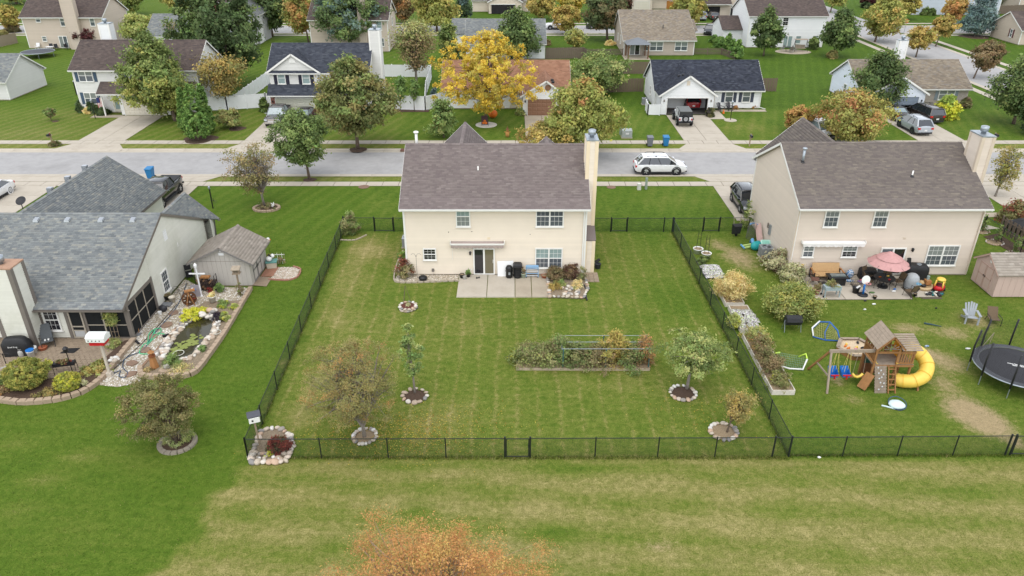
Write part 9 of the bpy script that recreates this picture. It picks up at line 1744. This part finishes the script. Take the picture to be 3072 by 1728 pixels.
# big trampoline with net
R_T=2.2;th=thing('trampoline','large black trampoline with net poles at the right edge','trampoline',(27.75,34.45,0));Ring_('rim',GALV,th)((0,0,.88),R_T,.04,40,6);Lathe_('pad',mat('tramp_pad',S(92,94,98,.75),.7,.1,5),th)([(R_T+.02,.89),(R_T,.93),(R_T*.86,.93),(R_T*.85,.9)],40,cap=False);o=Lathe_('mat',mat('tramp_black',S(58,58,62,.75),.75,.08,40),th)([(R_T*.85,.89),(.01,.87)],40)
for pts_ in(((-.25,.2),(-.05,.1),(-.12,.0),(.08,-.08)),((.0,.12),(.25,-.12)),((.12,-.05),(.22,.02),(.34,-.06),(.3,-.16),(.18,-.12)),((.3,-.12),(.45,-.24))):
 b=MB();
 for p_,q_ in zip(pts_,pts_[1:]):b.bar((p_[0]*1.2-.1,p_[1]*1.2+.05,.895),(q_[0]*1.2-.1,q_[1]*1.2+.05,.895),.06,.008)
 b.build('emblem_stroke',WHITEP,o)
NETM=mat('tramp_net',(.015,.015,.016),.8,.1,5)
angs=[rad(a_)for a_ in(157,193,232,290,340,25,70,112)]
for t in angs:
 x,y=R_T*cos(t),R_T*sin(t);Tube_('net_pole',BLACKP,th,True)([(x*1.02,y*1.02,.6),(x*1.03,y*1.03,1.6),(x*.99,y*.99,2.65)],.05,8);Tube_('leg',GALV,th)([(x*1.02,y*1.02,.75),(x*1.02,y*1.02,0)],.025,6)
def net_arc(a0,a1):
 return netmesh(th,lambda u,v:Vector((R_T*.98*cos(a0+(a1-a0)*u),R_T*.98*sin(a0+(a1-a0)*u),.93+(1.68-.25*sin(pi*u)*(.3))*v)),22,20,NETM,.002,'safety_net')
for a0,a1 in zip(angs,angs[1:]+[angs[0]+2*pi]):net_arc(a0,a1)
Tube_('door_rope',FW3,th)([(-.9,1.9,.95),(-.35,2.1,1.75),(-.45,2.05,1.0)],.018,5)
# playset
th=thing('playset','wooden play tower with swings, climbing ramp and yellow tube slide','playset',(20.05,34.3,0));OX,OY=20.05,34.3
L3=lambda x,y,z:Vector((x-OX,y-OY,z))
def pbar(name,p,q,w,h=None,m_=None):b=MB();b.bar(L3(*p),L3(*q),w,h or w);return b.build(name,m_ or PLAYW,th)
for x,y,z in((19.45,33.8,2.55),(20.65,33.8,2.55),(19.45,35.05,2.55),(20.65,35.05,2.55),(21.55,33.95,2.3),(21.55,35.0,2.6)):pbar('post',(x,y,0),(x,y,z),.1)
for i in range(9):pbar('deck_board',(19.4,33.85+i*.145,1.4),(21.6,33.85+i*.145,1.4),.135,.03,PLAYWG)
pbar('deck_beam',(19.4,33.78,1.33),(21.6,33.78,1.33),.04,.14)
for s,(xa,xb)in((-1,(19.3,20.05)),(1,(20.8,20.05))):
 for i in range(6):
  f0,f1=i/6,(i+1)/6-.01;a_,b_=(xa+(xb-xa)*f0,2.5+.8*f0),(xa+(xb-xa)*f1,2.5+.8*f1);b=MB();b.add([L3(a_[0],33.5,a_[1]),L3(b_[0],33.5,b_[1]),L3(b_[0],35.25,b_[1]),L3(a_[0],35.25,a_[1]),L3(a_[0],33.5,a_[1]+.03),L3(b_[0],33.5,b_[1]+.03),L3(b_[0],35.25,b_[1]+.03),L3(a_[0],35.25,a_[1]+.03)],[(0,3,2,1),(4,5,6,7),(0,1,5,4),(1,2,6,5),(2,3,7,6),(3,0,4,7)]);b.build('roof_board',PLAYWG,th)
 pbar('rafter',(xa,33.52,2.47),(xb,33.52,3.27),.04,.09)
for i in range(8):pbar('side_roof_board',(20.75,33.75+i*.165,2.35+i*.04),(21.85,33.75+i*.165,2.35+i*.04),.155,.03,PLAYWG)
for z in(1.85,2.2):pbar('guard_rail',(19.45,35.05,z),(21.55,35.05,z),.04,.1)
pbar('guard_rail',(19.45,33.78,2.18),(21.55,33.78,2.18),.04,.12);pbar('guard_rail',(20.7,33.78,1.5),(21.55,33.78,1.5),.04,.1);pbar('guard_rail',(19.42,33.8,2.1),(19.42,35.05,2.1),.04,.12)
for i in range(7):pbar('baluster',(20.72+i*.13,33.78,1.45),(20.72+i*.13,33.78,2.15),.07,.025)
for i in range(11):pbar('baluster',(19.5+i*.13,35.05,1.45),(19.5+i*.13,35.05,2.2),.08,.025)
for i in range(8):pbar('baluster',(19.42,33.9+i*.14,1.45),(19.42,33.9+i*.14,2.1),.08,.025)
for i in range(6):b=MB();t=pi*i/5;b.bar(L3(20.05,33.5,2.55),L3(20.05+.42*cos(t),33.5,2.55+.3*sin(t)),.03);b.build('sunburst_ray',GREYTRIM,th)
for i in range(10):pbar('ramp_board',(19.52,33.15+i*.066,.04+i*.138),(20.15,33.15+i*.066,.04+i*.138),.03,.16,PLAYWG)
b=MB();hold=MB();hold.blob((0,0,0),.055,.04,.05,2,8,5,.2);hm=hold.mesh('climbing_hold',mat('hold_grey',S(206,206,204,.8),.6,.15,6),True)
for i,(u,v)in enumerate(((.3,.1),(.6,.2),(.75,.33),(.45,.35),(.35,.5),(.55,.55),(.7,.66),(.3,.7),(.5,.8),(.25,.9))):link('climbing_hold',hm,th,L3(19.52+u*.63,33.1+v*.66,.1+v*1.3))
for x in(20.24,20.62):pbar('ladder_rail',(x,33.12,0),(x,33.75,1.35),.05,.09)
for i in range(5):f=(i+.7)/5.3;pbar('rung',(20.24,33.12+f*.63,f*1.35),(20.62,33.12+f*.63,f*1.35),.09,.03)
for x in(19.55,20.62):Ring_('grab_handle',YELP,th)(L3(x,33.72,1.65),.12,.018,10,5,tilt=MR_(rad(90),3,'Y'),a0=-1.2,a1=1.2)
sl=Tube_('tube_slide',YELP,th,True)([p for p in smooth([L3(21.2,34.75,1.85),L3(21.85,34.95,1.75),L3(22.45,34.75,1.42),L3(22.62,34.25,1.08),L3(22.3,33.75,.74),L3(21.75,33.6,.5),L3(21.25,33.75,.38),L3(20.95,33.95,.34)],5)],.37,18,cap=False);so=sl.modifiers.new('so','SOLIDIFY');so.thickness=.02
pp_=smooth([L3(21.2,34.75,1.85),L3(21.85,34.95,1.75),L3(22.45,34.75,1.42),L3(22.62,34.25,1.08),L3(22.3,33.75,.74),L3(21.75,33.6,.5),L3(21.25,33.75,.38),L3(20.95,33.95,.34)],5)
for k in(5,10,15,20,25,30):
 Tube_('slide_flange',mat('slide_seam',S(232,184,66,.8),.5,.05,5),sl)([pp_[k]-(pp_[k]-pp_[k-1]).normalized()*.02,pp_[k]+(pp_[k]-pp_[k-1]).normalized()*.02],.395,18)
b=MB();b.bar(L3(21.05,34.4,1.5),L3(21.05,35.0,1.5),.06,.0)if False else None
Box_('slide_mouth',mat('slide_orange',S(240,160,40,.8),.5,.05,5),th)(20.98-OX,21.05-OX,34.3-OY,35.05-OY,1.45,2.25);pbar('slide_prop',(21.95,33.35,0),(21.95,33.5,.4),.08)
pbar('swing_beam',(16.98,33.92,2.18),(19.5,33.95,2.18),.09,.17,PLAYWG);pbar('swing_leg',(16.95,33.1,0),(17.05,33.85,2.12),.1,.1,PLAYWG);pbar('swing_leg',(16.75,35.45,0),(17.05,34.0,2.12),.1);pbar('swing_brace',(16.93,33.45,.95),(16.86,34.85,.88),.05,.09,PLAYWG);pbar('swing_brace',(19.45,33.8,1.5),(18.9,33.9,2.1),.06,.09)
RP=mat('swing_rope',S(226,206,120,.8),.7,.1,6)
for x,lean in((17.45,-.1),(18.1,.12)):
 s_=thing('bucket_swing',('blue bucket swing with red bar nearest the swing frame' if x<18 else 'blue bucket swing with red bar next to the yellow strap swing'),'swing',(x,33.93,0),0,'blue bucket swings')
 for sx in(-1,1):
  for sy in(-1,1):Tube_('rope',RP,s_)([(0+sx*.06,0,2.1),(sx*.16,sy*.14-.05,.95)],.01,4)
 b=MB();b.add([(-.2,-.2,.6),(.2,-.2,.6),(.2,.2,.55),(-.2,.2,.55),(-.23,-.24,.75),(.23,-.24,.75),(.24,.3,1.05),(-.24,.3,1.05)],[(0,3,2,1),(0,1,5,4),(1,2,6,5),(2,3,7,6),(3,0,4,7)]);b.build('seat',BLUEP,s_,bevel=.03);b=MB();b.box(-.22,.22,-.3,-.24,.76,.82);b.box(-.03,.03,-.3,-.24,.55,.78);b.build('safety_bar',REDP,s_)
s_=thing('strap_swing','yellow strap swing beside the climbing tower','swing',(18.78,33.93,0));
for sx in(-1,1):Tube_('rope',FW3,s_)([(sx*.22,0,2.1),(sx*.28,-.03,.75)],.01,4)
o=Tube_('seat',YELP,s_,True)([(-.28,-.03,.75),(-.14,-.03,.58),(0,-.03,.53),(.14,-.03,.58),(.28,-.03,.75)],.07,6)
pbar('lower_wall',(19.5,35.0,.7),(20.6,35.0,.7),.04,1.3,mat('playset_red_wood',S(140,92,62,.72),.8,.2,6));pbar('slanted_board',(18.9,33.45,.1),(19.4,33.75,.85),.5,.04);pbar('bench_board',(18.4,34.3,.35),(19.4,34.2,.35),.28,.04)
o=Box_('play_window',mat('green_window',S(40,84,70,.8),.5),th)(19.55-OX,19.95-OX,34.96-OY,34.975-OY,.75,1.15)
sb=thing('sandbox','hexagonal wooden sandbox full of toys behind the swings','sandbox',(20.2,37.35,0));hexa=[(1.12*cos(rad(k*60)),1.12*sin(rad(k*60)))for k in range(6)];b=MB();b.prism(hexa,0,.2);b.build('sand',mat('sand',S(222,200,168,.75),.95,.15,12,.02),sb)
for k in range(6):p_,q_=hexa[k],hexa[(k+1)%6];Bar_('side_board',PLAYW,sb)((*p_,.14),(*q_,.14),.05,.28);Bar_('seat_board',PLAYWG,sb)((p_[0]*.97,p_[1]*.97,.3),(q_[0]*.97,q_[1]*.97,.3),.2,.03)
for i in range(11):
 m_=(YELP,BLACKP,YELP,mat('toy_orange',S(226,130,50,.8),.5),mat('pink_plastic3',S(226,150,170,.8),.5),GREYP)[i%6];b=MB();b.blob((0,0,.06),RU(.06,.16),RU(.05,.09),.07,i,8,5,.25);nm=('yellow','black','yellow','orange','pink','grey')[i%6]
 solo(b,'sand_toy',m_,nm+' plastic toy lying in the sandbox','toy','toys in the sandbox',loc=(20.2+RU(-.65,.65),37.4+RU(-.6,.6),.2),rz=random.random()*3,smooth=True)
# pink shed at the right
PK=mat('shed_pink',S(206,180,168,.78),.7,.05,3,stretch=(6,6,.4));PKT=mat('shed_pink_trim',S(196,166,152,.78),.7,.05,3)
hp=House('garden_shed','pinkish beige garden shed with brown shingle roof at the right edge',(34.5,45.3),PK,SH['shed'],'shed',trim=PKT);x0,x1,y0,y1,ez,rz_,ym=32.0,37.2,44.0,46.6,1.75,2.6,45.3
panelwall(hp,(x0,y0),(x1,y0),.05,ez,step=.42);panelwall(hp,(x0,y1),(x0,y0),.05,ez,(y1-ym,rz_),step=.42);panelwall(hp,(x1,y1),(x0,y1),.05,ez,step=.42);k=(rz_-ez)/(ym-y0)
hp.slope([(x0-.15,y0-.15,ez-k*.15),(x1+.15,y0-.15,ez-k*.15),(x1+.15,ym,rz_),(x0-.15,ym,rz_)],expo=.2,width=.33);hp.slope([(x1+.15,y1+.15,ez-k*.15),(x0-.15,y1+.15,ez-k*.15),(x0-.15,ym,rz_),(x1+.15,ym,rz_)],expo=.2,width=.33);hp.ridge((x0-.15,ym,rz_),(x1+.15,ym,rz_))
hp.tbar((x0-.16,y0-.15,ez-k*.15-.04),(x0-.16,ym,rz_-.04),.03,.1);hp.tbar((x0-.16,ym,rz_-.04),(x0-.16,y1+.15,ez-k*.15-.04),.03,.1)
for i,yy in enumerate((44.55,45.32)):
 d=Box_('door',PK,hp.t,tf=hp.sid.tf)(x0-.045,x0-.02,yy,yy+.74,.12,1.75);p=MB();p.tf=hp.sid.tf
 for a_,b_,c_,d_ in((0,.74,.12,.2),(0,.74,1.66,1.75),(0,.74,.9,.98),(0,.07,.2,1.66),(.67,.74,.2,1.66)):p.box(x0-.06,x0-.046,yy+a_,yy+b_,c_,d_)
 p.build('door_frame',PKT,d);Box_('latch',BLACKM,d,tf=hp.sid.tf)(x0-.085,x0-.061,yy+(.64 if i==0 else .06),yy+(.69 if i==0 else .11),.92,1.02)
b=MB();b.tf=hp.sid.tf@MT((x0-.03,ym-.25,2.15))@MR_(rad(-90),4,'Y');b.lathe([(.12,0),(.12,.03),(.01,.035)],16);b.build('round_vent',WHITEP,hp.t);hp.sid.box(x0+.3,x0+.31,y0+.3,y0+.31,.1,.12);hp.done()
# strip with young trees, picket fence, tarpaulin
flatbed('mulch_strip','brown mulch strip along the right picket fence','mulch bed',[(37.0,54.0),(38.5,54.6),(38.9,48.0),(38.2,47.0),(37.6,50.0)],.03,MULCH)
for i,(x,y,l)in enumerate(((37.35,55.0,'white stone ring round the young tree nearest the short fence'),(37.2,52.8,'white stone ring round the middle young tree right of the tan house'),(37.35,50.6,'white stone ring round the young tree behind the pink shed'))):
 rock_ring(l,(x,y),.62,.55,20,.13,SOIL,group='small white stone rings right of the tan house');plant('young_tree',('young columnar sapling nearest the short fence','middle young columnar sapling right of the tan house','young columnar sapling behind the pink shed')[i],'tree',(x+.1,y,0),1.5,.2,zb=.15,shape='column',n=20,per=30,leaf=.07,pal='weed',pal2='green',mix=.5,seed=200+i,trunk=.025,limbs=4,cr=.16,group='young saplings right of the tan house')
board_fence('grey picket fence of the right-hand neighbour',[(38.75,55.0),(39.15,49.5)],1.35,FW1,.13,.1,name='picket_fence',alt=.06);Solo_('blob','tarpaulin',TARP,'black tarpaulin heap behind the right picket fence','tarpaulin',loc=(40.9,54.6,0),rz=-.7,smooth=True)((0,0,.45),1.9,1.0,.6,12,14,8,.2)
plant('red_bush','red and green bush behind the right picket fence','bush',(41.2,57.2,0),1.7,1.3,1.2,0,'dome',90,50,.1,'weed','redmum',.35,seed=210,cr=.4);sheet('side_path',34.6,42.3,58.0,59.0,.02,CONC2);b=MB();b.quad((35.2,59.0,.024),(36.3,59.0,.024),(39.2,55.6,.024),(38.2,55.4,.024));structure(b,'side_path_spur',CONC)
# ------------------------------------------------------------------ grass blades on the near lawns
rng=np.random.default_rng(99);n=150000
X=rng.uniform(-31,34,n);Y=18+38*rng.uniform(0,1,n)**1.15
for x,y,k in((0,27.88,5000),(18.5,28.05,2500)):X=np.concatenate([X,rng.uniform(-12.6,13.2,k)if x==0 else rng.uniform(13.2,27,k)]);Y=np.concatenate([Y,y+rng.normal(0,.07,k)])
for x0,x1,k in((-12.6,-13.38,4000),(13.24,12.73,4000)):t=rng.uniform(0,1,k);X=np.concatenate([X,x0+(x1-x0)*t+rng.normal(0,.07,k)]);Y=np.concatenate([Y,27.9+27*t])
tall=np.ones(len(X));tall[n:]=1.9
keep=np.ones(len(X),bool)
for a,b,c,d in((-42,-22.5,38.2,60),(-34,-22.5,32.1,46),(-23,-17.4,33.5,51),(-17.8,-15,45.5,48.7),(-8.4,6.3,43.4,60),(-.1,8.1,35.1,37.5),(19.3,33,43.4,60),(20,29.2,43.4,47.4),(31.7,38,43.8,47),(13.7,15.3,32.7,49.2),(-12.7,-10.5,27.3,30.2),(-28.7,-29,50,60),(19,21.4,36.2,38.6),(-7.9,-6.6,28.8,30.1),(-5.9,-4.5,32.2,33.5),(8.5,9.9,32.4,33.8),(9.9,11.3,29.1,30.5),(-7.4,-6.1,41.9,43.1)):keep&=~((X>a)&(X<b)&(Y>c)&(Y<d))
X,Y,tall=X[keep],Y[keep],tall[keep];n=len(X)
ix=np.clip(np.searchsorted(gx,X),0,len(gx)-1);iy=np.clip(np.searchsorted(gy,Y),0,len(gy)-1)
dr=np.clip(dry[iy,ix]+rng.normal(0,.28,n),0,1)[:,None];ba=np.clip(bare[iy,ix],0,1)
m=rng.uniform(0,1,n)>ba*.9;X,Y,tall,dr,ix,iy=X[m],Y[m],tall[m],dr[m],ix[m],iy[m];n=len(X)
ramp=np.array([(.06,.115,.012),(.1,.15,.02),(.15,.175,.035),(.22,.21,.07),(.31,.27,.12)]);q=dr[:,0]*3.99;k=q.astype(int);f=(q-k)[:,None];tone=(ramp[k]*(1-f)+ramp[np.minimum(k+1,4)]*f)*rng.uniform(.75,1.25,(n,1))
a=rng.uniform(0,6.283,n);h=rng.uniform(.035,.075,n)*tall;w=rng.uniform(.008,.016,n)*(1+.3*(tall>1));ln=rng.uniform(.2,.9,n)*h;b=rng.uniform(0,6.283,n)
V=np.empty((n,3,3));V[:,0]=np.stack([X-np.cos(a)*w,Y-np.sin(a)*w,np.zeros(n)],1);V[:,1]=np.stack([X+np.cos(a)*w,Y+np.sin(a)*w,np.zeros(n)],1);V[:,2]=np.stack([X+np.cos(b)*ln,Y+np.sin(b)*ln,h],1)
tag(link('grass_blades',npmesh('grass_blades',V.reshape(-1,3),np.arange(3*n).reshape(n,3),LEAF,np.repeat(tone,3,0))),'grass blades of the near lawns and the mown strip','grass',kind='stuff')
